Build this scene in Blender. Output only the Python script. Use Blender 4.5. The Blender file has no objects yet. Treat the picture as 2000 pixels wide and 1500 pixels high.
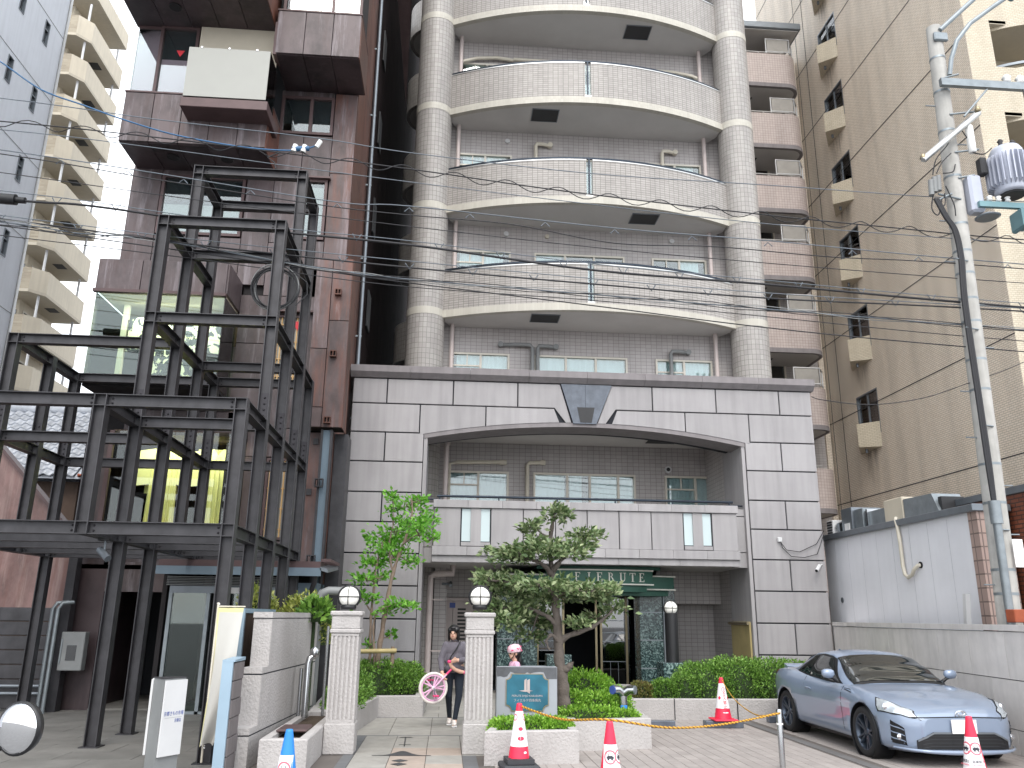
import bpy, bmesh, math, random
import numpy as np
from mathutils import Vector, Matrix, Euler
R_ = math.radians
random.seed(7)
SC = bpy.context.scene
COL = SC.collection

# ------------------------------------------------------------------ camera
YAW, PITCH, ROLL = R_(4.3), R_(15.9), R_(0.68)
fw = Vector((math.sin(YAW)*math.cos(PITCH), math.cos(YAW)*math.cos(PITCH), math.sin(PITCH)))
r0 = Vector((math.cos(YAW), -math.sin(YAW), 0)); u0 = r0.cross(fw)
rt = r0*math.cos(ROLL)+u0*math.sin(ROLL); up = u0*math.cos(ROLL)-r0*math.sin(ROLL)
cam = bpy.data.cameras.new('camera'); camo = bpy.data.objects.new('camera', cam); COL.objects.link(camo)
camo.matrix_world = Matrix(((rt.x, up.x, -fw.x, 0), (rt.y, up.y, -fw.y, 0), (rt.z, up.z, -fw.z, 1.65), (0, 0, 0, 1)))
cam.sensor_width = 36; cam.lens = 28.8; cam.clip_end = 2000; cam.clip_start = 0.1
SC.camera = camo

# ------------------------------------------------------------------ sky, sun, exposure
SUN_EL, SUN_AZ = R_(48), R_(-3)      # azimuth: degrees from -Y (behind the camera) towards +X
sun_dir = Vector((math.sin(SUN_AZ)*math.cos(SUN_EL), -math.cos(SUN_AZ)*math.cos(SUN_EL), math.sin(SUN_EL)))
W = bpy.data.worlds.new('World'); SC.world = W; W.use_nodes = True
nt = W.node_tree; nt.nodes.clear()
def N(t, ty, **k):
    n = t.nodes.new(ty)
    for a, v in k.items(): setattr(n, a, v)
    return n
wo = N(nt, 'ShaderNodeOutputWorld'); bg = N(nt, 'ShaderNodeBackground'); sky = N(nt, 'ShaderNodeTexSky')
sky.sky_type = 'NISHITA'; sky.sun_disc = False; sky.sun_elevation = SUN_EL
sky.sun_rotation = math.atan2(sun_dir.x, sun_dir.y); sky.air_density = 1.0; sky.dust_density = 2.0
tc = N(nt, 'ShaderNodeTexCoord'); mp = N(nt, 'ShaderNodeMapping'); mp.inputs['Scale'].default_value = (1.0, 1.0, 2.2)
ns = N(nt, 'ShaderNodeTexNoise'); ns.inputs['Scale'].default_value = 2.6; ns.inputs['Detail'].default_value = 7; ns.inputs['Roughness'].default_value = .55
rp = N(nt, 'ShaderNodeValToRGB'); rp.color_ramp.elements[0].position = .30; rp.color_ramp.elements[1].position = .58
rp.color_ramp.elements[0].color = (.72, .72, .72, 1); rp.color_ramp.elements[1].color = (.97, .97, .97, 1)
mx = N(nt, 'ShaderNodeMix', data_type='RGBA'); mx.inputs['B'].default_value = (8.6, 8.9, 9.3, 1)
nt.links.new(tc.outputs['Generated'], mp.inputs['Vector']); nt.links.new(mp.outputs[0], ns.inputs['Vector'])
nt.links.new(ns.outputs['Fac'], rp.inputs[0]); nt.links.new(rp.outputs[0], mx.inputs['Factor'])
nt.links.new(sky.outputs[0], mx.inputs['A']); nt.links.new(mx.outputs['Result'], bg.inputs[0])
bg.inputs["Strength"].default_value = .15; nt.links.new(bg.outputs[0], wo.inputs[0])
sl = bpy.data.lights.new('sun', 'SUN'); sl.energy = 1.05; sl.angle = R_(28); sl.color = (1, .95, .88)
so = bpy.data.objects.new('sun', sl); COL.objects.link(so); so.rotation_euler = sun_dir.to_track_quat('Z', 'Y').to_euler()
so.location = (10, -10, 40)
SC.view_settings.view_transform = 'Standard'; SC.view_settings.look = 'None'; SC.view_settings.gamma = 1
SC.view_settings.exposure = 0.93
SC.view_settings.use_curve_mapping = False
SC.cycles.max_bounces = 6; SC.cycles.diffuse_bounces = 3; SC.cycles.glossy_bounces = 3; SC.cycles.transparent_max_bounces = 8
SC.cycles.use_denoising = True

# ------------------------------------------------------------------ materials
M = {}
def srgb(r, g, b):
    f = lambda c: c/12.92 if c <= .04045 else ((c+.055)/1.055)**2.4
    return (f(r/255), f(g/255), f(b/255), 1)
def newmat(name):
    m = bpy.data.materials.new(name); m.use_nodes = True; t = m.node_tree
    b = t.nodes['Principled BSDF']; M[name] = m
    return m, t, b
def bump(t, b, src, strength, dist):
    bp = N(t, 'ShaderNodeBump'); bp.inputs['Strength'].default_value = strength; bp.inputs['Distance'].default_value = dist
    t.links.new(src, bp.inputs['Height']); t.links.new(bp.outputs[0], b.inputs['Normal']); return bp
def plain(name, col, rough=.6, metal=0, var=.12, scale=3., bscale=0, bstr=.3, bdist=.004, streak=0, island=0, spec=.5, coat=0):
    """base colour with large soft variation, optional fine grain relief and vertical weather streaks"""
    m, t, b = newmat(name)
    b.inputs['Roughness'].default_value = rough; b.inputs['Metallic'].default_value = metal
    b.inputs['Specular IOR Level'].default_value = spec; b.inputs['Coat Weight'].default_value = coat
    g = N(t, 'ShaderNodeNewGeometry'); n1 = N(t, 'ShaderNodeTexNoise'); n1.inputs['Scale'].default_value = scale; n1.inputs['Detail'].default_value = 6
    n1.inputs['Roughness'].default_value = .6
    t.links.new(g.outputs['Position'], n1.inputs['Vector'])
    mr = N(t, 'ShaderNodeMapRange'); mr.inputs['From Min'].default_value = .3; mr.inputs['From Max'].default_value = .7
    mr.inputs['To Min'].default_value = 1-var; mr.inputs['To Max'].default_value = 1+var
    t.links.new(n1.outputs['Fac'], mr.inputs['Value']); out = mr.outputs[0]
    if streak:
        mp = N(t, 'ShaderNodeMapping'); mp.inputs['Scale'].default_value = (5, 5, .35)
        n2 = N(t, 'ShaderNodeTexNoise'); n2.inputs['Scale'].default_value = 1.3; n2.inputs['Detail'].default_value = 5
        t.links.new(g.outputs['Position'], mp.inputs['Vector']); t.links.new(mp.outputs[0], n2.inputs['Vector'])
        m2 = N(t, 'ShaderNodeMapRange'); m2.inputs['From Min'].default_value = .42; m2.inputs['From Max'].default_value = .72
        m2.inputs['To Min'].default_value = 1; m2.inputs['To Max'].default_value = 1-streak
        t.links.new(n2.outputs['Fac'], m2.inputs['Value'])
        mm = N(t, 'ShaderNodeMath', operation='MULTIPLY'); t.links.new(out, mm.inputs[0]); t.links.new(m2.outputs[0], mm.inputs[1]); out = mm.outputs[0]
    if island:
        oi = N(t, 'ShaderNodeObjectInfo'); m3 = N(t, 'ShaderNodeMapRange'); m3.inputs['To Min'].default_value = 1-island; m3.inputs['To Max'].default_value = 1+island
        t.links.new(oi.outputs['Random'], m3.inputs['Value'])
        mm = N(t, 'ShaderNodeMath', operation='MULTIPLY'); t.links.new(out, mm.inputs[0]); t.links.new(m3.outputs[0], mm.inputs[1]); out = mm.outputs[0]
    vm = N(t, 'ShaderNodeVectorMath', operation='SCALE'); vm.inputs[0].default_value = col[:3]
    t.links.new(out, vm.inputs['Scale']); t.links.new(vm.outputs[0], b.inputs['Base Color'])
    if bscale:
        n3 = N(t, 'ShaderNodeTexNoise'); n3.inputs['Scale'].default_value = bscale; n3.inputs['Detail'].default_value = 3
        t.links.new(g.outputs['Position'], n3.inputs['Vector']); bump(t, b, n3.outputs['Fac'], bstr, bdist)
    return m
def tile(name, c1, c2, mortar, w, h, ms=.006, offset=0., rough=.45, dirt=.25, msmooth=.1, bstr=.5):
    """small facing tiles in metres of the UV map (too small to pick apart), soot streaks on top"""
    m, t, b = newmat(name); b.inputs['Roughness'].default_value = rough
    uv = N(t, 'ShaderNodeUVMap'); uv.uv_map = 'UVMap'
    br = N(t, 'ShaderNodeTexBrick'); br.offset = offset; br.offset_frequency = 2; br.squash = 1
    br.inputs['Color1'].default_value = c1; br.inputs['Color2'].default_value = c2; br.inputs['Mortar'].default_value = mortar
    br.inputs['Scale'].default_value = 1; br.inputs['Mortar Size'].default_value = ms; br.inputs['Mortar Smooth'].default_value = msmooth
    br.inputs['Brick Width'].default_value = w; br.inputs['Row Height'].default_value = h; br.inputs['Bias'].default_value = 0
    t.links.new(uv.outputs[0], br.inputs['Vector'])
    g = N(t, 'ShaderNodeNewGeometry'); mp = N(t, 'ShaderNodeMapping'); mp.inputs['Scale'].default_value = (1.6, 1.6, .22)
    n2 = N(t, 'ShaderNodeTexNoise'); n2.inputs['Scale'].default_value = 1.2; n2.inputs['Detail'].default_value = 6
    t.links.new(g.outputs['Position'], mp.inputs['Vector']); t.links.new(mp.outputs[0], n2.inputs['Vector'])
    m2 = N(t, 'ShaderNodeMapRange'); m2.inputs['From Min'].default_value = .4; m2.inputs['From Max'].default_value = .75
    m2.inputs['To Min'].default_value = 1.03; m2.inputs['To Max'].default_value = 1-dirt
    t.links.new(n2.outputs['Fac'], m2.inputs['Value'])
    vm = N(t, 'ShaderNodeVectorMath', operation='SCALE'); t.links.new(br.outputs['Color'], vm.inputs[0]); t.links.new(m2.outputs[0], vm.inputs['Scale'])
    t.links.new(vm.outputs[0], b.inputs['Base Color'])
    inv = N(t, 'ShaderNodeMath', operation='SUBTRACT'); inv.inputs[0].default_value = 1; t.links.new(br.outputs['Fac'], inv.inputs[1])
    bump(t, b, inv.outputs[0], bstr, .004)
    return m
def leafmat(name, cols, rough=.45, trans=.25):
    m, t, b = newmat(name); b.inputs['Roughness'].default_value = rough; b.inputs['Specular IOR Level'].default_value = .4
    g = N(t, 'ShaderNodeNewGeometry'); cr = N(t, 'ShaderNodeValToRGB')
    els = cr.color_ramp.elements
    while len(els) < len(cols): els.new(.5)
    for i, c in enumerate(cols): els[i].position = i/(len(cols)-1); els[i].color = c
    t.links.new(g.outputs['Random Per Island'], cr.inputs[0]); t.links.new(cr.outputs[0], b.inputs['Base Color'])
    tr = N(t, 'ShaderNodeBsdfTranslucent'); t.links.new(cr.outputs[0], tr.inputs[0])
    ms = N(t, 'ShaderNodeMixShader'); ms.inputs[0].default_value = trans
    o = t.nodes['Material Output']; t.links.new(b.outputs[0], ms.inputs[1]); t.links.new(tr.outputs[0], ms.inputs[2]); t.links.new(ms.outputs[0], o.inputs[0])
    return m
def glassmat(name, tint=(.9, .95, .95, 1), refl=.08, rough=.02, alpha=.85):
    """thin pane: mostly see-through, mirror-like towards grazing"""
    m, t, b = newmat(name); t.nodes.remove(b)
    tr = N(t, 'ShaderNodeBsdfTransparent'); tr.inputs[0].default_value = tint
    gl = N(t, 'ShaderNodeBsdfGlossy'); gl.inputs['Roughness'].default_value = rough; gl.inputs['Color'].default_value = (1, 1, 1, 1)
    fr = N(t, 'ShaderNodeFresnel'); fr.inputs['IOR'].default_value = 1.5
    ad = N(t, 'ShaderNodeMath', operation='ADD'); ad.inputs[1].default_value = refl; t.links.new(fr.outputs[0], ad.inputs[0]); ad.use_clamp = True
    ms = N(t, 'ShaderNodeMixShader'); t.links.new(ad.outputs[0], ms.inputs[0]); t.links.new(tr.outputs[0], ms.inputs[1]); t.links.new(gl.outputs[0], ms.inputs[2])
    t.links.new(ms.outputs[0], t.nodes['Material Output'].inputs[0])
    return m
def rustmat(name, base, rustc, pale, amount=.5, rough=.5):
    """weathering steel: mauve-brown mill skin, pale bloom and rust runs stretched downwards"""
    m, t, b = newmat(name); b.inputs['Roughness'].default_value = rough; b.inputs['Metallic'].default_value = .15
    g = N(t, 'ShaderNodeNewGeometry'); oi = N(t, 'ShaderNodeObjectInfo')
    va = N(t, 'ShaderNodeVectorMath', operation='ADD'); t.links.new(g.outputs['Position'], va.inputs[0]); t.links.new(oi.outputs['Random'], va.inputs[1])
    def noise(sc, vec, det=6, rg=.6):
        mp = N(t, 'ShaderNodeMapping'); mp.inputs['Scale'].default_value = vec; n = N(t, 'ShaderNodeTexNoise')
        n.inputs['Scale'].default_value = sc; n.inputs['Detail'].default_value = det; n.inputs['Roughness'].default_value = rg
        t.links.new(va.outputs[0], mp.inputs['Vector']); t.links.new(mp.outputs[0], n.inputs['Vector']); return n.outputs['Fac']
    def ramp(src, a, c):
        r = N(t, 'ShaderNodeMapRange'); r.inputs['From Min'].default_value = a; r.inputs['From Max'].default_value = c; t.links.new(src, r.inputs['Value']); return r.outputs[0]
    def mix(f, a, c):
        x = N(t, 'ShaderNodeMix', data_type='RGBA'); t.links.new(f, x.inputs['Factor'])
        if isinstance(a, tuple): x.inputs['A'].default_value = a
        else: t.links.new(a, x.inputs['A'])
        if isinstance(c, tuple): x.inputs['B'].default_value = c
        else: t.links.new(c, x.inputs['B'])
        return x.outputs['Result']
    dark = tuple(c*.42 for c in base[:3])+(1,)
    c = mix(ramp(noise(1.3, (1, 1, .55), 8, .68), .44, .66), base, dark)
    c = mix(ramp(noise(2.2, (2.2, 2.2, .28), 7, .65), .62-.25*amount, .95-.25*amount), c, rustc)
    c = mix(ramp(noise(1.7, (2.6, 2.6, .2), 8, .72), .53, .72), c, pale)
    v = N(t, 'ShaderNodeVectorMath', operation='SCALE'); mr = N(t, 'ShaderNodeMapRange'); mr.inputs['To Min'].default_value = .84; mr.inputs['To Max'].default_value = 1.14
    t.links.new(oi.outputs['Random'], mr.inputs['Value']); t.links.new(c, v.inputs[0]); t.links.new(mr.outputs[0], v.inputs['Scale'])
    t.links.new(v.outputs[0], b.inputs['Base Color'])
    bump(t, b, noise(25, (1, 1, 1), 4), .15, .004)
    return m

# ------------------------------------------------------------------ mesh helpers
ORG = {}
class MB:
    """collects faces (with UVs in metres) and links them as ONE mesh object"""
    def __init__(s): s.v = []; s.f = []; s.uv = []; s.mi = []; s.sm = []
    def face(s, idx, uv=None, mi=0, sm=False):
        s.f.append(tuple(idx)); s.uv.append(uv); s.mi.append(mi); s.sm.append(sm)
    def add(s, verts): n = len(s.v); s.v.extend(tuple(p) for p in verts); return n
    def poly(s, pts, mi=0, uv=None, sm=False):
        n = s.add(pts); s.face(range(n, n+len(pts)), uv, mi, sm); return s
    def box(s, x0, x1, y0, y1, z0, z1, c=0., mi=0):
        if c <= 0:
            n = s.add([(x0,y0,z0),(x1,y0,z0),(x1,y1,z0),(x0,y1,z0),(x0,y0,z1),(x1,y0,z1),(x1,y1,z1),(x0,y1,z1)])
            for q in ((0,3,2,1),(4,5,6,7),(0,1,5,4),(1,2,6,5),(2,3,7,6),(3,0,4,7)): s.face([n+i for i in q], None, mi)
        else:
            lo = (x0,y0,z0); hi = (x1,y1,z1); c = min(c, .45*min(hi[i]-lo[i] for i in range(3)))
            V = {}
            for sx in (0,1):
                for sy in (0,1):
                    for sz in (0,1):
                        k = (sx,sy,sz); corner = [hi[i] if k[i] else lo[i] for i in range(3)]
                        for ax in range(3):
                            p = list(corner)
                            for i in range(3):
                                if i != ax: p[i] += -c if k[i] else c
                            V[k+(ax,)] = s.add([p])
            def k(a, sa, b, sb, cc, sc, ax):
                q = [0,0,0]; q[a] = sa; q[b] = sb; q[cc] = sc; return V[(q[0],q[1],q[2],ax)]
            for ax in range(3):
                b, d = (ax+1)%3, (ax+2)%3
                for sg in (0,1):
                    r = [k(ax,sg,b,i,d,j,ax) for i,j in ((0,0),(1,0),(1,1),(0,1))]
                    s.face(r if sg else r[::-1], None, mi)
                for sb in (0,1):           # edges along ax
                    for sd in (0,1):
                        r = [k(ax,0,b,sb,d,sd,b), k(ax,1,b,sb,d,sd,b), k(ax,1,b,sb,d,sd,d), k(ax,0,b,sb,d,sd,d)]
                        s.face(r if sb != sd else r[::-1], None, mi)
            for key in [(a,b2,c2) for a in (0,1) for b2 in (0,1) for c2 in (0,1)]:
                r = [V[key+(i,)] for i in range(3)]
                s.face(r if sum(key) % 2 else r[::-1], None, mi)
        return s
    def hull(s, bottom, top, mi=0, sm=False):
        """closed prism between two rings of equal length (counter-clockwise seen from above for bottom->top)"""
        k = len(bottom); n = s.add(bottom); s.add(top)
        s.face([n+i for i in range(k)][::-1], None, mi); s.face([n+k+i for i in range(k)], None, mi)
        for i in range(k): j = (i+1)%k; s.face([n+i, n+j, n+k+j, n+k+i], None, mi, sm)
        return s
    def prism_y(s, prof, y0, y1, mi=0):
        """(x,z) outline, anticlockwise seen from the camera (-Y side), pushed back from y0 to y1"""
        k = len(prof); n = s.add([(x,y0,z) for x,z in prof]); s.add([(x,y1,z) for x,z in prof])
        s.face([n+i for i in range(k)], None, mi); s.face([n+k+i for i in range(k)][::-1], None, mi)
        for i in range(k): j = (i+1)%k; s.face([n+j, n+i, n+k+i, n+k+j], None, mi)
        return s
    def tube(s, pts, r, seg=8, mi=0, caps=True, sm=True, up=None):
        P = [Vector(p) for p in pts]; rs = r if isinstance(r, (list, tuple)) else [r]*len(P)
        t0 = (P[1]-P[0]).normalized(); a = Vector((0,0,1)) if abs(t0.z) < .9 else Vector((1,0,0))
        nrm = t0.cross(a).normalized(); rings = []; L = 0
        for i, p in enumerate(P):
            t = (P[min(i+1,len(P)-1)]-P[max(i-1,0)]).normalized()
            nrm = (nrm - t*nrm.dot(t)); nrm = nrm.normalized() if nrm.length > 1e-6 else t.orthogonal().normalized()
            b = t.cross(nrm)
            rings.append(s.add([p+(nrm*math.cos(2*math.pi*k/seg)+b*math.sin(2*math.pi*k/seg))*rs[i] for k in range(seg)]))
        for i in range(len(P)-1):
            L2 = L+(P[i+1]-P[i]).length
            for k in range(seg):
                j = (k+1)%seg; ua, ub = 2*math.pi*rs[i]*k/seg, 2*math.pi*rs[i]*(k+1)/seg
                s.face([rings[i]+k, rings[i]+j, rings[i+1]+j, rings[i+1]+k], [(ua,L),(ub,L),(ub,L2),(ua,L2)], mi, sm)
            L = L2
        if caps:
            for ri, rv in ((0,True),(-1,False)):
                q = s.add([s.v[rings[ri]+k] for k in range(seg)]); idx = [q+k for k in range(seg)]; s.face(idx[::-1] if rv else idx, None, mi)
        return s
    def lathe(s, prof, c=(0,0,0), seg=24, mi=0, sm=True, a0=0., a1=2*math.pi, close=True):
        """(r,z) profile from bottom to top round a vertical axis"""
        full = abs(a1-a0-2*math.pi) < 1e-6; cnt = seg if full else seg+1; rings = []
        for r, z in prof: rings.append(s.add([(c[0]+r*math.cos(a0+(a1-a0)*k/seg), c[1]+r*math.sin(a0+(a1-a0)*k/seg), c[2]+z) for k in range(cnt)]))
        for i in range(len(prof)-1):
            for k in range(seg):
                j = (k+1)%cnt if full else k+1; r = max(prof[i][0], prof[i+1][0]); ua, ub = r*(a1-a0)*k/seg, r*(a1-a0)*(k+1)/seg
                s.face([rings[i]+k, rings[i]+j, rings[i+1]+j, rings[i+1]+k], [(ua,prof[i][1]),(ub,prof[i][1]),(ub,prof[i+1][1]),(ua,prof[i+1][1])], mi, sm)
        if close and full:
            for ri, rv in ((0,True),(-1,False)):
                if prof[ri][0] > 1e-4: q = s.add([s.v[rings[ri]+k] for k in range(cnt)]); idx = [q+k for k in range(cnt)]; s.face(idx[::-1] if rv else idx, None, mi)
        return s
    def arcwall(s, cx, cy, rin, rout, a0, a1, z0, z1, seg=24, mi=0, sm=True):
        """curved wall piece; angles measured from -Y (towards the camera) to +X"""
        def p(r, a, z): return (cx+r*math.sin(a), cy-r*math.cos(a), z)
        A = [a0+(a1-a0)*i/seg for i in range(seg+1)]
        def rings(): return [s.add([p(r,a,z) for a in A]) for r,z in ((rout,z0),(rout,z1),(rin,z0),(rin,z1))]
        o0, o1, i0, i1 = rings(); O0, O1, I0, I1 = rings()       # own vertices for the flat edges keep the curved face evenly shaded
        for k in range(seg):
            ua, ub = rout*A[k], rout*A[k+1]
            s.face([o0+k,o0+k+1,o1+k+1,o1+k], [(ua,z0),(ub,z0),(ub,z1),(ua,z1)], mi, sm)
            s.face([i0+k+1,i0+k,i1+k,i1+k+1], [(ub,z0),(ua,z0),(ua,z1),(ub,z1)], mi, sm)
            s.face([O1+k,O1+k+1,I1+k+1,I1+k], None, mi); s.face([O0+k+1,O0+k,I0+k,I0+k+1], None, mi)
        s.face([I0,O0,O1,I1], None, mi); s.face([O0+seg,I0+seg,I1+seg,O1+seg], None, mi)
        return s
    def xf(s, mat, start=0):
        for i in range(start, len(s.v)): s.v[i] = tuple(mat @ Vector(s.v[i]))
        return s
    def build(s, name, mat, parent=None, org=None, bevel=0):
        me = bpy.data.meshes.new(name); o3 = ORG.get(parent.name, (0,0,0)) if parent else (org or (0,0,0))
        me.from_pydata([(p[0]-o3[0], p[1]-o3[1], p[2]-o3[2]) for p in s.v], [], s.f)
        uvl = me.uv_layers.new(name='UVMap'); flat = []
        for fi, f in enumerate(s.f):
            u = s.uv[fi]
            if u is None:
                a, b, c = (Vector(s.v[f[0]]), Vector(s.v[f[1]]), Vector(s.v[f[2]])); n = (b-a).cross(c-a); ax = max(range(3), key=lambda i: abs(n[i]))
                u = [((p[1],p[2]) if ax == 0 else (p[0],p[2]) if ax == 1 else (p[0],p[1])) for p in (s.v[i] for i in f)]
            for q in u: flat += [q[0], q[1]]
        uvl.data.foreach_set('uv', flat)
        mats = mat if isinstance(mat, (list, tuple)) else [mat]
        for mm in mats: me.materials.append(M[mm] if isinstance(mm, str) else mm)
        me.polygons.foreach_set('material_index', s.mi); me.polygons.foreach_set('use_smooth', s.sm); me.update()
        o = bpy.data.objects.new(name, me); COL.objects.link(o)
        if parent: o.parent = parent
        else: o.location = o3
        ORG[o.name] = o3
        return o
def tag(o, label=None, cat=None, group=None, kind=None):
    if label: o['label'] = label
    if cat: o['category'] = cat
    if group: o['group'] = group
    if kind: o['kind'] = kind
    return o
def thing(name, label, cat, loc=(0,0,0), rz=None, group=None, rot=None):
    """an Empty at the thing's base; rz given -> parts are modelled in its own local space"""
    o = bpy.data.objects.new(name, None); COL.objects.link(o); o.location = loc; o.empty_display_size = .2
    if rz is not None: o.rotation_euler = (0,0,rz)
    if rot is not None: o.rotation_euler = rot
    ORG[o.name] = (0,0,0) if (rz is not None or rot is not None) else tuple(loc)
    return tag(o, label, cat, group)
def box(name, mat, parent, x0, x1, y0, y1, z0, z1, c=0., **k): return MB().box(x0,x1,y0,y1,z0,z1,c).build(name, mat, parent, **k)
def copy_obj(o, parent=None):
    c = o.copy(); COL.objects.link(c); c.parent = parent; ORG[c.name] = ORG.get(o.name, (0,0,0))
    for k in ('label', 'category', 'group'):
        if parent is not None and k in c: del c[k]
    return c
def copy_tree(o, parent=None):
    c = copy_obj(o, parent) if parent is not None else o.copy()
    if parent is None: COL.objects.link(c); ORG[c.name] = ORG.get(o.name, (0,0,0))
    for ch in [q for q in bpy.data.objects if q.parent == o]: copy_tree(ch, c)
    return c
def struct(o): o['kind'] = 'structure'; return o
def text_mesh(name, body, size, mat, parent, matrix, extrude=.002, align='CENTER', shear=0, spacing=1, fontscale=(1,1), font=None, offset=0.):
    """writing as a flat raised mesh; matrix takes the text's own XY plane into the parent's space"""
    cu = bpy.data.curves.new(name, 'FONT'); cu.body = body; cu.size = size; cu.extrude = extrude; cu.align_x = align; cu.align_y = 'CENTER'; cu.space_character = spacing; cu.resolution_u = 3
    cu.offset = offset
    tmp = bpy.data.objects.new('tmp', cu); COL.objects.link(tmp)
    me = bpy.data.meshes.new_from_object(tmp.evaluated_get(bpy.context.evaluated_depsgraph_get())); bpy.data.objects.remove(tmp); bpy.data.curves.remove(cu)
    me.transform(Matrix.Diagonal((fontscale[0], fontscale[1], 1, 1))); me.transform(matrix)
    o3 = ORG.get(parent.name, (0,0,0)) if parent else (0,0,0); me.transform(Matrix.Translation(-Vector(o3)))
    me.name = name; me.materials.clear(); me.materials.append(M[mat]); o = bpy.data.objects.new(name, me); COL.objects.link(o); o.parent = parent; ORG[o.name] = o3
    return o
def facing_camera(x, y, z): return Matrix(((1,0,0,x),(0,0,-1,y),(0,1,0,z),(0,0,0,1)))
def leaves(name, mat, parent, pts, dirs, size, rng, wid=.5, fold=.25, jitter=.6, org=None):
    """one mesh of many small folded leaves: pts (n,3), dirs (n,3) the way each leaf points"""
    n = len(pts); P = np.asarray(pts, float); D = np.asarray(dirs, float)+rng.normal(0, jitter, (n,3))
    D /= np.linalg.norm(D, axis=1)[:,None]+1e-9
    A = rng.normal(0, 1, (n,3)); S = np.cross(D, A); S /= np.linalg.norm(S, axis=1)[:,None]+1e-9; U = np.cross(S, D)
    flip = np.where(U[:,2] < 0, -1., 1.)[:,None]; U = U*flip
    L = (size*(.7+.6*rng.random(n)))[:,None]; Wd = L*wid
    o3 = np.array(ORG.get(parent.name, (0,0,0)) if parent else (org or (0,0,0)))
    base = P; tip = P+D*L-U*L*.12; m1 = P+D*L*.45+S*Wd*.5+U*Wd*fold; m2 = P+D*L*.45-S*Wd*.5+U*Wd*fold
    V = np.stack([base, m1, tip, m2], 1).reshape(-1,3)-o3
    me = bpy.data.meshes.new(name); me.vertices.add(4*n); me.vertices.foreach_set('co', V.ravel())
    F = np.arange(4*n).reshape(n,4); T = np.concatenate([F[:,[0,1,2]], F[:,[0,2,3]]], 1).reshape(-1,3)
    me.loops.add(6*n); me.loops.foreach_set('vertex_index', T.ravel().astype(np.int32)); me.polygons.add(2*n)
    me.polygons.foreach_set('loop_start', np.arange(0,6*n,3).astype(np.int32)); me.polygons.foreach_set('loop_total', np.full(2*n,3,np.int32))
    me.update(calc_edges=True); me.validate(); me.materials.append(M[mat])
    o = bpy.data.objects.new(name, me); COL.objects.link(o)
    if parent: o.parent = parent
    else: o.location = o3
    ORG[o.name] = tuple(o3)
    return o
# ------------------------------------------------------------------ the material set
plain('stucco', srgb(160,157,158), .9, var=.06, scale=1.2, bscale=70, bstr=.6, bdist=.006, streak=.16, island=.06)
plain('stucco_joint', srgb(38,40,46), .9)
plain('coping', srgb(132,127,128), .9, var=.08, bscale=70, bstr=.6, bdist=.006, streak=.15, island=.03)
plain('dark_granite', srgb(92,98,108), .25, var=.2, scale=6, streak=.15)
tile('parapet_tile', srgb(166,161,156), srgb(154,149,144), srgb(106,102,98), .14, .066, .0055, 0., dirt=.16)
tile('column_tile', srgb(163,159,154), srgb(152,147,143), srgb(106,102,98), .105, .14, .0045, 0, dirt=.16)
tile('band_tile', srgb(186,182,171), srgb(178,173,162), srgb(176,172,162), .07, .2, .004, 0, dirt=.12)
tile('recess_tile', srgb(182,177,175), srgb(174,168,166), srgb(130,124,122), .15, .1, .005, 0, dirt=.12)
tile('wing_tile', srgb(188,176,171), srgb(180,167,162), srgb(146,130,124), .11, .11, .006, .0, dirt=.18)
tile('cream_tile', srgb(234,222,206), srgb(228,214,196), srgb(180,168,150), .17, .062, .008, .5, dirt=.18, rough=.55)
tile('cream_tile_light', srgb(198,188,168), srgb(189,178,157), srgb(160,148,128), .12, .058, .006, .5, dirt=.12, rough=.5)
tile('beige_brick', srgb(160,149,129), srgb(134,122,103), srgb(150,140,120), .4, .1, .008, .5, dirt=.1)
tile('pink_tile', srgb(168,146,136), srgb(158,136,128), srgb(112,96,90), .22, .22, .012, 0, dirt=.2)
tile('brown_brick', srgb(120,68,46), srgb(104,56,38), srgb(60,40,32), .21, .07, .01, .5, dirt=.3)
plain('soffit', srgb(196,193,190), .9, var=.06, scale=1)
plain('beige_paint', srgb(200,190,171), .8, var=.06, scale=.8, streak=.10)
plain('beige_soffit', srgb(186,177,160), .9, var=.05)
plain('ice_wall', srgb(230,234,240), .7, var=.05, scale=.6, streak=.06)
plain('rail_dark', srgb(44,52,62), .4, .6)
plain('alu', srgb(196,196,194), .35, .8, var=.05)
plain('frame_cream', srgb(206,200,188), .45, .1, var=.04)
plain('pipe_taupe', srgb(186,174,170), .5, var=.06)
plain('pipe_cream', srgb(205,198,182), .5, var=.08)
plain('pipe_grey', srgb(126,128,128), .5, var=.1)
plain('white_paint', srgb(204,204,204), .5, var=.04)
plain('vent_dark', srgb(44,44,46), .6)
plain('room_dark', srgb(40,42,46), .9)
plain('curtain', srgb(196,206,208), .9, var=.05)
plain('curtain_pale', srgb(214,220,220), .9, var=.04)
plain('frosted', srgb(186,200,202), .25, var=.05, scale=.8)
glassmat('glass', (.86,.93,.93,1), .06)
glassmat('glass_green', (.80,.92,.88,1), .02)
glassmat('glass_dark', (.25,.28,.30,1), .10)
plain('green_metal', srgb(34,78,64), .35, .3, var=.08)
plain('letter_white', srgb(222,220,210), .5, var=.04)
plain('brass', srgb(150,138,112), .35, .8, var=.1)
plain('steel_bright', srgb(186,188,190), .22, 1., var=.06)
plain('steel_dark', srgb(63,62,65), .48, .3, var=.26, scale=5, streak=.22, bscale=30, bstr=.08)
plain('bolt_dark', srgb(52,50,54), .45, .5)
rustmat('rust_panel', srgb(90,79,80), srgb(70,50,46), srgb(134,126,130), .5)
rustmat('rust_mix', srgb(94,79,78), srgb(112,68,52), srgb(140,130,134), .65)
glassmat('glass_low', (.88,.94,.93,1), .0)
plain('rust_far', srgb(38,30,30), 1., var=.25, scale=1.5, streak=.3, spec=.05)
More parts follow.
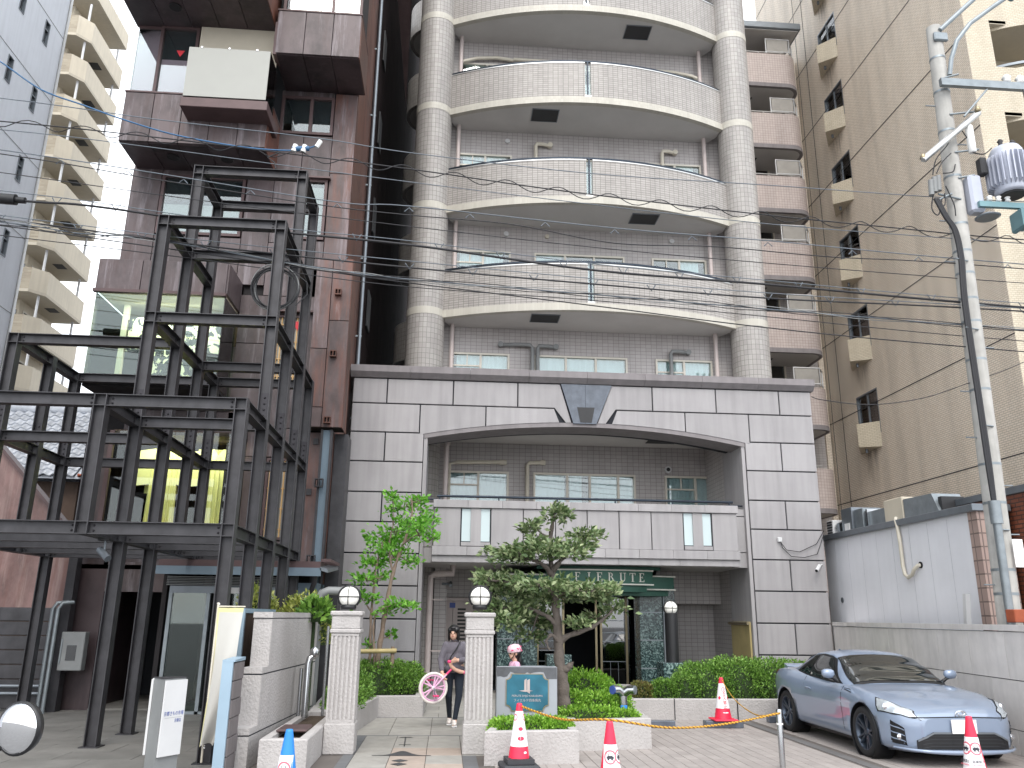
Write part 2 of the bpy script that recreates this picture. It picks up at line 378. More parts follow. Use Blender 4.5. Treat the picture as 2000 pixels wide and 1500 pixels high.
plain('blue_dim', srgb(108,124,136), .5, .3, var=.08)
rustmat('rust_side', srgb(88,56,46), srgb(116,64,42), srgb(100,76,68), .6)
rustmat('rust_wall', srgb(124,98,94), srgb(100,66,58), srgb(142,122,116), .4)
plain('screen_grey', srgb(150,146,140), .6)
plain('faint_joint', srgb(176,177,182), .9)
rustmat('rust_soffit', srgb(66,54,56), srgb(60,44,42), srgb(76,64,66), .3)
plain('rust_joint', srgb(26,22,24), .8)
plain('rust_trim', srgb(84,66,66), .5, .2, var=.15)
plain('orange_rust', srgb(146,72,44), .7, var=.25, scale=5)
plain('screen_white', srgb(156,156,150), .6, var=.02)
plain('blind_pink', srgb(196,158,168), .6, var=.03)
plain('red_mark', srgb(206,44,56), .5)
plain('kimono_yellow', srgb(232,228,152), .8, var=.06)
plain('wood_lattice', srgb(196,160,112), .7, var=.15)
plain('blue_flashing', srgb(150,172,188), .5, .3, var=.06)
plain('roof_tile', srgb(176,180,187), .3, var=.2, scale=4, island=.15)
plain('white_stucco', srgb(174,170,168), .9, var=.06, scale=2, bscale=34, bstr=.9, bdist=.014, streak=.08)
plain('granite_panel', srgb(218,213,209), .8, var=.08, scale=3, bscale=120, bstr=.4, bdist=.003, island=.06, streak=.12)
plain('grey_render', srgb(222,222,226), .85, var=.05, scale=1, bscale=50, bstr=.3, streak=.03)
plain('grey_metal', srgb(122,128,134), .4, .6, var=.1)
plain('galv', srgb(136,143,147), .45, .6, var=.15, scale=6)
plain('concrete_pole', srgb(178,176,171), .85, var=.14, scale=4, bscale=60, bstr=.3, streak=.25)
plain('cable', srgb(34,34,38), .6)
plain('cable_blue', srgb(46,92,132), .5)
plain('cable_grey', srgb(96,104,112), .5)
plain('transformer', srgb(176,180,192), .45, .2, var=.06)
plain('teal_metal', srgb(110,142,148), .45, .3, var=.1)
plain('porcelain', srgb(228,228,226), .15)
plain('asphalt', srgb(112,112,113), .9, var=.12, scale=2, bscale=90, bstr=.5)
plain('paver', srgb(150,143,139), .85, var=.08, scale=6, bscale=90, bstr=.35, bdist=.003, island=.09)
plain('paver_joint', srgb(96,90,86), .95, var=.1)
plain('paver_dark', srgb(104,102,102), .85, var=.08, bscale=90, bstr=.3, island=.06)
plain('slab', srgb(150,147,141), .8, var=.13, scale=5, bscale=70, bstr=.3, bdist=.003, island=.07)
plain('slab_dark', srgb(98,99,101), .75, var=.1, scale=5, bscale=70, bstr=.3, island=.05)
plain('slab_pink', srgb(164,150,139), .8, var=.1, scale=5, bscale=70, bstr=.3, island=.05)
plain('inlay_dark', srgb(66,66,68), .7, var=.15)
plain('plaza', srgb(112,110,106), .7, var=.2, scale=2, bscale=60, bstr=.3, island=.08)
plain('soil', srgb(70,58,46), 1., var=.25, scale=20, bscale=60, bstr=.8, bdist=.02)
plain('bark_grey', srgb(96,88,82), .9, var=.22, scale=12, bscale=40, bstr=.8, bdist=.012)
plain('bark_tan', srgb(128,112,98), .9, var=.2, scale=12, bscale=40, bstr=.7, bdist=.01)
plain('hedge_core', srgb(40,56,28), .95, var=.3, scale=10)
leafmat('leaf_spring', [srgb(80,140,40), srgb(104,168,56), srgb(128,190,72), srgb(150,204,96)], .4, .35)
leafmat('leaf_ever', [srgb(68,90,54), srgb(96,118,74), srgb(124,142,98), srgb(170,180,138)], .3, .18)
leafmat('leaf_hedge', [srgb(66,98,40), srgb(94,134,54), srgb(120,162,68), srgb(148,184,92)], .45, .25)
leafmat('leaf_bright', [srgb(84,128,34), srgb(112,160,48), srgb(142,188,66), srgb(166,206,92)], .45, .3)
leafmat('leaf_olive', [srgb(84,92,44), srgb(110,112,56), srgb(120,104,66), srgb(136,144,76)], .45, .25)
leafmat('leaf_varieg', [srgb(120,140,56), srgb(168,176,84), srgb(206,208,130), srgb(110,130,58)], .45, .3)
plain('bamboo', srgb(176,160,112), .6, var=.12, streak=.15)
plain('block_wall', srgb(112,106,106), .9, var=.12, bscale=60, bstr=.5, island=.06)
plain('wood_dark', srgb(78,62,52), .8, var=.2, streak=.3)
plain('banner_cloth', srgb(188,186,180), .8, var=.03)
plain('banner_edge', srgb(208,202,150), .8)
plain('black', srgb(28,28,30), .4)
plain('mirror', (.9,.9,.9,1), .02, 1., var=0)
plain('cone_red', srgb(226,44,76), .45, var=.05, scale=10)
plain('cone_blue', srgb(40,130,212), .45, var=.05, scale=10)
plain('cone_white', srgb(238,236,238), .5, var=.04, scale=10)
plain('sticker_pink', srgb(216,110,124), .5)
plain('print_black', srgb(48,48,58), .5)
plain('print_blue', srgb(62,82,150), .5)
plain('rubber', srgb(52,54,58), .6, var=.12, scale=12)
plain('rope_yellow', srgb(214,164,52), .8)
plain('rope_black', srgb(140,96,40), .8)
plain('plaque_teal', srgb(58,116,136), .14, .35, var=.3, scale=4)
plain('sign_stone', srgb(150,154,160), .6, var=.06, bscale=120, bstr=.2)
plain('sign_stain', srgb(84,86,90), .8, var=.2, scale=12)
plain('emblem', srgb(190,176,172), .3, .3)
def runoff():
    m, t, b = newmat('runoff'); b.inputs['Base Color'].default_value = srgb(58,50,42); b.inputs['Roughness'].default_value = .9
    uv = N(t,'ShaderNodeUVMap'); uv.uv_map = 'UVMap'; mp = N(t,'ShaderNodeMapping'); mp.inputs['Scale'].default_value = (5,.5,1); n = N(t,'ShaderNodeTexNoise'); n.inputs['Scale'].default_value = 2; n.inputs['Detail'].default_value = 5
    g = N(t,'ShaderNodeNewGeometry'); mp.inputs['Scale'].default_value = (1,5,.5); t.links.new(g.outputs['Position'], mp.inputs['Vector']); t.links.new(mp.outputs[0], n.inputs['Vector'])
    sp = N(t,'ShaderNodeSeparateXYZ'); t.links.new(uv.outputs[0], sp.inputs[0])
    def mth(op, a, c):
        q = N(t,'ShaderNodeMath', operation=op); q.use_clamp = True
        for i, v in enumerate((a,c)):
            if isinstance(v,(int,float)): q.inputs[i].default_value = v
            else: t.links.new(v, q.inputs[i])
        return q.outputs[0]
    side = mth('MULTIPLY', mth('MULTIPLY', sp.outputs[0], mth('SUBTRACT', 1, sp.outputs[0])), 4); f = mth('MULTIPLY', side, mth('MULTIPLY', sp.outputs[1], sp.outputs[1])); r = N(t,'ShaderNodeMapRange'); r.inputs['From Min'].default_value = .35; r.inputs['From Max'].default_value = .65; t.links.new(n.outputs['Fac'], r.inputs['Value'])
    t.links.new(mth('MULTIPLY', mth('MULTIPLY', f, r.outputs[0]), .62), b.inputs['Alpha'])
runoff()
def car_paint():
    m, t, b = newmat('car_paint'); b.inputs['Base Color'].default_value = srgb(132,146,167); b.inputs['Roughness'].default_value = .32
    b.inputs['Metallic'].default_value = .15; b.inputs['Coat Weight'].default_value = 1; b.inputs['Coat Roughness'].default_value = .03
car_paint()
plain('car_black', srgb(20,21,24), .45)
plain('tyre', srgb(34,34,36), .8, var=.1, scale=20)
plain('rim', srgb(74,82,94), .3, .7)
plain('chrome', srgb(220,222,226), .1, 1.)
plain('lamp_clear', srgb(196,204,210), .12, .5, var=.1)
plain('lamp_red', srgb(176,24,30), .2)
plain('plate_white', srgb(232,230,228), .5)
def globe():
    m, t, b = newmat('globe'); b.inputs['Base Color'].default_value = srgb(248,246,238); b.inputs['Roughness'].default_value = .6
    b.inputs['Specular IOR Level'].default_value = .25
globe()
def marble():
    m, t, b = newmat('marble_green'); b.inputs['Roughness'].default_value = .18
    g = N(t,'ShaderNodeNewGeometry'); v = N(t,'ShaderNodeTexNoise'); v.inputs['Scale'].default_value = 11; v.inputs['Detail'].default_value = 5; v.inputs['Distortion'].default_value = 2.2
    t.links.new(g.outputs['Position'], v.inputs['Vector']); cr = N(t,'ShaderNodeValToRGB'); e = cr.color_ramp.elements
    e[0].position = .38; e[0].color = srgb(34,48,50); e[1].position = .64; e[1].color = srgb(138,160,156); x = e.new(.5); x.color = srgb(60,82,82)
    t.links.new(v.outputs['Fac'], cr.inputs[0]); t.links.new(cr.outputs[0], b.inputs['Base Color'])
marble()
def flower_cloth():
    m, t, b = newmat('flower_cloth'); b.inputs['Roughness'].default_value = .7
    g = N(t,'ShaderNodeNewGeometry'); v = N(t,'ShaderNodeTexNoise'); v.inputs['Scale'].default_value = 3.2; v.inputs['Detail'].default_value = 4; v.inputs['Distortion'].default_value = 2.4
    t.links.new(g.outputs['Position'], v.inputs['Vector']); cr = N(t,'ShaderNodeValToRGB'); e = cr.color_ramp.elements
    e[0].position = .50; e[0].color = srgb(34,36,42); e[1].position = .53; e[1].color = srgb(226,218,190); cr.color_ramp.interpolation = 'LINEAR'
    t.links.new(v.outputs['Fac'], cr.inputs[0]); t.links.new(cr.outputs[0], b.inputs['Base Color'])
flower_cloth()
plain('skin', srgb(214,172,150), .5, var=.04)
plain('sweater', srgb(104,100,108), .95, var=.1, scale=14, bscale=200, bstr=.3)
plain('leggings', srgb(26,34,46), .85, var=.12)
plain('hair', srgb(24,22,24), .35, var=.15, scale=30)
plain('shoe', srgb(226,218,212), .6, var=.05)
plain('pink', srgb(224,66,120), .4, var=.08)
plain('pink_pale', srgb(226,178,208), .4, var=.06)
plain('pink_shirt', srgb(226,178,204), .9, var=.06)
plain('pink_helmet', srgb(232,196,208), .35, var=.1, scale=30)
plain('eye', srgb(30,24,22), .2)
plain('lips', srgb(178,104,98), .5)
# ------------------------------------------------------------------ ground, paving
struct(box('ground', 'asphalt', None, -300, 300, -120, 300, -.3, -.012))
rng = random.Random(3)
pk = struct(box('parking_paving', 'paver_joint', None, .55, 8.6, 8.2, 14.72, -.012, -.004))
BW, BH = .15, .30
bricks = []
ix = 0; x = .62
while x < 7.62:
    y = 8.3 + (BH/2 if ix % 2 else 0)
    while y < 14.7:
        if not (5.02 <= x+.07 <= 5.20): bricks.append((x, min(x+BW,7.62), y, min(y+BH,14.71)))
        y += BH
    x += BW; ix += 1
vis = [b for b in bricks if b[2] > 9.9 and b[0] > 1.5 and not (5.4 < b[0] < 7.3 and b[2] < 14.2)]
vis.sort(key=lambda b: b[2])
near = set(vis[:290]); rest = MB()
shared = None
for b in bricks:
    if b in near:
        o = MB().box(b[0]+.003, b[1]-.003, b[2]+.003, b[3]-.003, -.006, .004+rng.uniform(-.0008,.0008), .003).build('brick', 'paver', pk)
    else: rest.box(b[0]+.003, b[1]-.003, b[2]+.003, b[3]-.003, -.006, .004+rng.uniform(-.0008,.0008))
tag(rest.build('bricks', 'paver', pk), kind='stuff')
y = 8.3
while y < 14.7:
    box('strip_brick', 'paver_dark', pk, 5.03, 5.17, y+.003, min(y+.3,14.71)-.003, -.006, .0045, .003); y += .3
pa = struct(box('entrance_path', 'paver_joint', None, -2.2, 1.7, 8.2, 20.9, -.012, -.003))
def slabs(x0, x1, y0, y1, w, d, mat, name='slab', shift=0):
    y = y0; r = 0
    while y < y1-.01:
        x = x0-(shift*w if r % 2 else 0)
        while x < x1-.01:
            a, b_ = max(x,x0), min(x+w,x1)
            if b_-a > .05:
                mt = mat(a,y) if callable(mat) else mat
                box(name, mt, pa, a+.004, b_-.004, y+.004, min(y+d,y1)-.004, -.008, .004+rng.uniform(-.0006,.0006), .002)
            x += w
        y += d; r += 1
slabs(-1.06, .26, 8.6, 12.72, .44, .6, lambda a,y: 'slab_pink' if (y < 11.0 and -.95 < a < .1 and (int(a*10)+int(y*3)) % 3 != 0) else 'slab')
slabs(-1.36, .5, 12.78, 14.9, .6, .7, 'slab')
slabs(-1.06, 1.3, 14.96, 20.8, .5, .6, 'slab', shift=.5)
slabs(-1.20, -1.06, 8.6, 12.72, .14, .6, 'slab_dark', 'border_slab'); slabs(.26, .44, 8.6, 11.0, .18, .6, 'slab_dark', 'border_slab')
slabs(-1.36, 1.3, 12.72, 12.78, 2.66, .06, 'slab_dark', 'border_slab'); slabs(-1.36, 1.3, 14.9, 14.96, 2.66, .06, 'slab_dark', 'border_slab')
slabs(.26, 1.65, 11.0, 12.72, .7, .86, 'slab'); slabs(.5, 1.3, 12.78, 14.9, .8, .7, 'slab')
# dark stone figure let into the path
inl = MB()
def flat(pts): inl.poly([(x,y,.0085) for x,y in pts])
def up_curve(x0,x1,n=9): return [x0+(x1-x0)*i/n for i in range(n+1)]
top = [(x, 10.98+.34*math.exp(-((x+.48)/.13)**2)) for x in up_curve(-.84,-.12,22)]
flat([(-.84,10.95)]+[(-.12,10.95)][0:0]+[(-.12,10.95)]+top[::-1])
flat([(-.487,11.7),(-.473,11.7),(-.49,12.55),(-.51,12.55)]); flat([(-.56,11.83),(-.40,11.83),(-.40,11.87),(-.56,11.87)])
flat([(-.60,12.52),(-.39,12.52),(-.44,12.58),(-.55,12.58)])
for yc in (10.60,10.36): flat([(-.48,yc-.10),(-.38,yc),(-.48,yc+.10),(-.58,yc)])
inl.build('inlay_figure', 'inlay_dark', pa)
pl = struct(box('plaza', 'paver_joint', None, -14, -2.3, 8.2, 16.2, -.012, -.004))
y = 8.3; r = 0
while y < 16.1:
    x = -9.9-(.45 if r % 2 else 0)
    while x < -2.95:
        box('slab', 'plaza', pl, x+.004, x+.9-.004, y+.004, y+.6-.004, -.008, .004+rng.uniform(-.0007,.0007)); x += .9
    y += .6; r += 1

# ------------------------------------------------------------------ the grey apartment block
AB = thing('apartment_building', 'grey tiled apartment building with curved balconies above a stone portal', 'building', (3.1,20.5,0))
CX, CY, RO = 3.62, 28.14, 8.79          # circle of the balcony fronts
# body behind the recess
def wallholes(name, mat, parent, a0, a1, z0, z1, P, holes, axis='y', sgn=-1):
    """flat wall face at P with rectangular openings (a0,a1,z0,z1)"""
    A = sorted({a0,a1}|{min(max(v,a0),a1) for h in holes for v in h[:2]}); Z = sorted({z0,z1}|{min(max(v,z0),z1) for h in holes for v in h[2:]})
    m = MB()
    for i in range(len(A)-1):
        for j in range(len(Z)-1):
            ca, cz = (A[i]+A[i+1])/2, (Z[j]+Z[j+1])/2
            if any(h[0] < ca < h[1] and h[2] < cz < h[3] for h in holes): continue
            q = [(A[i],Z[j]),(A[i+1],Z[j]),(A[i+1],Z[j+1]),(A[i],Z[j+1])]
            if axis == 'y': m.poly([(a,P,z) for a,z in q])
            else: m.poly([(P,a,z) for a,z in q])
    return m.build(name, mat, parent)
HOL = [(2.16,4.84,3.75,5.27),(-.05,1.52,3.75,5.27),(5.62,7.25,3.75,5.27)]
for zb in (6.2,9.2,12.24,15.3,18.32): HOL += [(-.05,1.5,zb+.73,zb+2.28),(2.16,4.72,zb+.73,zb+2.28),(5.5,7.08,zb+.73,zb+2.28)]
HOL += [(1.15,5.25,0,2.5),(-.45,.75,0,2.12)]
wallholes('wall', 'recess_tile', AB, -.9, 8.05, 0, 33, 21.0, HOL)
box('side_wall', 'column_tile', AB, -1.15, -.9, 20.9, 36, 0, 33, 0)
box('side_wall', 'column_tile', AB, 8.05, 8.3, 20.9, 30, 0, 33, 0)
box('rear_wall', 'recess_tile', AB, -1.15, 8.3, 36, 36.3, 0, 33, 0)
for cx in (-.77, 8.0):
    col = MB().lathe([(.5,0),(.5,33)], (cx,20.5,0), 36).build('column', 'column_tile', AB)
    for zb in (9.2,12.24,15.3,18.32,21.35):
        MB().lathe([(.508,zb),(.508,zb+.2)], (cx,20.5,0), 36).build('band', 'band_tile', col)
half = math.asin(3.97/RO); gap = (3.47-CX)/RO; gw = .085/RO
def window(parent, x0, x1, z0, z1, Y, split=(.5,), curt='curtain', cover=None, bars=0, name='window'):
    """sliding window set into the wall face Y: frame, panes, cloth behind"""
    w = MB().box(x0,x1,Y-.02,Y+.2,z0,z0+.05).box(x0,x1,Y-.02,Y+.2,z1-.05,z1)
    w.box(x0,x0+.05,Y-.02,Y+.2,z0+.05,z1-.05).box(x1-.05,x1,Y-.02,Y+.2,z0+.05,z1-.05)
    for s in split:
        xm = x0+(x1-x0)*s; w.box(xm-.03,xm+.03,Y-.005,Y+.1,z0+.05,z1-.05)
    win = w.build(name, 'frame_cream', parent)
    xs = [x0+.05]+[x0+(x1-x0)*s for s in split]+[x1-.05]
    for a, b_ in zip(xs[:-1], xs[1:]): box('pane', 'glass', win, a+.005, b_-.005, Y+.03, Y+.036, z0+.05, z1-.05)
    if bars:                      # small upper lights on one leaf
        a, b_ = xs[0], xs[1]; zz = z1-.05-(z1-z0)*.2
        MB().box(a,b_,Y-.002,Y+.028,zz-.02,zz+.02).box((a+b_)/2-.015,(a+b_)/2+.015,Y-.002,Y+.028,zz+.02,z1-.05).build('glazing_bar', 'frame_cream', win)
    n = 40; m = MB()
    pts = [(x0+.06+(x1-x0-.12)*i/n, Y+.13+.022*math.sin(i*1.9)+.012*math.sin(i*.7)) for i in range(n+1)]
    if cover is None: cover = [(0,1)]
    for (c0,c1) in cover:
        a, b_ = int(c0*n), int(c1*n)
        k = m.add([(x,y_,z0+.05) for x,y_ in pts[a:b_+1]]); m.add([(x,y_,z1-.05) for x,y_ in pts[a:b_+1]]); q = b_-a+1
        for i in range(q-1): m.face([k+i,k+i+1,k+q+i+1,k+q+i], None, 0, True)
    if cover: m.build('curtain', curt, win)
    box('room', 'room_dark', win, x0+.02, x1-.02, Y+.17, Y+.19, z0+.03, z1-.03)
    return win
# wall has real openings only as depth of the window boxes: set the windows in a slightly proud casing
for fl, zb in enumerate((9.2,12.24,15.3,18.32,21.35)):
    slab = MB().arcwall(CX,CY,6.95,RO-.02,-half-.01,half+.01,zb+.0,zb+.2,30).build('balcony', 'soffit', AB)
    MB().arcwall(CX,CY,RO-.14,RO+.012,-half,half,zb-.01,zb+.19,40).build('band', 'band_tile', slab)
    for a0, a1 in ((-half,gap-gw),(gap+gw,half)):
        MB().arcwall(CX,CY,RO-.13,RO,a0,a1,zb+.19,zb+1.26,26).build('parapet', 'parapet_tile', slab)
        MB().arcwall(CX,CY,RO-.145,RO+.015,a0,a1,zb+1.26,zb+1.29,26).build('coping', 'alu', slab)
    MB().arcwall(CX,CY,RO-.1,RO-.04,-half,half,zb+1.335,zb+1.385,40).build('handrail', 'rail_dark', slab)
    for k in range(13):
        a = -half+.02+(2*half-.04)*k/12; px, py = CX+(RO-.07)*math.sin(a), CY-(RO-.07)*math.cos(a)
        MB().box(px-.01,px+.01,py-.01,py+.01,zb+1.29,zb+1.335).build('rail_post', 'rail_dark', slab)
    gx = CX+RO*math.sin(gap)
    MB().box(gx-.02,gx+.02,CY-RO*math.cos(gap)+.03,CY-RO*math.cos(gap)+.08,zb+.25,zb+1.335).build('slit_post', 'rail_dark', slab)
    MB().box(gx-.09,gx+.09,CY-RO-.0,CY-RO+.14,zb+.19,zb+.24).build('slit_sill', 'alu', slab)
    box('slit_glass', 'glass', slab, gx-.08, gx+.08, CY-RO+.085, CY-RO+.09, zb+.24, zb+1.26)
    # access hatch in the soffit and the rain pipe at each side
    hx, hy = ((2.35,20.05) if fl % 2 == 0 else (5.1,20.1))
    ht = box('hatch', 'vent_dark', slab, hx-.36, hx+.36, hy-.28, hy+.28, zb-.012, zb-.004)
    MB().box(hx-.38,hx+.38,hy-.3,hy-.28,zb-.02,zb).box(hx-.38,hx+.38,hy+.28,hy+.3,zb-.02,zb).box(hx-.38,hx-.36,hy-.28,hy+.28,zb-.02,zb).box(hx+.36,hx+.38,hy-.28,hy+.28,zb-.02,zb).build('hatch_frame', 'grey_metal', ht)
for px, py in ((-.06,20.78),(7.14,20.78)):
    dp = MB().tube([(px,py,5.9),(px,py,33)], .06, 12).build('rain_pipe', 'pipe_taupe', AB)
    for zb in (7.6,10.7,13.7,16.8): MB().box(px-.16 if px < 0 else px+.06, px-.06 if px < 0 else px+.16, py-.012, py+.012, zb, zb+.03).build('bracket', 'pipe_taupe', dp)
box('roof', 'soffit', AB, -1.15, 8.3, 21.3, 36, 32.8, 33)
# upper windows, two rows show above the parapets
for zb, cov in ((6.2,'b'),(9.2,'a'),(12.24,'a'),(15.3,'a'),(18.32,'a')):
    zt = zb+2.28
    window(AB, -.05, 1.5, zt-1.55, zt, 20.98, (.5,), 'curtain_pale', [(0.05,1)] if cov == 'b' else [(.05,.9)], 1)
    window(AB, 2.16, 4.72, zt-1.55, zt, 20.98, (.34,.66), 'curtain_pale', [(0,.33),(.36,1)] if cov == 'b' else [(0,.3)], 0)
    window(AB, 5.5, 7.08, zt-1.55, zt, 20.98, (.5,), 'curtain_pale', [(0,1)] if cov == 'b' else [(.5,.9)], 1)
MB().prism_y([(3.36,8.02),(3.5,7.86),(3.62,7.86),(3.76,8.02)], 20.992, 20.998).build('rescue_mark', 'red_mark', AB)
# vents and duct elbows on the recess wall
def vent(x, z, r=.07, mat='white_paint'): MB().tube([(x,20.93,z),(x,21.0,z)], r, 16).build('vent_cap', mat, AB)
vent(1.36,12.02); vent(2.52,12.0,.06,'pipe_cream'); vent(6.1,12.02); vent(1.36,14.98)
def duct(x, z, dx, drop, mat='pipe_grey', r=.055, w=None):
    MB().tube([(x,20.94,z),(x+dx*.5,20.86,z),(x+dx*.92,20.86,z),(x+dx,20.86,z-.08),(x+dx,20.86,z-drop)], r, 10).tube([(x,20.97,z),(x,20.84,z)], r*1.35, 12).build('duct', mat, AB)
duct(1.25,8.72,.86,1.6,'pipe_grey'); duct(2.75,8.7,-.5,1.6,'pipe_grey'); duct(6.4,8.68,-.5,1.6,'pipe_grey')
duct(2.6,14.88,-.42,.7,'pipe_cream'); duct(6.3,14.86,-.4,.7,'pipe_cream')
MB().tube([(1.5,20.9,17.7),(1.0,20.88,17.74),(.4,20.88,17.68),(-.1,20.86,17.5)], .05, 8).tube([(2.75,20.9,17.74),(2.2,20.88,17.72),(1.5,20.88,17.72)], .05, 8).build('hose', 'pipe_cream', AB)
MB().tube([(5.75,20.92,17.65),(6.4,20.88,17.6),(6.9,20.86,17.5),(7.1,20.84,17.4)], .05, 8).build('hose', 'pipe_cream', AB)
# left flank: rounded balconies looking into the gap
for zb in [0.2+3.03*k for k in range(1,10)]:
    b_ = MB().arcwall(-.9,25.2,.9,1.02,-math.pi*.98,0,zb,zb+1.25,20).build('side_balcony', 'column_tile', AB)
    MB().arcwall(-.9,25.2,.05,.9,-math.pi*.98,0,zb,zb+.15,20).build('slab', 'soffit', b_)

# ------------------------------------------------------------------ the portal in front
PT = box('portal', 'stucco_joint', AB, -2.20, -.62, 18.035, 19.4, 0, 6.85)
box('core', 'stucco_joint', PT, 6.74, 8.36, 18.035, 19.4, 0, 6.85)
ZL = [6.83,6.245,5.585,4.925,4.25,3.605,2.94,2.265,1.59,.935,.28,0]
def arch(x): t = (x-3.06)/3.67; return 5.90-.36*t*t
g = .014
def panel(pts, y0=18.0, y1=18.06, mat='stucco', parent=PT):
    """flat slab with a chamfered front edge"""
    c = .008; cx = sum(p[0] for p in pts)/len(pts); cz = sum(p[1] for p in pts)/len(pts)
    def ins(p, d): return (p[0]+(d if p[0] < cx else -d), p[1]+(d if p[1] < cz else -d))
    m = MB(); k = len(pts); inner = [ins(p,c) for p in pts]
    a = m.add([(x,y0,z) for x,z in inner]); b_ = m.add([(x,y0+c,z) for x,z in pts]); e = m.add([(x,y1,z) for x,z in pts])
    m.face([a+i for i in range(k)])
    for i in range(k):
        j = (i+1)%k; m.face([a+j,a+i,b_+i,b_+j]); m.face([b_+j,b_+i,e+i,e+j])
    return m.build('panel', mat, parent)
def rect(x0,x1,z0,z1): return panel([(x0+g,z0+g),(x1-g,z0+g),(x1-g,z1-g),(x0+g,z1-g)])
XL, XR, IL, IR = -2.24, 8.40, -.60, 6.73
# row 0
xs = [XL,-1.47,.02,1.49]
for a,b_ in zip(xs[:-1],xs[1:]): rect(a,b_,ZL[1],ZL[0])
xs = [4.61,6.11,7.62,XR]
for a,b_ in zip(xs[:-1],xs[1:]): rect(a,b_,ZL[1],ZL[0])
panel([(1.49+g,ZL[1]+g),(2.34,ZL[1]+g),(2.60,5.915),(2.72,5.915),(2.46,ZL[0]-g),(1.49+g,ZL[0]-g)])
panel([(3.66,ZL[0]-g),(3.32,5.915),(3.50,5.915),(3.74,ZL[1]+g),(4.61-g,ZL[1]+g),(4.61-g,ZL[0]-g)])
# row 1 with the arch
def arch_panel(x0, x1, slantL=None, slantR=None):
    n = 8; low = [(x0+(x1-x0)*i/n, arch(x0+(x1-x0)*i/n)+.03) for i in range(n+1)]
    pts = low+[(slantR if slantR else x1, ZL[1]-g),(slantL if slantL else x0, ZL[1]-g)]
    m = MB(); m.prism_y(pts, 18.0, 18.06); m.build('panel', 'stucco', PT)
rect(XL,-.71,ZL[2],ZL[1]); arch_panel(-.71+g,.77-g); arch_panel(.77+g,2.44,None,2.32); arch_panel(3.66,5.36-g,3.78,None); arch_panel(5.36+g,6.86-g); rect(6.86,XR,ZL[2],ZL[1])
MB().prism_y([(x,arch(x)+.028) for x in [-.6+7.33*i/24 for i in range(25)]]+[(6.73,6.85),(-.6,6.85)], 18.045, 19.3).build('core', 'stucco_joint', PT)
# arch soffit lining, stepped back
lin = MB()
xs = [-.6+7.33*i/24 for i in range(25)]
lin.prism_y([(x,arch(x)-.07) for x in xs]+[(x,arch(x)+.026) for x in xs[::-1]], 18.012, 18.75).build('arch_lining', 'coping', PT)
for k in range(2,11):
    for (a,b_,mid) in ((XL,IL,-1.46),(IR,XR,7.58)):
        if k % 2 == 0: rect(a,mid,ZL[k+1],ZL[k]); rect(mid,b_,ZL[k+1],ZL[k])
        else: rect(a,b_,ZL[k+1],ZL[k])
for x0,x1,xx in ((-.60,-.52,-.52),(6.65,6.73,6.65)):       # reveals
    box('reveal', 'stucco', PT, x0, x1, 18.03, 19.35, 0, 5.53, .004)
# left flank of the portal seen past the gap
for k in range(0,11):
    ys = [18.0,18.75,19.4] if k % 2 else [18.0,19.4]
    for a,b_ in zip(ys[:-1],ys[1:]): MB().box(XL,-2.16,a+.07,b_-g,ZL[k+1]+g,ZL[k]-g,.006).build('panel', 'stucco', PT)
for k in range(8):                                          # coping stones
    a, b_ = -2.30+10.76*k/8, -2.30+10.76*(k+1)/8
    m = MB(); pr = [(17.97,6.84),(17.86,6.95),(17.86,7.10),(19.45,7.10),(19.45,6.84)]
    n = m.add([(a+.003,y_,z) for y_,z in pr]); m.add([(b_-.003,y_,z) for y_,z in pr])
    m.face([n+i for i in range(5)]); m.face([n+5+i for i in range(5)][::-1])
    for i in range(5): j = (i+1)%5; m.face([n+j,n+i,n+5+i,n+5+j])
    m.build('coping_stone', 'coping', PT)
ks = MB().prism_y([(2.76,5.90),(3.04,5.90),(3.04,6.82),(2.48,6.82)], 17.965, 18.05).build('keystone', 'dark_granite', PT)
MB().prism_y([(3.045,5.90),(3.29,5.90),(3.66,6.82),(3.045,6.82)], 17.965, 18.05).build('keystone', 'dark_granite', PT)
MB().prism_y([(2.92,5.93),(3.18,5.93),(3.25,6.28),(2.85,6.28)], 17.955, 17.964).build('keystone_vent', 'vent_dark', ks)
# soffit over the second floor recess, its hatch, the floor slab and pipes
box('soffit', 'soffit', PT, -.9, 8.05, 18.75, 20.99, 6.02, 6.2)
MB().box(5.0,5.75,19.9,20.4,6.0,6.018).build('hatch', 'vent_dark', PT)
for px in (-.1,6.9): MB().tube([(px,19.6,2.95),(px,19.6,6.02)], .06, 12).build('rain_pipe', 'pipe_taupe', AB)
box('inner_side', 'recess_tile', PT, -.9, -.61, 19.36, 21, 2.9, 6.02); box('inner_side', 'recess_tile', PT, 6.74, 8.05, 19.36, 21, 2.9, 6.02)
window(AB, -.05, 1.52, 3.75, 5.27, 20.96, (.5,), 'curtain', [(.02,1)], 1)
w2 = window(AB, 2.16, 4.84, 3.75, 5.27, 20.96, (.33,.55,.83), 'curtain', [(0,.3),(.36,.48),(.56,1)], 0)
window(AB, 5.62, 7.25, 3.75, 5.27, 20.96, (.5,), 'curtain', [(0,1)], 1)
MB().tube([(1.35,20.86,5.5),(.2,20.84,5.47),(-.02,20.84,5.42),(-.02,20.84,3.6)], .05, 10).tube([(1.28,20.86,5.5),(1.45,20.86,5.5)], .07, 12).build('duct', 'pipe_cream', AB)
MB().tube([(2.38,20.86,5.52),(2.05,20.84,5.5),(1.99,20.84,5.44),(1.99,20.84,3.6)], .05, 10).tube([(2.34,20.86,5.52),(2.46,20.86,5.52)], .07, 12).build('duct', 'pipe_cream', AB)
MB().tube([(5.7,20.86,5.42),(5.7,20.97,5.42)], .09, 16).build('vent_cap', 'white_paint', AB)
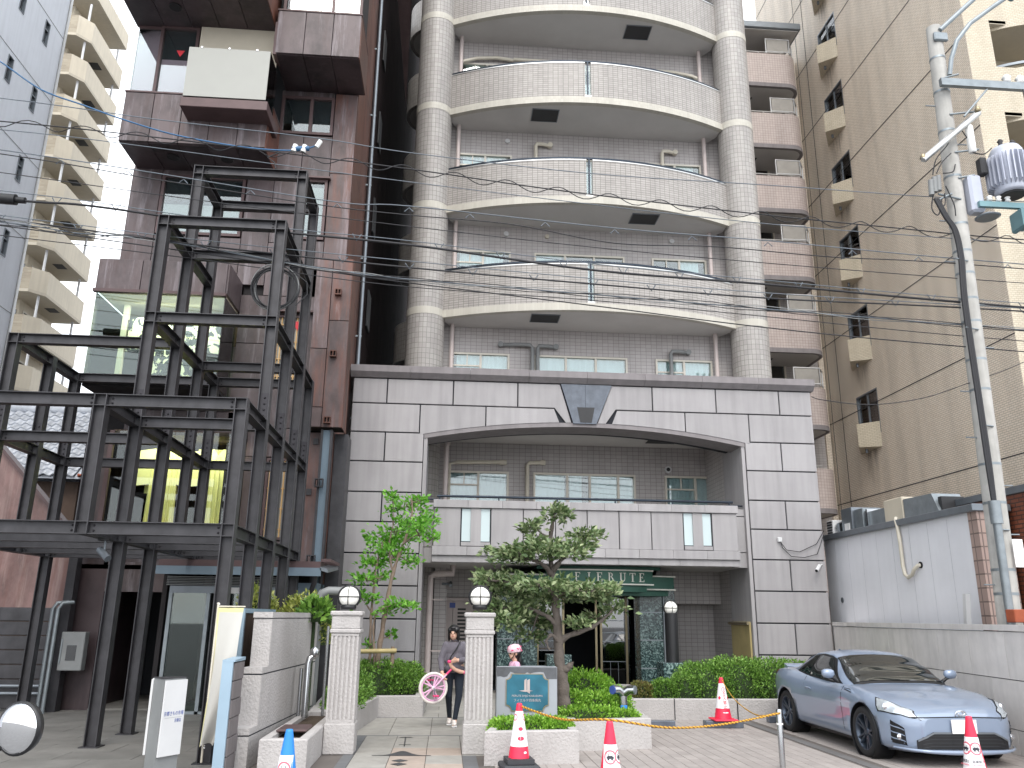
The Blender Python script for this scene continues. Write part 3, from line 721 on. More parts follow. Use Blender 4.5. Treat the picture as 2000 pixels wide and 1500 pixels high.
MB().tube([(5.7,20.85,5.42),(5.7,20.87,5.42)], .05, 16).build('vent_mouth', 'vent_dark', AB)
# second floor balcony
BC = box('balcony', 'stucco_joint', AB, -.29, 6.31, 17.74, 17.9, 3.0, 3.88)
box('slab', 'soffit', BC, -.60, 6.73, 18.31, 20.99, 2.78, 2.99); box('slab', 'soffit', BC, -.32, 6.34, 17.921, 18.31, 2.79, 2.99)
js = [-.31,.27,.91,1.61,2.31,3.0,3.70,4.41,5.12,5.76,6.33]
for i,(a,b_) in enumerate(zip(js[:-1],js[1:])):
    if i in (1,8):                                    # frosted slits either side of a narrow pier
        w3 = (b_-a); p0, p1 = a+w3*.33, b_-w3*.33
        MB().box(p0,p1,17.70,17.76,3.18,3.9,.004).build('panel', 'stucco', BC)
        box('slit_glass', 'frosted', BC, a+.02, p0, 17.732, 17.739, 3.2, 3.89); box('slit_glass', 'frosted', BC, p1, b_-.02, 17.732, 17.739, 3.2, 3.89)
        MB().box(a+.01,b_-.01,17.69,17.76,3.10,3.18,.004).build('sill', 'stucco', BC)
    else: MB().box(a+g*.7,b_-g*.7,17.70,17.76,3.09,3.90,.006).build('panel', 'stucco', BC)
for i in range(9):
    a, b_ = -.33+6.68*i/9, -.33+6.68*(i+1)/9
    MB().box(a+.002,b_-.002,17.66,17.95,3.905,4.07,.006).build('coping_stone', 'stucco', BC)
    MB().box(a+.002,b_-.002,17.67,17.92,2.90,3.085,.006).build('base_stone', 'stucco', BC)
for i in range(5):
    a, b_ = -.33+6.68*i/5, -.33+6.68*(i+1)/5
    MB().box(a+.002,b_-.002,17.72,17.92,2.76,2.897,.004).build('base_stone', 'stucco', BC)
for x0,x1 in ((-.6,-.34),(6.36,6.73)):
    for z0,z1 in ((2.76,3.09),(3.10,3.89),(3.90,4.06)): MB().box(x0,x1,18.13,18.3,z0+.004,z1-.004,.004).build('panel', 'stucco', BC)
MB().tube([(-.26,17.78,4.16),(6.28,17.78,4.16)], .028, 8).tube([(-.58,18.2,4.14),(-.26,18.2,4.14)], .02, 6).tube([(6.28,18.2,4.14),(6.7,18.2,4.14)], .02, 6).build('handrail', 'rail_dark', BC)
for i in range(6): x = -.2+6.4*i/5; MB().box(x-.015,x+.015,17.765,17.795,4.07,4.14).build('rail_post', 'rail_dark', BC)
# ------------------------------------------------------------------ entrance under the balcony
EN = MB().box(-.60,6.73,20.99,21.0,0,.0).build('entrance', 'vent_dark', AB) if False else None
for px,lean in ((-.36,0),(6.72,0)):
    dp = MB().tube([(px,19.2,0),(px,19.2,2.45)], .07, 12).build('rain_pipe', 'pipe_taupe', AB)
    if px < 0: MB().tube([(px,19.2,2.42),(px,19.2,2.52),(px+.1,19.2,2.58),(px+.5,19.2,2.6),(px+.5,19.2,2.78)], .075, 12).build('elbow', 'pipe_taupe', dp)
    else: MB().tube([(px,19.2,2.45),(px,19.2,2.78)], .07, 12).build('elbow', 'pipe_taupe', dp)
    for z in (.9,2.0): MB().box(px+.05,px+.3,19.19,19.21,z,z+.03).build('bracket', 'pipe_taupe', dp)
box('pier', 'recess_tile', AB, -.28, .02, 20.2, 21, 0, 2.78); box('side', 'recess_tile', AB, -.9, -.53, 19.36, 21, 0, 2.9); box('side', 'recess_tile', AB, 6.74, 8.05, 19.36, 21, 0, 2.9)
box('lintel', 'recess_tile', AB, 5.15, 6.74, 20.35, 20.99, 2.02, 2.78)
# service doors: a taupe metal double door
SD = box('service_door', 'frame_cream', AB, -.42, .78, 20.9, 21.05, 0, .05)
MB().box(-.42,-.34,20.88,21.05,.05,2.1).box(.70,.78,20.88,21.05,.05,2.1).box(-.34,.70,20.88,21.05,2.02,2.1).build('door_frame', 'pipe_taupe', SD)
for x0,x1 in ((-.34,.18),(.18,.70)):
    lf = box('door_leaf', 'pipe_taupe', SD, x0+.005, x1-.005, 20.94, 20.99, .05, 2.02, .004)
    box('louvre', 'vent_dark', lf, x0+.12, x1-.2, 20.93, 20.938, .95, 1.85); box('kick_panel', 'pipe_cream', lf, x0+.1, x1-.14, 20.93, 20.938, .2, .8)
    for k in range(10): MB().box(x0+.12,x1-.2,20.918,20.936,.98+.087*k,1.02+.087*k).build('slat', 'pipe_taupe', lf)
MB().box(.10,.24,20.925,20.938,1.86,1.98).build('notice', 'print_blue', SD)
MB().tube([(-.1,20.15,2.40),(.1,20.12,2.40)], .03, 8).tube([(.1,20.16,2.42),(.1,20.02,2.36)], .045, 10).build('wall_camera', 'grey_metal', AB)
# dark interior behind the glass doors
box('lobby', 'room_dark', AB, 1.1, 5.3, 23.2, 23.3, 0, 2.7); box('lobby_side', 'room_dark', AB, 1.05, 1.1, 20.9, 23.3, 0, 2.7); box('lobby_side', 'room_dark', AB, 5.3, 5.35, 20.9, 23.3, 0, 2.7)
box('lobby_floor', 'dark_granite', AB, 1.1, 5.3, 20.4, 23.2, .004, .03); box('lobby_ceiling', 'room_dark', AB, 1.1, 5.3, 20.9, 23.2, 2.6, 2.7)
MB().box(2.0,2.6,22.6,23.1,.03,1.1,.01).build('lobby_counter', 'marble_green', AB)
MB().box(4.2,4.9,22.9,23.15,.4,1.7,.01).build('mailboxes', 'steel_bright', AB)
# marble piers, each of stacked blocks
def marble_pier(x0, x1, y0, y1):
    z = .02; zs = [.02,.56,1.18,1.80,2.42]
    root = box('marble_pier', 'vent_dark', AB, x0+.01, x1-.01, y0+.01, y1-.01, 0, 2.44)
    for a,b_ in zip(zs[:-1],zs[1:]): MB().box(x0,x1,y0,y1,a+.008,b_-.008,.006).build('block', 'marble_green', root)
    for z_ in zs[1:-1]: MB().box(x0-.003,x1+.003,y0-.003,y1+.003,z_-.012,z_+.012).build('joint_strip', 'galv', root)
marble_pier(4.52,5.08,19.55,20.15); marble_pier(5.09,5.42,19.75,20.3); marble_pier(1.20,1.66,19.55,20.15); marble_pier(1.68,2.14,19.75,20.3)
for x in (5.085,1.67): MB().tube([(x,19.52,0),(x,19.52,2.44)], .028, 8).build('rail', 'galv', AB)
box('marble_plinth', 'marble_green', AB, 2.3, 2.86, 19.2, 19.6, 0, .86, .01)
MB().box(1.7,2.3,19.3,19.34,.58,.62).build('rail', 'galv', AB)
# glass doors
GD = box('glass_door', 'brass', AB, 2.15, 4.5, 20.42, 20.52, .004, .05)
MB().box(2.15,4.5,20.42,20.52,2.2,2.42).build('door_head', 'brass', GD)
for x in (2.2,2.82,3.62,3.74,4.36):
    MB().box(x,x+.05,20.42,20.5,.05,2.2).build('stile', 'brass', GD)
for x0,x1 in ((2.25,2.82),(3.79,4.36)):
    box('pane', 'glass_dark', GD, x0, x1, 20.45, 20.456, .05, 2.2)
    for z in (.66,1.12,1.32,1.6): MB().box(x0,x1,20.43,20.47,z-.008,z+.008).build('glazing_bar', 'galv', GD)
    for k in (1,2): x = x0+(x1-x0)*k/3; MB().box(x-.004,x+.004,20.43,20.47,.05,.65).build('glazing_bar', 'galv', GD)
box('pane', 'glass_dark', GD, 4.41, 4.5, 20.45, 20.456, .05, 2.2)
MB().box(3.86,3.98,20.44,20.448,2.02,2.08).build('door_sticker', 'red_mark', GD)
# canopy: two overlapping green drums with white edge lines and lettering
CN = thing('entrance_canopy', 'curved dark green canopy with white edge lines and FIERUTE lettering over the entrance', 'canopy', (3.4,19,2.3))
def drum(x0, x1, yf, z0, z1, bulge, lines=True):
    w = (x1-x0)/2; R = (w*w+bulge*bulge)/(2*bulge); cx = (x0+x1)/2; cy = yf+R; h = math.asin(w/R)
    d = MB().arcwall(cx,cy,R-.9,R,-h,h,z0,z1,28).build('drum', 'green_metal', CN)
    if lines:
        for z in (z0+.005,z1-.035): MB().arcwall(cx,cy,R-.02,R+.018,-h-.004,h+.004,z,z+.03,28).build('edge_line', 'letter_white', d)
    MB().box(x0,x1,yf+bulge+.0,20.9,z0+.02,z1-.02).build('canopy_body', 'green_metal', d)
    return cx, cy, R
cx_, cy_, R1 = drum(2.2,4.58,18.28,2.36,2.70,.16)
drum(2.3,4.46,18.36,2.22,2.357,.15,False); drum(1.24,5.16,18.62,2.27,2.60,.20); drum(1.34,5.05,18.72,2.15,2.266,.2,False)
drum(2.0,4.8,18.45,2.703,2.775,.14,False)
def serif_letter(ch):
    """capital with serifs, 0..1 high, as (x0,x1,z0,z1) bars and slanted quads"""
    st_, se = .15, .055; W_ = {'F':.6,'I':.26,'E':.62,'R':.72,'U':.72,'T':.7}[ch]; q = []
    bar = lambda x0,x1,z0,z1: q.append([(x0,z0),(x1,z0),(x1,z1),(x0,z1)])
    if ch in 'FER': bar(.08,.08+st_,se,1-se); bar(0,.32,0,se); bar(0,.32,1-se,1)
    if ch in 'FE': bar(.32,W_,1-.07,1); bar(W_-.06,W_,.76,.93); bar(.23,W_*.78,.49,.55); bar(W_*.78-.05,W_*.78,.40,.64)
    if ch == 'E': bar(.32,W_+.03,0,.07); bar(W_-.03,W_+.03,.07,.25)
    if ch == 'I': bar(.06,.06+st_,se,1-se); bar(-.03,.30,0,se); bar(-.03,.30,1-se,1)
    if ch == 'R':
        c = [(.30+.26*math.sin(a),.745+.245*math.cos(a)) for a in [math.pi*i/10 for i in range(11)]]; d = [(.30+.15*math.sin(a),.745+.17*math.cos(a)) for a in [math.pi*i/10 for i in range(11)]]
        for i in range(10): q.append([d[i],d[i+1],c[i+1],c[i]])
        q.append([(.34,.50),(.62,0),(.78,0),(.48,.52)]); bar(.60,.86,0,se)
    if ch == 'U':
        bar(.08,.08+st_,.3,1-se); bar(-.02,.33,1-se,1); bar(.58,.66,.3,1-se); bar(.48,.78,1-se,1)
        c = [(.37-.29*math.cos(a),.3-.31*math.sin(a)) for a in [math.pi*i/10 for i in range(11)]]; d = [(.40-.17*math.cos(a),.3-.23*math.sin(a)) for a in [math.pi*i/10 for i in range(11)]]
        for i in range(10): q.append([c[i],c[i+1],d[i+1],d[i]])
    if ch == 'T': bar(.28,.28+st_,se,.93); bar(.18,.53,0,se); bar(0,.71,.93,1); bar(0,.055,.74,.93); bar(.655,.71,.74,.93)
    return q, W_
for ch, x in zip('FIERUTE', (2.87,3.12,3.35,3.61,3.87,4.10,4.31)):
    a = math.asin((x-cx_)/R1); y_ = cy_-R1*math.cos(a); q, w_ = serif_letter(ch); m = MB(); hh = .19
    for quad in q: m.prism_y([((px-w_/2)*hh,(pz-.5)*hh) for px,pz in quad], -.014, 0)
    m.xf(Matrix.Translation((x,y_-.004,2.53)) @ Matrix.Rotation(a,4,'Z')); m.build('letter', 'letter_white', CN)
# lamp on a dark post by the entrance
def globe_lamp(name, label, x, y, z, r, post=None, ped=None, group=None):
    t = thing(name, label, 'lamp', (x,y,0 if post is None else 0), group=group)
    if ped:
        px0,px1,py0,py1,pz = ped
        MB().box(px0,px1,py0,py1,0,pz*.62,.006).build('pedestal', 'marble_green', t); MB().box(px0-.01,px1+.01,py0-.01,py1+.01,pz*.62+.004,pz,.008).build('pedestal_top', 'marble_green', t)
    if post: MB().tube([(x,y,post[0]),(x,y,z-r*.8)], .125, 20).build('post', 'black', t)
    MB().lathe([(.0,-r*1.25),(r*.75,-r*1.25),(r*.78,-r*.9),(r*.62,-r*.72),(r*.5,-r*.7)], (x,y,z), 20).build('collar', 'black', t)
    n = 12; prof = [(r*math.cos(-math.pi/2+math.pi*i/n), r*math.sin(-math.pi/2+math.pi*i/n)) for i in range(n+1)]
    gl = MB().lathe(prof, (x,y,z), 24).build('globe', 'globe', t)
    c = MB()
    for ang in (0, math.pi/2):
        c.tube([(x+(r*1.03)*math.cos(b)*math.cos(ang), y+(r*1.03)*math.cos(b)*math.sin(ang), z+r*1.03*math.sin(b)) for b in [2*math.pi*i/28 for i in range(29)]], r*.045, 5)
    c.tube([(x+r*1.03*math.cos(b), y+r*1.03*math.sin(b), z+.01*0) for b in [2*math.pi*i/28 for i in range(29)]], r*.055, 5)
    c.tube([(x+r*1.10*math.cos(b), y+.02, z+r*1.10*math.sin(b)) for b in [math.pi*(-.25)+math.pi*1.5*i/28 for i in range(29)]], r*.10, 5)
    c.build('guard', 'black', t)
    return t
globe_lamp('entrance_lamp', 'white globe lamp on a dark round post and marble pedestal at the entrance', 4.36, 16.2, 1.86, .125, (.8,), (4.12,4.62,15.95,16.45,.86))
def smooth(pts, n=6):
    out = []; P = [Vector(p) for p in pts]
    for i in range(len(P)-1):
        p0, p1, p2, p3 = P[max(i-1,0)], P[i], P[i+1], P[min(i+2,len(P)-1)]
        for k in range(n):
            t = k/n; out.append(.5*((2*p1)+(p2-p0)*t+(2*p0-5*p1+4*p2-p3)*t*t+(3*p1-p0-3*p2+p3)*t**3))
    out.append(P[-1]); return out
# ------------------------------------------------------------------ rear wing with rounded balconies
RW = thing('rear_wing', 'mauve tiled apartment wing with rounded corner balconies between grey block and cream wall', 'building', (11,29,0))
wallholes('wall', 'recess_tile', RW, 8.3, 14.75, 0, 25.7, 30.3, [(9.4,11.2,z,z+2.0) for z in (4.2,7.15,10.1,13.0,15.95,18.9,21.85)]+[(11.9,13.2,z,z+2.0) for z in (4.2,7.15,10.1,13.0,15.95,18.9,21.85)])
box('party_wall', 'wing_tile', RW, 8.31, 8.5, 28.6, 30.3, 0, 25.7); box('side_wall', 'cream_tile', RW, 14.55, 14.75, 30.2, 36, 0, 25.7)
rf = box('roof', 'grey_metal', RW, 8.3, 14.2, 28.2, 31, 25.7, 26.02, .03); box('soffit', 'soffit', rf, 8.4, 14.1, 28.3, 30.3, 25.66, 25.698)
for k, zt in enumerate((24.65,21.75,18.85,15.95,13.0,10.05,6.98,4.05)):
    zb = zt-1.62; rr = .62; x1 = 14.12
    path = [(8.45,28.5)]+[(x1-rr+rr*math.sin(a), 28.5+rr-rr*math.cos(a)) for a in [math.pi/2*i/10 for i in range(11)]]+[(x1,30.3)]
    def strip(z0, z1, off=0., th=.12):
        m = MB(); L = 0; n = len(path); P = []
        for i,(px,py) in enumerate(path):
            a = path[max(i-1,0)]; b_ = path[min(i+1,n-1)]; t = Vector((b_[0]-a[0],b_[1]-a[1])).normalized(); nx, ny = t.y, -t.x
            P.append(((px+nx*off,py+ny*off),(px-nx*th,py-ny*th)))
        for i in range(n-1):
            d = math.dist(path[i],path[i+1]); (o0,i0),(o1,i1) = P[i],P[i+1]
            m.poly([(*o0,z0),(*o1,z0),(*o1,z1),(*o0,z1)], uv=[(L,z0),(L+d,z0),(L+d,z1),(L,z1)], sm=True)
            m.poly([(*i1,z0),(*i0,z0),(*i0,z1),(*i1,z1)]); m.poly([(*o0,z1),(*o1,z1),(*i1,z1),(*i0,z1)]); m.poly([(*o1,z0),(*o0,z0),(*i0,z0),(*i1,z0)]); L += d
        return m
    b_ = strip(zb+.18, zt).build('balcony', 'wing_tile', RW)
    strip(zb, zb+.178, .02).build('band', 'coping', b_)
    MB().poly([(x,y,zb+.01) for x,y in path]+[(8.45,30.3,zb+.01)]).build('soffit', 'soffit', b_)
    MB().tube([(8.5,28.56,zt+.1),(13.5,28.56,zt+.1)], .025, 6).build('handrail', 'alu', b_)
    for i in range(6): MB().box(8.6+i*.95,8.63+i*.95,28.55,28.58,zt,zt+.1).build('rail_post', 'alu', b_)
    if k < 6:                                        # white-framed corner screen
        x0 = 12.75; s = MB()
        for (ax,ay),(bx,by) in (((x0,28.55),(13.75,28.55)),((13.75,28.55),(14.05,29.0))):
            d = Vector((bx-ax,by-ay)).normalized()
            s.tube([(ax,ay,zt+.06),(ax,ay,zt+.78)], .03, 4).tube([(bx,by,zt+.06),(bx,by,zt+.78)], .03, 4).tube([(ax,ay,zt+.76),(bx,by,zt+.76)], .03, 4).tube([(ax,ay,zt+.14),(bx,by,zt+.14)], .03, 4)
        sc = s.build('screen', 'white_paint', b_)
    MB().box(11.3,12.3,29.3,29.8,zb+.0-.012,zb+.005).build('hatch', 'vent_dark', b_)
    lm = MB().lathe([(.09,0),(.12,-.06),(.08,-.12),(0,-.13)], (11.0,29.4,zb), 12).build('ceiling_lamp', 'globe', b_)
    if k < 7:
        zw = zt-.45-1.62
        for x0, x1_ in ((9.4,11.2),(11.9,13.2)):
            w = MB().box(x0,x0+.06,30.25,30.4,zb-1.0-.28,zb+.72-.0).box(x1_-.06,x1_,30.25,30.4,zb-1.28,zb+.72).box(x0+.06,x1_-.06,30.25,30.4,zb+.66,zb+.72).box((x0+x1_)/2-.03,(x0+x1_)/2+.03,30.26,30.38,zb-1.28,zb+.66)
    if k < 6: box('screen_panel', 'screen_grey', b_, 12.8, 13.7, 28.545, 28.555, zt+.17, zt+.73)
for z in (4.2,7.15,10.1,13.0,15.95,18.9,21.85):
    for x0,x1 in ((9.4,11.2),(11.9,13.2)):
        w = MB().box(x0,x0+.06,30.25,30.4,z,z+2).box(x1-.06,x1,30.25,30.4,z,z+2).box(x0+.06,x1-.06,30.25,30.4,z+1.94,z+2).box((x0+x1)/2-.03,(x0+x1)/2+.03,30.26,30.38,z,z+1.94).build('window', 'frame_cream', RW)
        box('pane', 'glass_dark', w, x0+.06, x1-.06, 30.33, 30.34, z, z+1.94); box('room', 'room_dark', w, x0, x1, 30.6, 30.65, z, z+2)

# ------------------------------------------------------------------ cream tiled tower on the right
CT = thing('cream_tower', 'tall cream tiled apartment block with a blank flank and small wedge balconies', 'building', (20,26,0))
wt = [24.1+3.15*k for k in (2,1,0,-1,-2,-3,-4,-5)]
hs = [(26.55,28.05,t-.4,t+1.2) for t in wt]
fl = wallholes('flank_wall', 'cream_tile', CT, 19.4, 34, 0, 36, 14.8, hs, 'x')
for z in [5.9+3.15*k for k in range(0,10)]: MB().box(14.792,14.799,19.4,34,z-.014,z+.014).build('joint', 'stucco_joint', fl)
for yy in (29.2,30.0): MB().box(14.792,14.799,yy-.014,yy+.014,0,36).build('joint', 'stucco_joint', fl)
for t in wt:
    w = MB().box(14.8,14.95,26.55,26.61,t-.4,t+1.2).box(14.8,14.95,27.99,28.05,t-.4,t+1.2).box(14.8,14.95,26.61,27.99,t+1.14,t+1.2).box(14.82,14.9,27.27,27.33,t-.4,t+1.14).build('window', 'grey_metal', CT)
    box('pane', 'glass', w, 14.85, 14.856, 26.61, 27.27, t-.4, t+1.14); box('pane', 'glass', w, 14.87, 14.876, 27.33, 27.99, t-.4, t+1.14)
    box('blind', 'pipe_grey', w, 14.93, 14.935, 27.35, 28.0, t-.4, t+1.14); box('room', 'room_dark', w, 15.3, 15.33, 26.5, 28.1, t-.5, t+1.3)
    wd = MB().hull([(14.798,26.6,t-.9),(14.798,28.1,t-.9),(14.27,27.2,t-.82)][::-1], [(14.798,26.6,t),(14.798,28.1,t),(14.27,27.2,t)][::-1]).build('wedge_balcony', 'cream_tile_light', CT)
    MB().tube([(14.6,27.3,t-.86),(14.6,27.3,t-1.0)], .05, 8).build('drain', 'grey_metal', wd)
    MB().poly([(14.7965,27.95,t-2.9),(14.7965,26.85,t-2.9),(14.7965,26.85,t-.86),(14.7965,27.95,t-.86)], uv=[(0,0),(1,0),(1,1),(0,1)]).build('runoff_stain', 'runoff', CT)
hf = []
for k in range(0,11): hf.append((15.6,19.3,17.7-3.15*5+3.15*k-.35,18.87-3.15*5+3.15*k))
ff = wallholes('front_wall', 'cream_tile_light', CT, 14.8, 24, 0, 36, 19.4, hf)
for (a,b_,z0,z1) in hf:
    MB().box(a,b_,21.0,21.05,z0-1.3,z1).build('recess_wall', 'beige_paint', CT); MB().box(a,b_,19.4,21.0,z1-.02,z1+.1).build('recess_soffit', 'beige_soffit', CT)
    box('recess_side', 'beige_paint', CT, a-.05, a, 19.41, 21.0, z0-1.3, z1)
    pb = MB().arcwall(17.5,22.2,3.0,3.12,-math.asin(1.9/3.12),math.asin(1.9/3.12),z0-1.75,z0-.02,16).build('balcony', 'cream_tile_light', CT)
    MB().arcwall(17.5,22.2,3.03,3.1,-math.asin(1.9/3.12),math.asin(1.9/3.12),z0+.12,z0+.2,16).build('handrail', 'grey_metal', pb)
    MB().box(16.1,17.0,20.94,20.99,z0-.9,z1-.45).build('window', 'glass_dark', CT)
box('roof', 'beige_paint', CT, 14.9, 24, 19.5, 34, 35.8, 36)

# ------------------------------------------------------------------ low grey annexe with machines on its roof
LA = thing('grey_annexe', 'low pale grey rendered building behind the stone retaining wall', 'building', (9.5,16,0))
wl = box('flank_wall', 'grey_render', LA, 8.75, 8.95, 13.3, 18.75, 0, 3.44)
for k in range(8): MB().box(8.7465,8.7495,13.9+.62*k,13.904+.62*k,1.4,3.4).build('joint', 'faint_joint', wl)
box('front_wall', 'pink_tile', LA, 8.75, 9.3, 13.05, 13.295, 0, 3.44); box('rear_wall', 'grey_render', LA, 8.95, 12, 18.55, 18.75, 0, 3.44)
cp = box('coping', 'grey_metal', LA, 8.66, 8.98, 13.0, 18.8, 3.44, 3.56, .01); box('coping', 'grey_metal', LA, 8.98, 9.34, 13.0, 13.3, 3.445, 3.56, .01); box('roof', 'grey_metal', LA, 8.95, 12, 13.3, 18.55, 3.2, 3.3)
MB().tube([(8.73,15.5,3.6),(8.69,15.45,3.58),(8.68,15.40,3.45),(8.68,15.36,3.1),(8.68,15.36,2.68),(8.68,15.32,2.52),(8.68,15.22,2.46),(8.68,15.08,2.5),(8.68,14.98,2.6),(8.70,14.88,2.66),(8.76,14.86,2.67)], .035, 10).build('hose', 'pipe_cream', LA)
MB().tube([(8.73,14.86,2.67),(8.76,14.86,2.67)], .06, 12).build('hose_hole', 'rust_joint', LA)
MB().tube([(8.735,18.1,2.1),(8.76,18.1,2.1)], .06, 12).build('vent_cap', 'grey_metal', LA)
a1 = thing('duct_cabinet', 'dark grey metal duct cabinet with a white label on the annexe roof', 'duct', (9.3,18.0,3.3))
MB().box(9.0,9.7,17.8,18.3,3.3,4.12,.01).build('body', 'grey_metal', a1); MB().box(9.05,9.6,17.4,17.78,3.3,4.05,.01).build('frame', 'galv', a1); MB().box(9.10,9.55,17.39,17.399,3.36,3.98).build('mouth', 'vent_dark', a1); MB().box(8.985,8.998,17.92,18.15,3.55,3.78).build('label_plate', 'plate_white', a1)
a2 = thing('ventilation_unit', 'beige box ventilation unit with a slanted grey hood on the annexe roof', 'vent', (9.3,15.9,3.3))
MB().box(9.0,9.6,15.7,16.4,3.3,4.06,.012).build('body', 'beige_paint', a2)
MB().hull([(9.02,15.68,3.42),(9.02,14.5,3.60),(9.58,14.5,3.60),(9.58,15.68,3.42)][::-1], [(9.02,15.68,4.0),(9.02,14.7,3.98),(9.58,14.7,3.98),(9.58,15.68,4.0)][::-1]).build('hood', 'galv', a2)
MB().box(9.08,9.52,14.49,14.6,3.64,3.9).build('hood_mouth', 'vent_dark', a2)
a4 = thing('duct_run', 'galvanised duct between the cabinet and the beige unit on the annexe roof', 'duct', (9.3,16.9,3.3))
MB().box(9.1,9.55,16.42,17.38,3.3,3.95,.01).build('body', 'galv', a4); MB().box(9.05,9.6,17.2,17.26,3.3,4.0).build('flange', 'steel_bright', a4)
a3 = thing('condenser', 'small white condenser with a bent flexible hose at the far annexe roof end', 'condenser', (9.2,18.6,3.3))
MB().box(8.85,9.4,18.45,18.75,3.57,3.9,.01).build('body', 'white_paint', a3)
for i in range(5): MB().box(8.84,8.849,18.48,18.72,3.6+.06*i,3.63+.06*i).build('grille', 'vent_dark', a3)
MB().tube([(9.0,18.42,3.72),(9.0,18.36,3.72)], .12, 14).build('hose', 'steel_bright', a3)
BB = thing('brick_building', 'sliver of dark brown brick building at the right edge behind the pole', 'building', (11,14,0))
box('wall', 'brown_brick', BB, 9.36, 14, 12.6, 18, 0, 3.72); box('coping', 'grey_metal', BB, 9.34, 14, 12.55, 18, 3.722, 3.84)
MB().tube([(9.42,12.5,0),(9.42,12.5,3.7)], .05, 8).build('rain_pipe', 'wood_dark', BB)
MB().lathe([(0,-.16),(.1,-.15),(.13,0),(.1,.15),(0,.16)], (9.85,12.48,3.05), 14).build('wall_lamp', 'globe', BB)

# ------------------------------------------------------------------ stone-clad retaining wall along the parking space
RWL = thing('retaining_wall', 'pale granite clad retaining wall with capping beside the parked car', 'wall', (7.9,14,0))
A0 = Vector((8.44,18.0)); A1 = Vector((7.16,8.6)); dv = (A1-A0); Lw = dv.length; dv.normalize(); nv = Vector((dv.y,-dv.x)); nv = nv if nv.x < 0 else -nv
def wbox(name, mat, parent, s0, s1, d0, d1, z0, z1):
    """box along the wall line: s along it, d out of it"""
    c = [A0+dv*s0+nv*d0, A0+dv*s1+nv*d0, A0+dv*s1+nv*d1, A0+dv*s0+nv*d1]
    if nv.x*dv.y-nv.y*dv.x > 0: c = c[::-1]
    return MB().hull([(p.x,p.y,z0) for p in c], [(p.x,p.y,z1) for p in c]).build(name, mat, parent)
wbox('core', 'stucco_joint', RWL, 0, Lw, -.3, -.02, 0, 1.54)
wbox('end_panel', 'granite_panel', RWL, Lw+.002, Lw+.03, -.3, .012, 0, 1.54)
zr = [(.0,.315),(.315,.935),(.935,1.545)]
for r,(z0,z1) in enumerate(zr):
    s = 0 if r != 1 else -.5; st = 1.02
    while s < Lw:
        a, b_ = max(s,0), min(s+st,Lw)
        if b_-a > .05: wbox('panel', 'granite_panel', RWL, a+.006, b_-.006, -.02, .012, z0+.006, z1-.006)
        s += st
for k in range(10):
    a, b_ = Lw*k/10, Lw*(k+1)/10; wbox('coping_stone', 'granite_panel', RWL, a+.004, b_-.004, -.32, .03, 1.555, 1.63)
tag(box('steel_offcut', 'orange_rust', None, 8.0, 8.9, 11.4, 11.6, 1.66, 1.84, .01), 'rusty orange steel channel lying on top of the retaining wall', 'channel')
tag(MB().hull([(8.42,13.2,1.62),(8.5,13.2,1.62),(8.5,13.28,1.62),(8.42,13.28,1.62)], [(8.34,13.0,2.1),(8.42,13.0,2.1),(8.42,13.08,2.1),(8.34,13.08,2.1)]).build('plank', 'white_paint', None), 'white plastic plank leaning against the annexe corner', 'plank')
# ------------------------------------------------------------------ utility pole
UP = thing('utility_pole', 'tall grey concrete utility pole carrying transformer, cross arms and cables', 'pole', (8.3,12,0))
PX = lambda z: 8.29+.022*z
MB().tube([(PX(0),12,0),(PX(4),12,4),(PX(8),12,8),(PX(12.1),12,12.1)], [.17,.16,.145,.125], 24).build('shaft', 'concrete_pole', UP)
for z in (2.05,2.4,3.4,4.0,5.2,5.7,6.35,6.75,7.2,7.6,8.1,9.0,9.9,10.7,11.4): MB().lathe([(.177-.0037*z,0),(.177-.0037*z,.04)], (PX(z),12,z), 20, close=False).build('clamp_band', 'galv', UP)
for z in [2.2+.75*k for k in range(12)]:
    s = 1 if int(z*2) % 2 else -1; MB().tube([(PX(z)+s*.15,12,z),(PX(z)+s*.33,12,z)], .012, 6).build('step_bolt', 'galv', UP)
MB().box(8.40,8.56,11.78,11.79,2.45,2.86).build('number_plate', 'plate_white', UP)
for i,(ch,z) in enumerate((('1',2.78),('2',2.70),('3',2.62),('0',2.53))): pass
MB().tube([(PX(12)+.02,11.86,11.95),(9.3,11.8,12.65),(10.2,11.7,13.5)], .045, 6).build('cross_arm', 'galv', UP)
MB().box(8.44,8.70,11.83,11.9,11.72,11.9,.02).build('arm_clamp', 'galv', UP)
MB().tube([(8.62,11.85,11.0),(8.66,11.8,11.3),(8.78,11.75,11.65),(9.05,11.7,12.0),(9.5,11.65,12.35),(10.1,11.6,12.8),(10.5,11.6,13.1)], .04, 10).build('lamp_arm', 'galv', UP)
MB().tube([(9.85,11.62,12.55),(10.15,11.6,12.8)], .075, 12).build('lamp_arm_joint', 'teal_metal', UP)
MB().box(8.36,10.6,11.72,11.80,10.70,10.84).build('cross_arm', 'galv', UP)
for x in (9.6,9.85,10.1): MB().lathe([(.03,0),(.07,.03),(.05,.07),(.08,.1),(.05,.14),(.03,.16)], (x,11.76,10.84), 12).build('insulator', 'porcelain', UP)
MB().tube([(8.7,11.76,10.1),(9.2,11.76,10.68)], .02, 6).build('arm_brace', 'galv', UP)
MB().tube([(7.8,11.7,9.16),(8.98,11.75,10.2)], .055, 4).build('cross_arm', 'alu', UP)
for x,z in ((7.82,9.18),(8.94,10.18)): MB().lathe([(.04,0),(.06,.03),(.03,.1)], (x,11.72,z), 8).build('insulator', 'brass', UP)
MB().lathe([(.05,0),(.065,.02),(.065,.5),(.04,.54)], (8.78,11.8,9.42), 14).build('arrester', 'porcelain', UP)
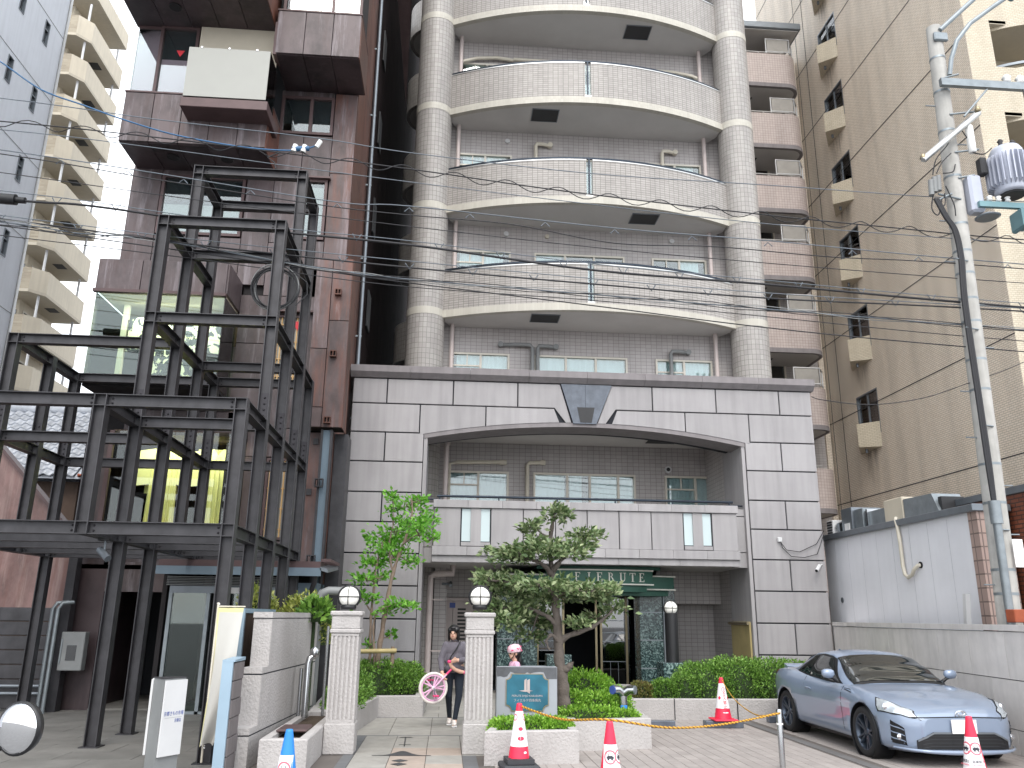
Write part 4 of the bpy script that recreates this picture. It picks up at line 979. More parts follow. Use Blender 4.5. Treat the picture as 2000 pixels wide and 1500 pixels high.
# transformer with cooling fins
TX, TY, TZ = 9.33, 11.75, 8.62
tr = MB().lathe([(.0,0),(.24,0),(.26,.04),(.26,.78),(.22,.86),(.0,.88)], (TX,TY,TZ), 28).build('transformer', 'transformer', UP)
for k in range(26):
    a = 2*math.pi*k/26; c, s = math.cos(a), math.sin(a); m = MB()
    m.hull([(TX+.26*c-.008*s,TY+.26*s+.008*c,TZ+.10),(TX+.26*c+.008*s,TY+.26*s-.008*c,TZ+.10),(TX+.35*c+.008*s,TY+.35*s-.008*c,TZ+.14),(TX+.35*c-.008*s,TY+.35*s+.008*c,TZ+.14)], [(TX+.26*c-.008*s,TY+.26*s+.008*c,TZ+.72),(TX+.26*c+.008*s,TY+.26*s-.008*c,TZ+.72),(TX+.35*c+.008*s,TY+.35*s-.008*c,TZ+.66),(TX+.35*c-.008*s,TY+.35*s+.008*c,TZ+.66)])
    m.build('cooling_fin', 'transformer', tr)
MB().lathe([(.2,-.03),(.2,0)], (TX,TY,TZ), 24).build('base_plate', 'vent_dark', tr)
for dx in (-.1,.12): MB().lathe([(.03,0),(.05,.04),(.03,.08),(.05,.12),(.02,.16)], (TX+dx,TY-.05,TZ+.86), 10).build('bushing', 'vent_dark', tr)
MB().box(8.86,8.98,11.75,11.9,9.0,9.32,.02).build('fuse_box', 'vent_dark', UP)
MB().box(8.62,8.86,11.78,12.0,8.3,9.0,.04).build('switch_box', 'transformer', UP)
MB().lathe([(.16,0),(.2,.02),(.05,.1)], (8.86,11.8,8.18), 16).build('switch_cap', 'grey_metal', UP)
MB().box(8.7,9.9,11.72,11.79,8.36,8.46).build('cross_arm', 'teal_metal', UP)
for k in range(4): MB().box(9.3+.13*k,9.4+.13*k,11.55,11.9,7.95+.05*k,8.3+.05*k,.03).build('fuse_holder', 'teal_metal', UP)
for dx,dz in ((0,0),(.07,.03),(-.07,-.06)): MB().tube([(8.0+dx,11.8,8.62+dz),(8.02+dx,11.8,8.9+dz)], .045, 10).build('cable_sleeve', 'pipe_grey', UP)
MB().tube([(7.98,11.8,8.45),(8.3,11.82,8.62)], .02, 6).build('sleeve_bracket', 'galv', UP)
for off in (-.03,0,.03): MB().tube(smooth([(8.0+off,11.8,8.5),(8.12+off,11.78,8.15),(8.24+off,11.78,7.9),(8.27+off,11.78,7.4),(8.22+off,11.78,6.6),(8.20+off,11.76,5.0),(8.19+off,11.75,4.0),(8.185+off*.6,11.75,3.42)]), .024, 6).build('riser_cable', 'cable', UP)
for pts in ([(8.0,11.8,8.95),(8.1,11.8,9.25),(8.35,11.82,9.55),(8.45,11.82,9.75)],[(8.07,11.8,8.98),(8.2,11.8,9.2),(8.4,11.82,9.4)],[(8.78,11.8,9.42),(8.95,11.76,9.38),(9.1,11.75,9.5)],[(7.95,11.8,8.55),(7.9,11.8,8.3),(8.0,11.8,8.2),(8.1,11.8,8.5)],[(9.2,11.7,9.5),(9.6,11.7,9.35),(10.2,11.7,9.2)],[(9.85,11.74,10.84),(9.82,11.7,10.0),(9.7,11.7,8.5)],[(10.0,11.74,10.84),(9.95,11.7,10.0),(9.85,11.7,8.5)],[(9.4,11.6,7.98),(9.3,11.6,7.8),(9.5,11.6,7.75),(9.6,11.6,8.0)]):
    MB().tube(smooth(pts), .010, 6).build('jumper_wire', 'cable', UP)
MB().tube([(8.19,11.78,1.6),(8.185,11.75,3.1)], .06, 12).tube([(8.185,11.75,3.08),(8.185,11.75,3.42)], .085, 12).build('riser_conduit', 'galv', UP)
MB().tube([(8.60,12.1,1.6),(8.56,12.1,6.5),(8.62,12.05,11)], .01, 5).build('earth_wire', 'wood_dark', UP)
for (a,b_) in (((8.2,11.82,9.0),(8.46,11.84,9.2)),((8.3,11.8,8.2),(8.2,11.8,8.75)),((8.62,11.8,9.9),(8.78,11.8,9.5)),((8.0,11.78,8.3),(8.15,11.78,8.6))): MB().tube(smooth([a,(a[0]*.5+b_[0]*.5+.05,a[1],a[2]*.5+b_[2]*.5-.06),b_]), .010, 5).build('jumper_wire', 'cable', UP)
for z,x1 in ((10.2,8.95),(9.45,8.9),(8.95,8.75),(8.55,8.05),(10.95,8.75)): MB().tube([(PX(z),11.86,z),(x1,11.8,z+.04)], .018, 6).build('bracket_arm', 'galv', UP)
for z in (3.0,4.6,6.2,7.4): MB().tube([(8.16,11.76,z),(8.42,11.84,z)], .014, 6).build('cable_bracket', 'galv', UP)
for k in range(3): MB().lathe([(.02,0),(.05,.02),(.03,.05),(.05,.08),(.02,.1)], (8.9+.16*k,11.74,8.47), 10).build('insulator', 'porcelain', UP)
# ------------------------------------------------------------------ overhead wires
def wire(label, pts, r=.012, mat='cable', name='overhead_wire', y=12.0, extra=None):
    r = r*.78
    p = smooth([(x,y,z) for x,z in pts]); m = MB().tube(p, r, 6)
    return tag(m.build(name, mat, None), label, 'wire', 'wires strung over the street'), p
wire('blue cable sagging across the rust-clad building to a white clamp', [(-8.04,10.55),(-7.51,10.25),(-6.79,9.77),(-6.11,9.53),(-5.53,9.33),(-4.77,9.11),(-4.12,8.99),(-3.46,8.91),(-2.93,8.89),(-2.56,8.92),(-2.31,9.03)], .016, 'cable_blue')
wire('thin topmost wire crossing the whole street from the pole', [(-12,9.85),(-7.39,9.57),(-4.97,9.34),(-2.34,9.15),(-.83,8.97),(2.14,8.76),(5.19,8.71),(8.95,8.64),(14,8.7)], .010, 'cable_grey')
o, sp = wire('straight messenger wire with a spiral wire wound round it', [(-12,9.3),(-7.32,9.15),(-4.92,9.01),(-3.3,8.88),(-.82,8.67),(1.71,8.41),(4.98,8.16),(7.44,8.02),(9.23,7.93),(14,7.8)], .013, 'cable')
pts = []
for i in range(len(sp)-1):
    for k in range(6): q = sp[i].lerp(sp[i+1], k/6); a = q.x*math.pi*2/.85; pts.append(q+Vector((0,.06*math.sin(a),.07*math.cos(a)-.02)))
MB().tube(pts, .008, 5).build('spiral_wire', 'cable', o)
def hangers(o, p, step, h, mat='cable_grey'):
    d = 0; m = None
    for i in range(len(p)-1):
        d += (p[i+1]-p[i]).length
        if d > step: d = 0; q = p[i]; MB().tube([(q.x-.07,q.y,q.z+h),(q.x,q.y,q.z-.03),(q.x+.07,q.y,q.z+h)], .009, 4).build('hanger', mat, o)
o, p = wire('upper wire of the pair over the fifth-floor balcony', [(-12,9.1),(-7.23,8.64),(-4.84,8.37),(-1.93,8.01),(-.79,8.0),(2.55,7.78),(5.11,7.68),(8.36,7.51),(14,7.3)], .011, 'cable_grey'); hangers(o, p, 1.0, -.1)
wire('slacker lower wire of the pair over the fifth-floor balcony', [(-12,9.0),(-7.22,8.57),(-4.83,8.26),(-2.24,7.95),(-.78,7.84),(.87,7.76),(2.54,7.51),(4.24,7.53),(6.14,7.44),(8.34,7.42),(14,7.2)], .011, 'cable')
wire('thin support wire above the thick black cable', [(-12,8.3),(-7.10,7.93),(-5.7,7.81),(-3.17,7.54),(-.76,7.39),(2.2,7.13),(5.06,6.97),(8.52,6.79),(14,6.6)], .009, 'cable_grey')
o, p = wire('thick black cable with a fat joint at its left end', [(-12,8.1),(-7.08,7.79),(-5.69,7.74),(-3.16,7.47),(-.75,7.32),(2.2,7.02),(5.05,6.90),(8.51,6.72),(14,6.5)], .024, 'cable'); hangers(o, p, .9, .09)
MB().tube([(-8.0,12,7.84),(-7.5,12,7.815),(-6.84,12,7.785)], .085, 14).tube([(-6.84,12,7.785),(-6.7,12,7.78)], .05, 10).build('cable_joint', 'black', o)
wire('thin support wire over the lower dark cable', [(-12,7.9),(-7.03,7.51),(-3.92,7.24),(-.74,7.04),(2.2,6.87),(5.04,6.75),(8.5,6.68),(14,6.6)], .009, 'cable_grey')
o, p = wire('dark cable with clips under the thick black one', [(-12,7.85),(-7.02,7.45),(-3.91,7.15),(-.74,6.93),(2.19,6.78),(5.04,6.66),(8.5,6.63),(14,6.5)], .017, 'cable'); hangers(o, p, .8, .07)
o, p = wire('bundle of grey wires from which the cable coil hangs', [(-12,7.8),(-7.01,7.40),(-5.85,7.27),(-4.7,7.22),(-2.32,6.88),(-.73,6.73),(2.19,6.60),(5.02,6.47),(8.19,6.33),(14,6.1)], .012, 'cable_grey')
for k in range(3): MB().tube([q+Vector((0,.03*math.sin(i*.7+k*2),.035*math.cos(i*.9+k*2))) for i,q in enumerate(p)], .007, 5).build('strand', 'cable' if k else 'pipe_grey', o)
wire('faint wire just under the spiral-wound messenger wire', [(-12,9.15),(-7.3,9.0),(-4.9,8.82),(-2.2,8.56),(.8,8.3),(4.9,8.0),(8.4,7.88),(14,7.75)], .009, 'cable_grey')
wire('faint wire midway between the balcony pair and the thick cable', [(-12,8.75),(-7.2,8.25),(-4.0,7.92),(-1.0,7.66),(2.2,7.42),(5.0,7.28),(8.4,7.15),(14,7.0)], .009, 'cable')
wire('faint wire just below the bundle at the portal height', [(-12,7.6),(-7.0,7.18),(-4.0,6.92),(-1.0,6.62),(2.2,6.5),(5.0,6.34),(8.2,6.14),(14,5.9)], .009, 'cable')
wire('lowest wire dropping towards the right past the pole', [(-12,7.8),(-7.0,7.34),(-5.07,7.14),(-2.32,6.84),(-.73,6.67),(2.19,6.41),(5.0,6.15),(8.13,5.96),(14,5.7)], .012, 'cable')
wire('drop wire from the portal corner up to the right edge', [(8.42,6.55),(8.6,6.5),(9.0,6.42)], .008, 'cable', y=17.9) if False else None
o, p = wire('service drop wire sagging from the portal corner past the pole', [(5.61,5.03),(5.81,4.98),(6.56,4.93),(7.41,5.06),(8.12,5.30),(9.23,5.73),(11,6.6)], .009, 'cable')
ck = []
rr = random.Random(5)
CL = thing('cable_coil', 'loose coil of spare black cable tied under the wire bundle', 'cable coil', (-2.78,12,6.8))
for k in range(9):
    rx, rz = .33+rr.uniform(-.035,.03), .36+rr.uniform(-.04,.03); cx, cz = -2.78+rr.uniform(-.02,.03), 6.49+rr.uniform(-.02,.02); yo = rr.uniform(-.05,.05)
    MB().tube([(cx+rx*math.cos(a),12+yo+.03*math.sin(2*a),cz+rz*math.sin(a)) for a in [2*math.pi*i/32 for i in range(33)]], .010, 5).build('loop', 'cable' if k % 3 else 'pipe_grey', CL)
for a in (1.5,4.6): MB().tube([(-2.78+.33*math.cos(a)-.03,12,6.49+.36*math.sin(a)),(-2.78+.33*math.cos(a)+.03,12,6.49+.36*math.sin(a)+.005)], .055, 8).build('tie', 'wood_dark', CL)
MB().tube([(-2.5,11.98,6.75),(-2.3,11.98,6.6),(-2.28,11.98,6.4),(-2.45,11.98,6.2)], .009, 5).build('loop', 'cable', CL)
CC = thing('wire_clamp', 'white and blue cable clamp on the topmost wire by the rust building', 'clamp', (-2.6,12,8.95))
MB().tube([(-2.72,12,8.93),(-2.45,12,8.95)], .04, 8).build('body', 'cable_blue', CC); MB().tube([(-2.34,12,8.98),(-2.28,12,9.1)], .04, 8).build('hook', 'porcelain', CC)
for dx in (-2.7,-2.55): MB().tube([(dx,12,8.88),(dx+.03,12,9.0)], .045, 8).build('ferrule', 'porcelain', CC)
MB().tube([(-2.9,12,8.86),(-3.1,12,8.75),(-2.98,12,8.66),(-2.95,12,8.55)], .012, 5).build('tail', 'cable', CC)
# fittings on the portal
def bullet_camera(name, label, x, y, z, dx, dy, dz, r, L, mat, parent=None, mount=None):
    t = thing(name, label, 'camera', (x,y,z)); d = Vector((dx,dy,dz)).normalized(); p = Vector((x,y,z))
    MB().tube([p, p+d*L], r, 14).build('housing', mat, t); MB().tube([p+d*(L-.005), p+d*(L+.004)], r*.8, 14).build('lens', 'black', t)
    if mount: MB().tube([mount, (p+d*L*.3)], r*.35, 8).build('mount', mat, t)
    return t
bullet_camera('security_camera', 'white bullet security camera on the right portal pier', 8.18, 17.86, 2.82, -.6, -.5, -.55, .04, .2, 'white_paint', mount=(8.3,17.99,2.86))
jb = thing('junction_box', 'small white junction box with drooping wire on the right portal pier', 'box', (7.36,17.97,3.37)); MB().box(7.32,7.41,17.93,17.998,3.33,3.43,.008).build('case', 'white_paint', jb)
MB().tube([(7.38,17.96,3.33),(7.42,17.96,3.2),(7.6,17.96,3.02),(7.9,17.96,3.0),(8.2,17.96,3.08),(8.38,17.96,3.5)], .008, 5).tube([(7.38,17.96,3.33),(7.5,17.96,3.16),(7.8,17.96,3.12),(8.2,17.96,3.3),(8.4,17.96,3.6)], .008, 5).build('lead', 'cable', jb)
BF = thing('bamboo_screen', 'pale bamboo screen panel beside the right portal pier', 'screen', (6.4,17.6,0))
for k in range(9): MB().tube([(6.63+.012,18.2+.13*k,.3),(6.63+.012,18.2+.13*k,1.62)], .02, 6).build('cane', 'bamboo', BF)
MB().box(6.60,6.64,18.12,19.3,.3,1.6).build('mat', 'bamboo', BF)
for z in (.55,1.58): MB().tube([(6.57,18.1,z),(6.57,19.35,z)], .035, 8).build('cross_pole', 'brass', BF)
# ------------------------------------------------------------------ pale blue block at the far left
IB = thing('ice_blue_building', 'pale ice-blue building flank with narrow slit windows at the far left', 'building', (-20,20,0))
hs = []
for k in range(-3,8):
    t = 23.52-2.93*k; hs += [(27.72,28.08,t-1.0,t),(25.95,26.31,t-1.0,t)] if t-1 > 0 else []
fl = wallholes('flank_wall', 'ice_wall', IB, 3, 29.2, 0, 38, -16, hs, 'x')
for k in range(10): MB().box(-15.999,-15.992,3,29.2,3.2+2.93*k,3.225+2.93*k).build('joint', 'pipe_grey', fl)
box('rear_wall', 'ice_wall', IB, -24, -16, 29.1, 29.2, 0, 38); box('corner_trim', 'alu', IB, -16, -15.95, 29.12, 29.25, 0, 38)
for (a,b_,z0,z1) in hs:
    w = MB().box(-16.12,-15.98,a,a+.04,z0,z1).box(-16.12,-15.98,b_-.04,b_,z0,z1).box(-16.12,-15.98,a+.04,b_-.04,z0,z0+.04).box(-16.12,-15.98,a+.04,b_-.04,z1-.04,z1).box(-16.1,-16.0,a+.04,b_-.04,z0+.62,z0+.66).build('window', 'grey_metal', IB)
    box('pane', 'glass', w, -16.06, -16.055, a+.04, b_-.04, z0+.04, z1-.04); box('blind', 'curtain_pale', w, -16.3, -16.28, a-.1, b_+.1, z0-.1, z0+.62); box('room', 'room_dark', w, -16.9, -16.88, a-.5, b_+.5, z0-.5, z1+.5)
# ------------------------------------------------------------------ beige balcony tower
BT = thing('beige_tower', 'beige apartment tower with stacked chamfered balconies behind the blue building', 'building', (-25,46,0))
box('core', 'beige_paint', BT, -34, -23.6, 43.6, 47.3, 0, 37.2); box('core_face', 'beige_brick', BT, -34, -24.6, 43.0, 43.6, 0, 37.2)
for k in range(-1,14):
    zt = 35.44-2.68*k; zb = zt-1.38
    if k == -1:
        rf = MB().hull([(-24.6,42.3,37.1),(-22.6,42.3,37.1),(-22.0,43.0,37.1),(-22.0,47.5,37.1),(-24.6,47.5,37.1)], [(-24.6,42.3,38.2),(-22.6,42.3,38.2),(-22.0,43.0,38.2),(-22.0,47.5,38.2),(-24.6,47.5,38.2)]).build('roof', 'beige_paint', BT)
        for i in range(9): MB().tube([(-22.1,43.1+.54*i,38.2),(-22.1,43.1+.54*i,39.1)], .025, 6).build('rail_post', 'alu', rf)
        MB().tube([(-22.1,43.1,39.1),(-22.1,47.5,39.1)], .03, 6).tube([(-22.1,43.1,38.7),(-22.1,47.5,38.7)], .02, 6).build('rail', 'alu', rf); continue
    out = [(-24.6,42.3),(-22.6,42.3),(-22.0,43.0),(-22.0,47.4),(-24.6,47.4)]
    inn = [(-24.6,42.45),(-22.66,42.45),(-22.15,43.06),(-22.15,47.25),(-24.6,47.25)]
    sl = MB().hull([(x,y,zb) for x,y in out], [(x,y,zb+.16) for x,y in out]).build('balcony', 'beige_soffit', BT)
    for i,mt in ((0,'beige_brick'),(1,'beige_paint'),(2,'beige_paint'),(3,'beige_paint')):
        a, b_, c, d = out[i], out[i+1], inn[i+1], inn[i]
        MB().hull([(*p,zb+.161) for p in (a,b_,c,d)], [(*p,zt) for p in (a,b_,c,d)]).build('parapet', mt, sl)
    MB().tube([(-22.35,42.95,zt),(-22.35,42.95,zb+2.68)], .07, 8).tube([(-22.3,47.0,zt),(-22.3,47.0,zb+2.68)], .07, 8).build('post', 'white_paint', sl)
    MB().box(-22.9,-22.35,44.8,45.5,zb-.012,zb-.004).build('hatch', 'vent_dark', sl)
    w = MB().box(-23.6,-23.55,44.0,46.4,zb+.2,zb+2.2).build('window', 'frame_cream', BT); box('pane', 'glass_dark', w, -23.548, -23.54, 44.1, 46.3, zb+.3, zb+2.1)
    MB().box(-24.3,-23.7,43.55,43.59,zb+.2,zb+2.1).build('door', 'glass_dark', BT)
# ------------------------------------------------------------------ old house with a tiled roof, seen through the steel frame
OH = thing('old_house', 'old wooden house with a grey pantile roof behind the steel frame', 'house', (-11.5,22,0))
box('wall', 'wood_dark', OH, -14, -9.3, 21.3, 26, 0, 4.8); box('plaster', 'beige_paint', OH, -9.32, -9.2, 21.4, 22.2, 2.6, 4.7)
MB().box(-12,-10.4,21.25,21.29,2.6,4.3).build('window', 'glass_dark', OH)
rf = MB().hull([(-14.2,20.9,4.82),(-9.1,20.9,4.82),(-9.1,23.5,7.02),(-14.2,23.5,7.02)], [(-14.2,20.9,4.88),(-9.1,20.9,4.88),(-9.1,23.5,7.08),(-14.2,23.5,7.08)]).build('roof', 'roof_tile', OH)
MB().hull([(-14.2,23.5,7.02),(-9.1,23.5,7.02),(-9.1,26.1,4.85),(-14.2,26.1,4.85)], [(-14.2,23.5,7.08),(-9.1,23.5,7.08),(-9.1,26.1,4.9),(-14.2,26.1,4.9)]).build('roof_back', 'roof_tile', OH)
tl = None; sx, ry = .27, .26; slope = math.atan2(2.2,2.6); Ls = math.hypot(2.2,2.6)
m = MB(); nn = 8
prof = [(i/nn*sx, .035*math.sin(2*math.pi*i/nn)+.02) for i in range(nn+1)]
a = m.add([(x,0,z+.03) for x,z in prof]); b_ = m.add([(x,ry*1.12,z) for x,z in prof]); c = m.add([(x,0,z) for x,z in prof])
for i in range(nn): m.face([a+i,a+i+1,b_+i+1,b_+i], None, 0, True); m.face([c+i,c+i+1,a+i+1,a+i])
proto = m.build('roof_tile', 'roof_tile', rf)
proto.rotation_euler = (slope,0,0); first = True; ox, oy, oz = ORG[rf.name]
proto.data.transform(Matrix.Translation((ox,oy,oz)))
for r in range(13):
    for q in range(18):
        t = proto if first else copy_obj(proto, rf); first = False
        t.location = (-14.1+sx*q-ox, 20.86+math.cos(slope)*ry*r-oy, 4.87+math.sin(slope)*ry*r-oz)
MB().tube([(-14.2,23.5,7.16),(-9.0,23.5,7.16)], .12, 10).build('ridge', 'roof_tile', rf)
MB().tube([(-9.15,20.85,4.9),(-9.0,20.85,4.9),(-9.02,20.9,3.0)], .05, 8).build('gutter', 'orange_rust', OH)
# ------------------------------------------------------------------ rust-clad building with stacked boxes
RB = thing('rust_building', 'building clad in rusty weathering steel with stacked projecting boxes', 'building', (-4.6,18,0))
YW = 16.2
box('core', 'rust_joint', RB, -6.93, -4.4, 18.6, 30, 0, 22); box('core', 'rust_joint', RB, -4.4, -2.42, 16.25, 30, 0, 22); box('core', 'rust_joint', RB, -6.93, -4.4, 16.25, 18.6, 8.2, 22); box('core', 'rust_joint', RB, -6.93, -4.4, 16.25, 18.6, 5.0, 5.7)
def clad(x0, x1, z0, z1, Y=YW, mat='rust_panel', parent=RB, name='panel', th=.035):
    g_ = .006; return MB().box(x0+g_, x1-g_, Y-th, Y+.03, z0+g_, z1-g_, .004).build(name, mat, parent)
for r in [(-6.95,-6.33,8.22,10.8),(-6.33,-5.62,8.22,9.27),(-5.62,-5.05,8.22,9.27),(-5.05,-4.55,8.22,9.27),(-6.33,-4.55,10.68,10.8),(-4.55,-3.98,8.22,10.8),(-3.98,-3.44,9.2,10.8),(-3.98,-3.44,8.0,9.2),(-3.44,-2.82,8.0,9.28),(-3.44,-2.82,10.74,11.8),(-3.98,-3.44,10.8,11.8),(-4.42,-3.7,6.95,8.0),(-4.42,-3.7,5.2,6.95),(-3.7,-3.0,7.6,8.0),(-3.7,-3.0,5.2,6.05),(-3.0,-2.84,5.2,8.7),(-4.0,-2.84,4.62,5.2),(-4.0,-3.6,2.9,4.62),(-3.6,-2.86,2.5,3.0),(-6.95,-6.38,2.5,5.0),(-6.38,-4.0,4.98,5.5),(-4.0,-3.6,2.5,2.9),(-6.95,-4.4,5.5,5.74),(-4.0,-2.84,12.78,12.92)]: clad(*r)
for x0,x1 in ((-6.38,-5.2),(-5.2,-4.0)): clad(x0,x1,2.55,3.17)
for r in ((-2.82,-2.33,8.72,10.9),(-2.82,-2.33,10.9,12.9),(-2.86,-2.33,2.5,5.14)): clad(*r, mat='rust_mix')
# windows in the wall
def rwin(x0, x1, z0, z1, Y, splits=(), blind=.6, bmat='blind_pink', mark=None, glass='glass'):
    w = MB().box(x0,x1,Y-.06,Y+.06,z0,z0+.06).box(x0,x1,Y-.06,Y+.06,z1-.06,z1).box(x0,x0+.06,Y-.06,Y+.06,z0+.06,z1-.06).box(x1-.06,x1,Y-.06,Y+.06,z0+.06,z1-.06)
    for s in splits: x = x0+(x1-x0)*s; w.box(x-.035,x+.035,Y-.055,Y+.055,z0+.06,z1-.06)
    w = w.build('window', 'rust_trim', RB); box('pane', glass, w, x0+.06, x1-.06, Y-.005, Y, z0+.06, z1-.06)
    if blind: box('blind', bmat, w, x0+.07, x1-.07, Y+.02, Y+.03, z0+.06, z0+.06+(z1-z0-.12)*blind)
    if mark: MB().prism_y([(mark[0]-.085,mark[1]+.08),(mark[0],mark[1]-.07),(mark[0]+.085,mark[1]+.08)], Y-.012, Y-.007).build('rescue_mark', 'red_mark', w)
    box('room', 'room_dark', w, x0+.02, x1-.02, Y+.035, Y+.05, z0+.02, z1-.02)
    return w
rwin(-6.31,-4.57,9.29,10.67,16.19,(.48,),.52,'screen_white',(-4.85,9.95)); rwin(-3.42,-2.84,9.3,10.72,16.19,(),.92,'screen_white'); rwin(-3.98,-2.83,11.82,12.77,16.19,(.57,),.28,'blind_pink')
MB().box(-3.5,-2.78,16.05,16.2,10.72,10.76).build('rain_lip', 'rust_trim', RB)
# lattice windows beside the shop
for (x0,x1,z0,z1) in ((-3.68,-3.02,6.07,7.58),(-3.58,-2.88,3.02,4.6)):
    w = MB().box(x0,x1,16.14,16.22,z0,z0+.05).box(x0,x1,16.14,16.22,z1-.05,z1).box(x0,x0+.05,16.14,16.22,z0+.05,z1-.05).box(x1-.05,x1,16.14,16.22,z0+.05,z1-.05).build('lattice_window', 'rust_trim', RB)
    box('paper', 'screen_white', w, x0+.05, x1-.05, 16.2, 16.21, z0+.05, z1-.05)
    for k in range(9): x = x0+.08+(x1-x0-.16)*k/8; MB().box(x-.012,x+.012,16.165,16.195,z0+.05,z1-.05).build('lattice_bar', 'wood_lattice', w)
    for k in range(4): z = z0+.2+(z1-z0-.4)*k/3; MB().box(x0+.05,x1-.05,16.168,16.192,z-.01,z+.01).build('lattice_bar', 'wood_lattice', w)
MB().prism_y([(-3.36,7.45),(-3.2,7.25),(-3.2,7.45)], 16.150,16.156).build('rescue_mark', 'red_mark', RB)
MB().box(-3.75,-2.8,16.02,16.2,7.62,7.66).build('rain_lip', 'rust_trim', RB)
# box on the fifth floor
def cladbox(x0, x1, y0, y1, z0, z1, n, lights=(), nd=1):
    b_ = box('box', 'rust_joint', RB, x0+.02, x1-.02, y0+.03, y1, z0+.03, z1-.01)
    for i in range(n):
        a, c = x0+(x1-x0)*i/n, x0+(x1-x0)*(i+1)/n
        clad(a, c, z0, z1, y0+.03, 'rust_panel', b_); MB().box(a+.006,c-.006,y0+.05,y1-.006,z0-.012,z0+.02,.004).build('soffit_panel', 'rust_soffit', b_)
    MB().box(x0-.012,x0+.015,y0+.02,y1,z0,z1).build('side_panel', 'rust_panel', b_); MB().box(x1-.015,x1+.012,y0+.02,y1,z0,z1).build('side_panel', 'rust_side', b_)
    MB().box(x0-.02,x1+.02,y0-.02,y1,z1,z1+.035).build('cap', 'rust_trim', b_)
    for lx in lights: MB().lathe([(.12,-.03),(.12,.0),(.085,.0),(.08,.02)], (lx,(y0+y1)/2-.05,z0-.012), 18).build('downlight', 'rust_joint', b_)
    return b_
cladbox(-6.87,-3.98,15.1,16.2,10.8,11.93,5,(-5.95,-4.85)); cladbox(-3.93,-2.19,14.9,16.2,12.93,13.98,3); cladbox(-6.95,-4.02,14.0,15.35,13.7,16.2,5,(-5.95,))
# glazed storey between: pink corner panes, framed casement and the bay with frosted glass
box('floor', 'rust_joint', RB, -6.8, -4.0, 15.3, 16.2, 11.9, 11.96); box('back_room', 'room_dark', RB, -6.9, -2.4, 16.21, 16.24, 11.9, 13.8)
w = MB().box(-6.9,-6.42,15.28,15.34,11.97,12.02).box(-6.9,-6.42,15.28,15.34,13.62,13.69).build('corner_window', 'rust_trim', RB); box('pane', 'glass', w, -6.89, -6.42, 15.3, 15.306, 12.02, 13.62); box('blind', 'blind_pink', w, -6.88, -6.43, 15.33, 15.34, 12.02, 13.62); box('side_pane', 'glass', w, -6.9, -6.894, 15.31, 16.15, 12.0, 13.62)
rwin(-6.42,-5.62,11.96,13.7,15.3,(),.55,'blind_pink',(-5.98,13.05))
by = box('bay', 'rust_trim', RB, -5.58, -3.88, 14.58, 15.6, 11.33, 11.54, .01)
box('frosted_rail', 'screen_white', by, -5.55, -3.93, 14.6, 14.612, 11.58, 12.72); box('frosted_side', 'glass', by, -3.94, -3.93, 14.62, 15.3, 11.58, 12.72); box('frosted_side', 'glass', by, -5.55, -5.54, 14.62, 15.3, 11.58, 12.72)
for x in (-5.3,-4.75,-4.2): MB().box(x-.02,x+.02,14.59,14.622,12.71,12.745).build('clip', 'steel_bright', by)
box('blind', 'beige_soffit', by, -5.58, -3.95, 15.2, 15.22, 11.54, 13.69); box('jamb', 'rust_trim', by, -3.97, -3.9, 14.9, 15.3, 12.9, 13.69)
wl = box('upper_window', 'rust_trim', RB, -3.9, -2.2, 15.05, 15.12, 14.02, 14.08); box('pane', 'glass', wl, -3.8, -2.24, 15.07, 15.076, 14.08, 15.6); box('blind', 'blind_pink', wl, -3.8, -2.25, 15.1, 15.11, 14.08, 15.6)
for x in (-3.85,-2.83,-2.24): MB().box(x-.03,x+.03,15.05,15.12,14.08,15.6).build('mullion', 'rust_trim', wl)
box('upper_core', 'rust_joint', RB, -3.92, -2.25, 15.13, 16.3, 13.98, 22)
# right-hand slab of tall panels with cut steel stubs
sb = box('panel_slab', 'rust_joint', RB, -2.83, -2.14, 15.77, 16.26, 5.17, 8.68)
for (x0,x1,z0,z1) in ((-2.85,-2.52,5.55,6.75),(-2.85,-2.52,6.75,8.7),(-2.52,-2.12,5.15,7.35),(-2.52,-2.12,7.35,8.7),(-2.85,-2.52,5.15,5.55)): clad(x0,x1,z0,z1,15.76,'rust_mix',sb)
MB().box(-2.135,-2.115,15.74,16.3,5.15,8.7).build('side_panel', 'rust_side', sb)
def stub(x, y, z, s=.13, mat='rust_side', parent=sb):
    h = s/2; MB().box(x-h,x+h,y-.1,y,z-h,z-h+.02).box(x-h,x+h,y-.1,y,z+h-.02,z+h).box(x-.008,x+.008,y-.1,y,z-h+.02,z+h-.02).box(x-h,x-h+.015,y-.1,y,z-h+.02,z+h-.02).box(x+h-.015,x+h,y-.1,y,z-h+.02,z+h-.02).build('beam_stub', mat, parent)
for x,z in ((-2.37,7.94),(-2.38,6.63),(-2.40,5.28)): stub(x,15.72,z)
box('gap_post', 'blue_dim', RB, -2.5, -2.32, 15.85, 15.9, 2.0, 5.12); MB().box(-2.52,-2.48,15.8,15.95,2.0,5.12).box(-2.34,-2.30,15.8,15.95,2.0,5.12).build('gap_post_flange', 'steel_dark', RB)
for x,z in ((-2.48,4.07),(-2.52,2.64)): stub(x,15.8,z,.16,'steel_dark',RB)
for z,x in ((4.95,-2.66),(3.95,-2.72),(3.95,-2.38)): MB().box(x-.05,x+.05,16.13,16.164,z-.06,z+.06).build('cover_plate', 'steel_dark', RB)
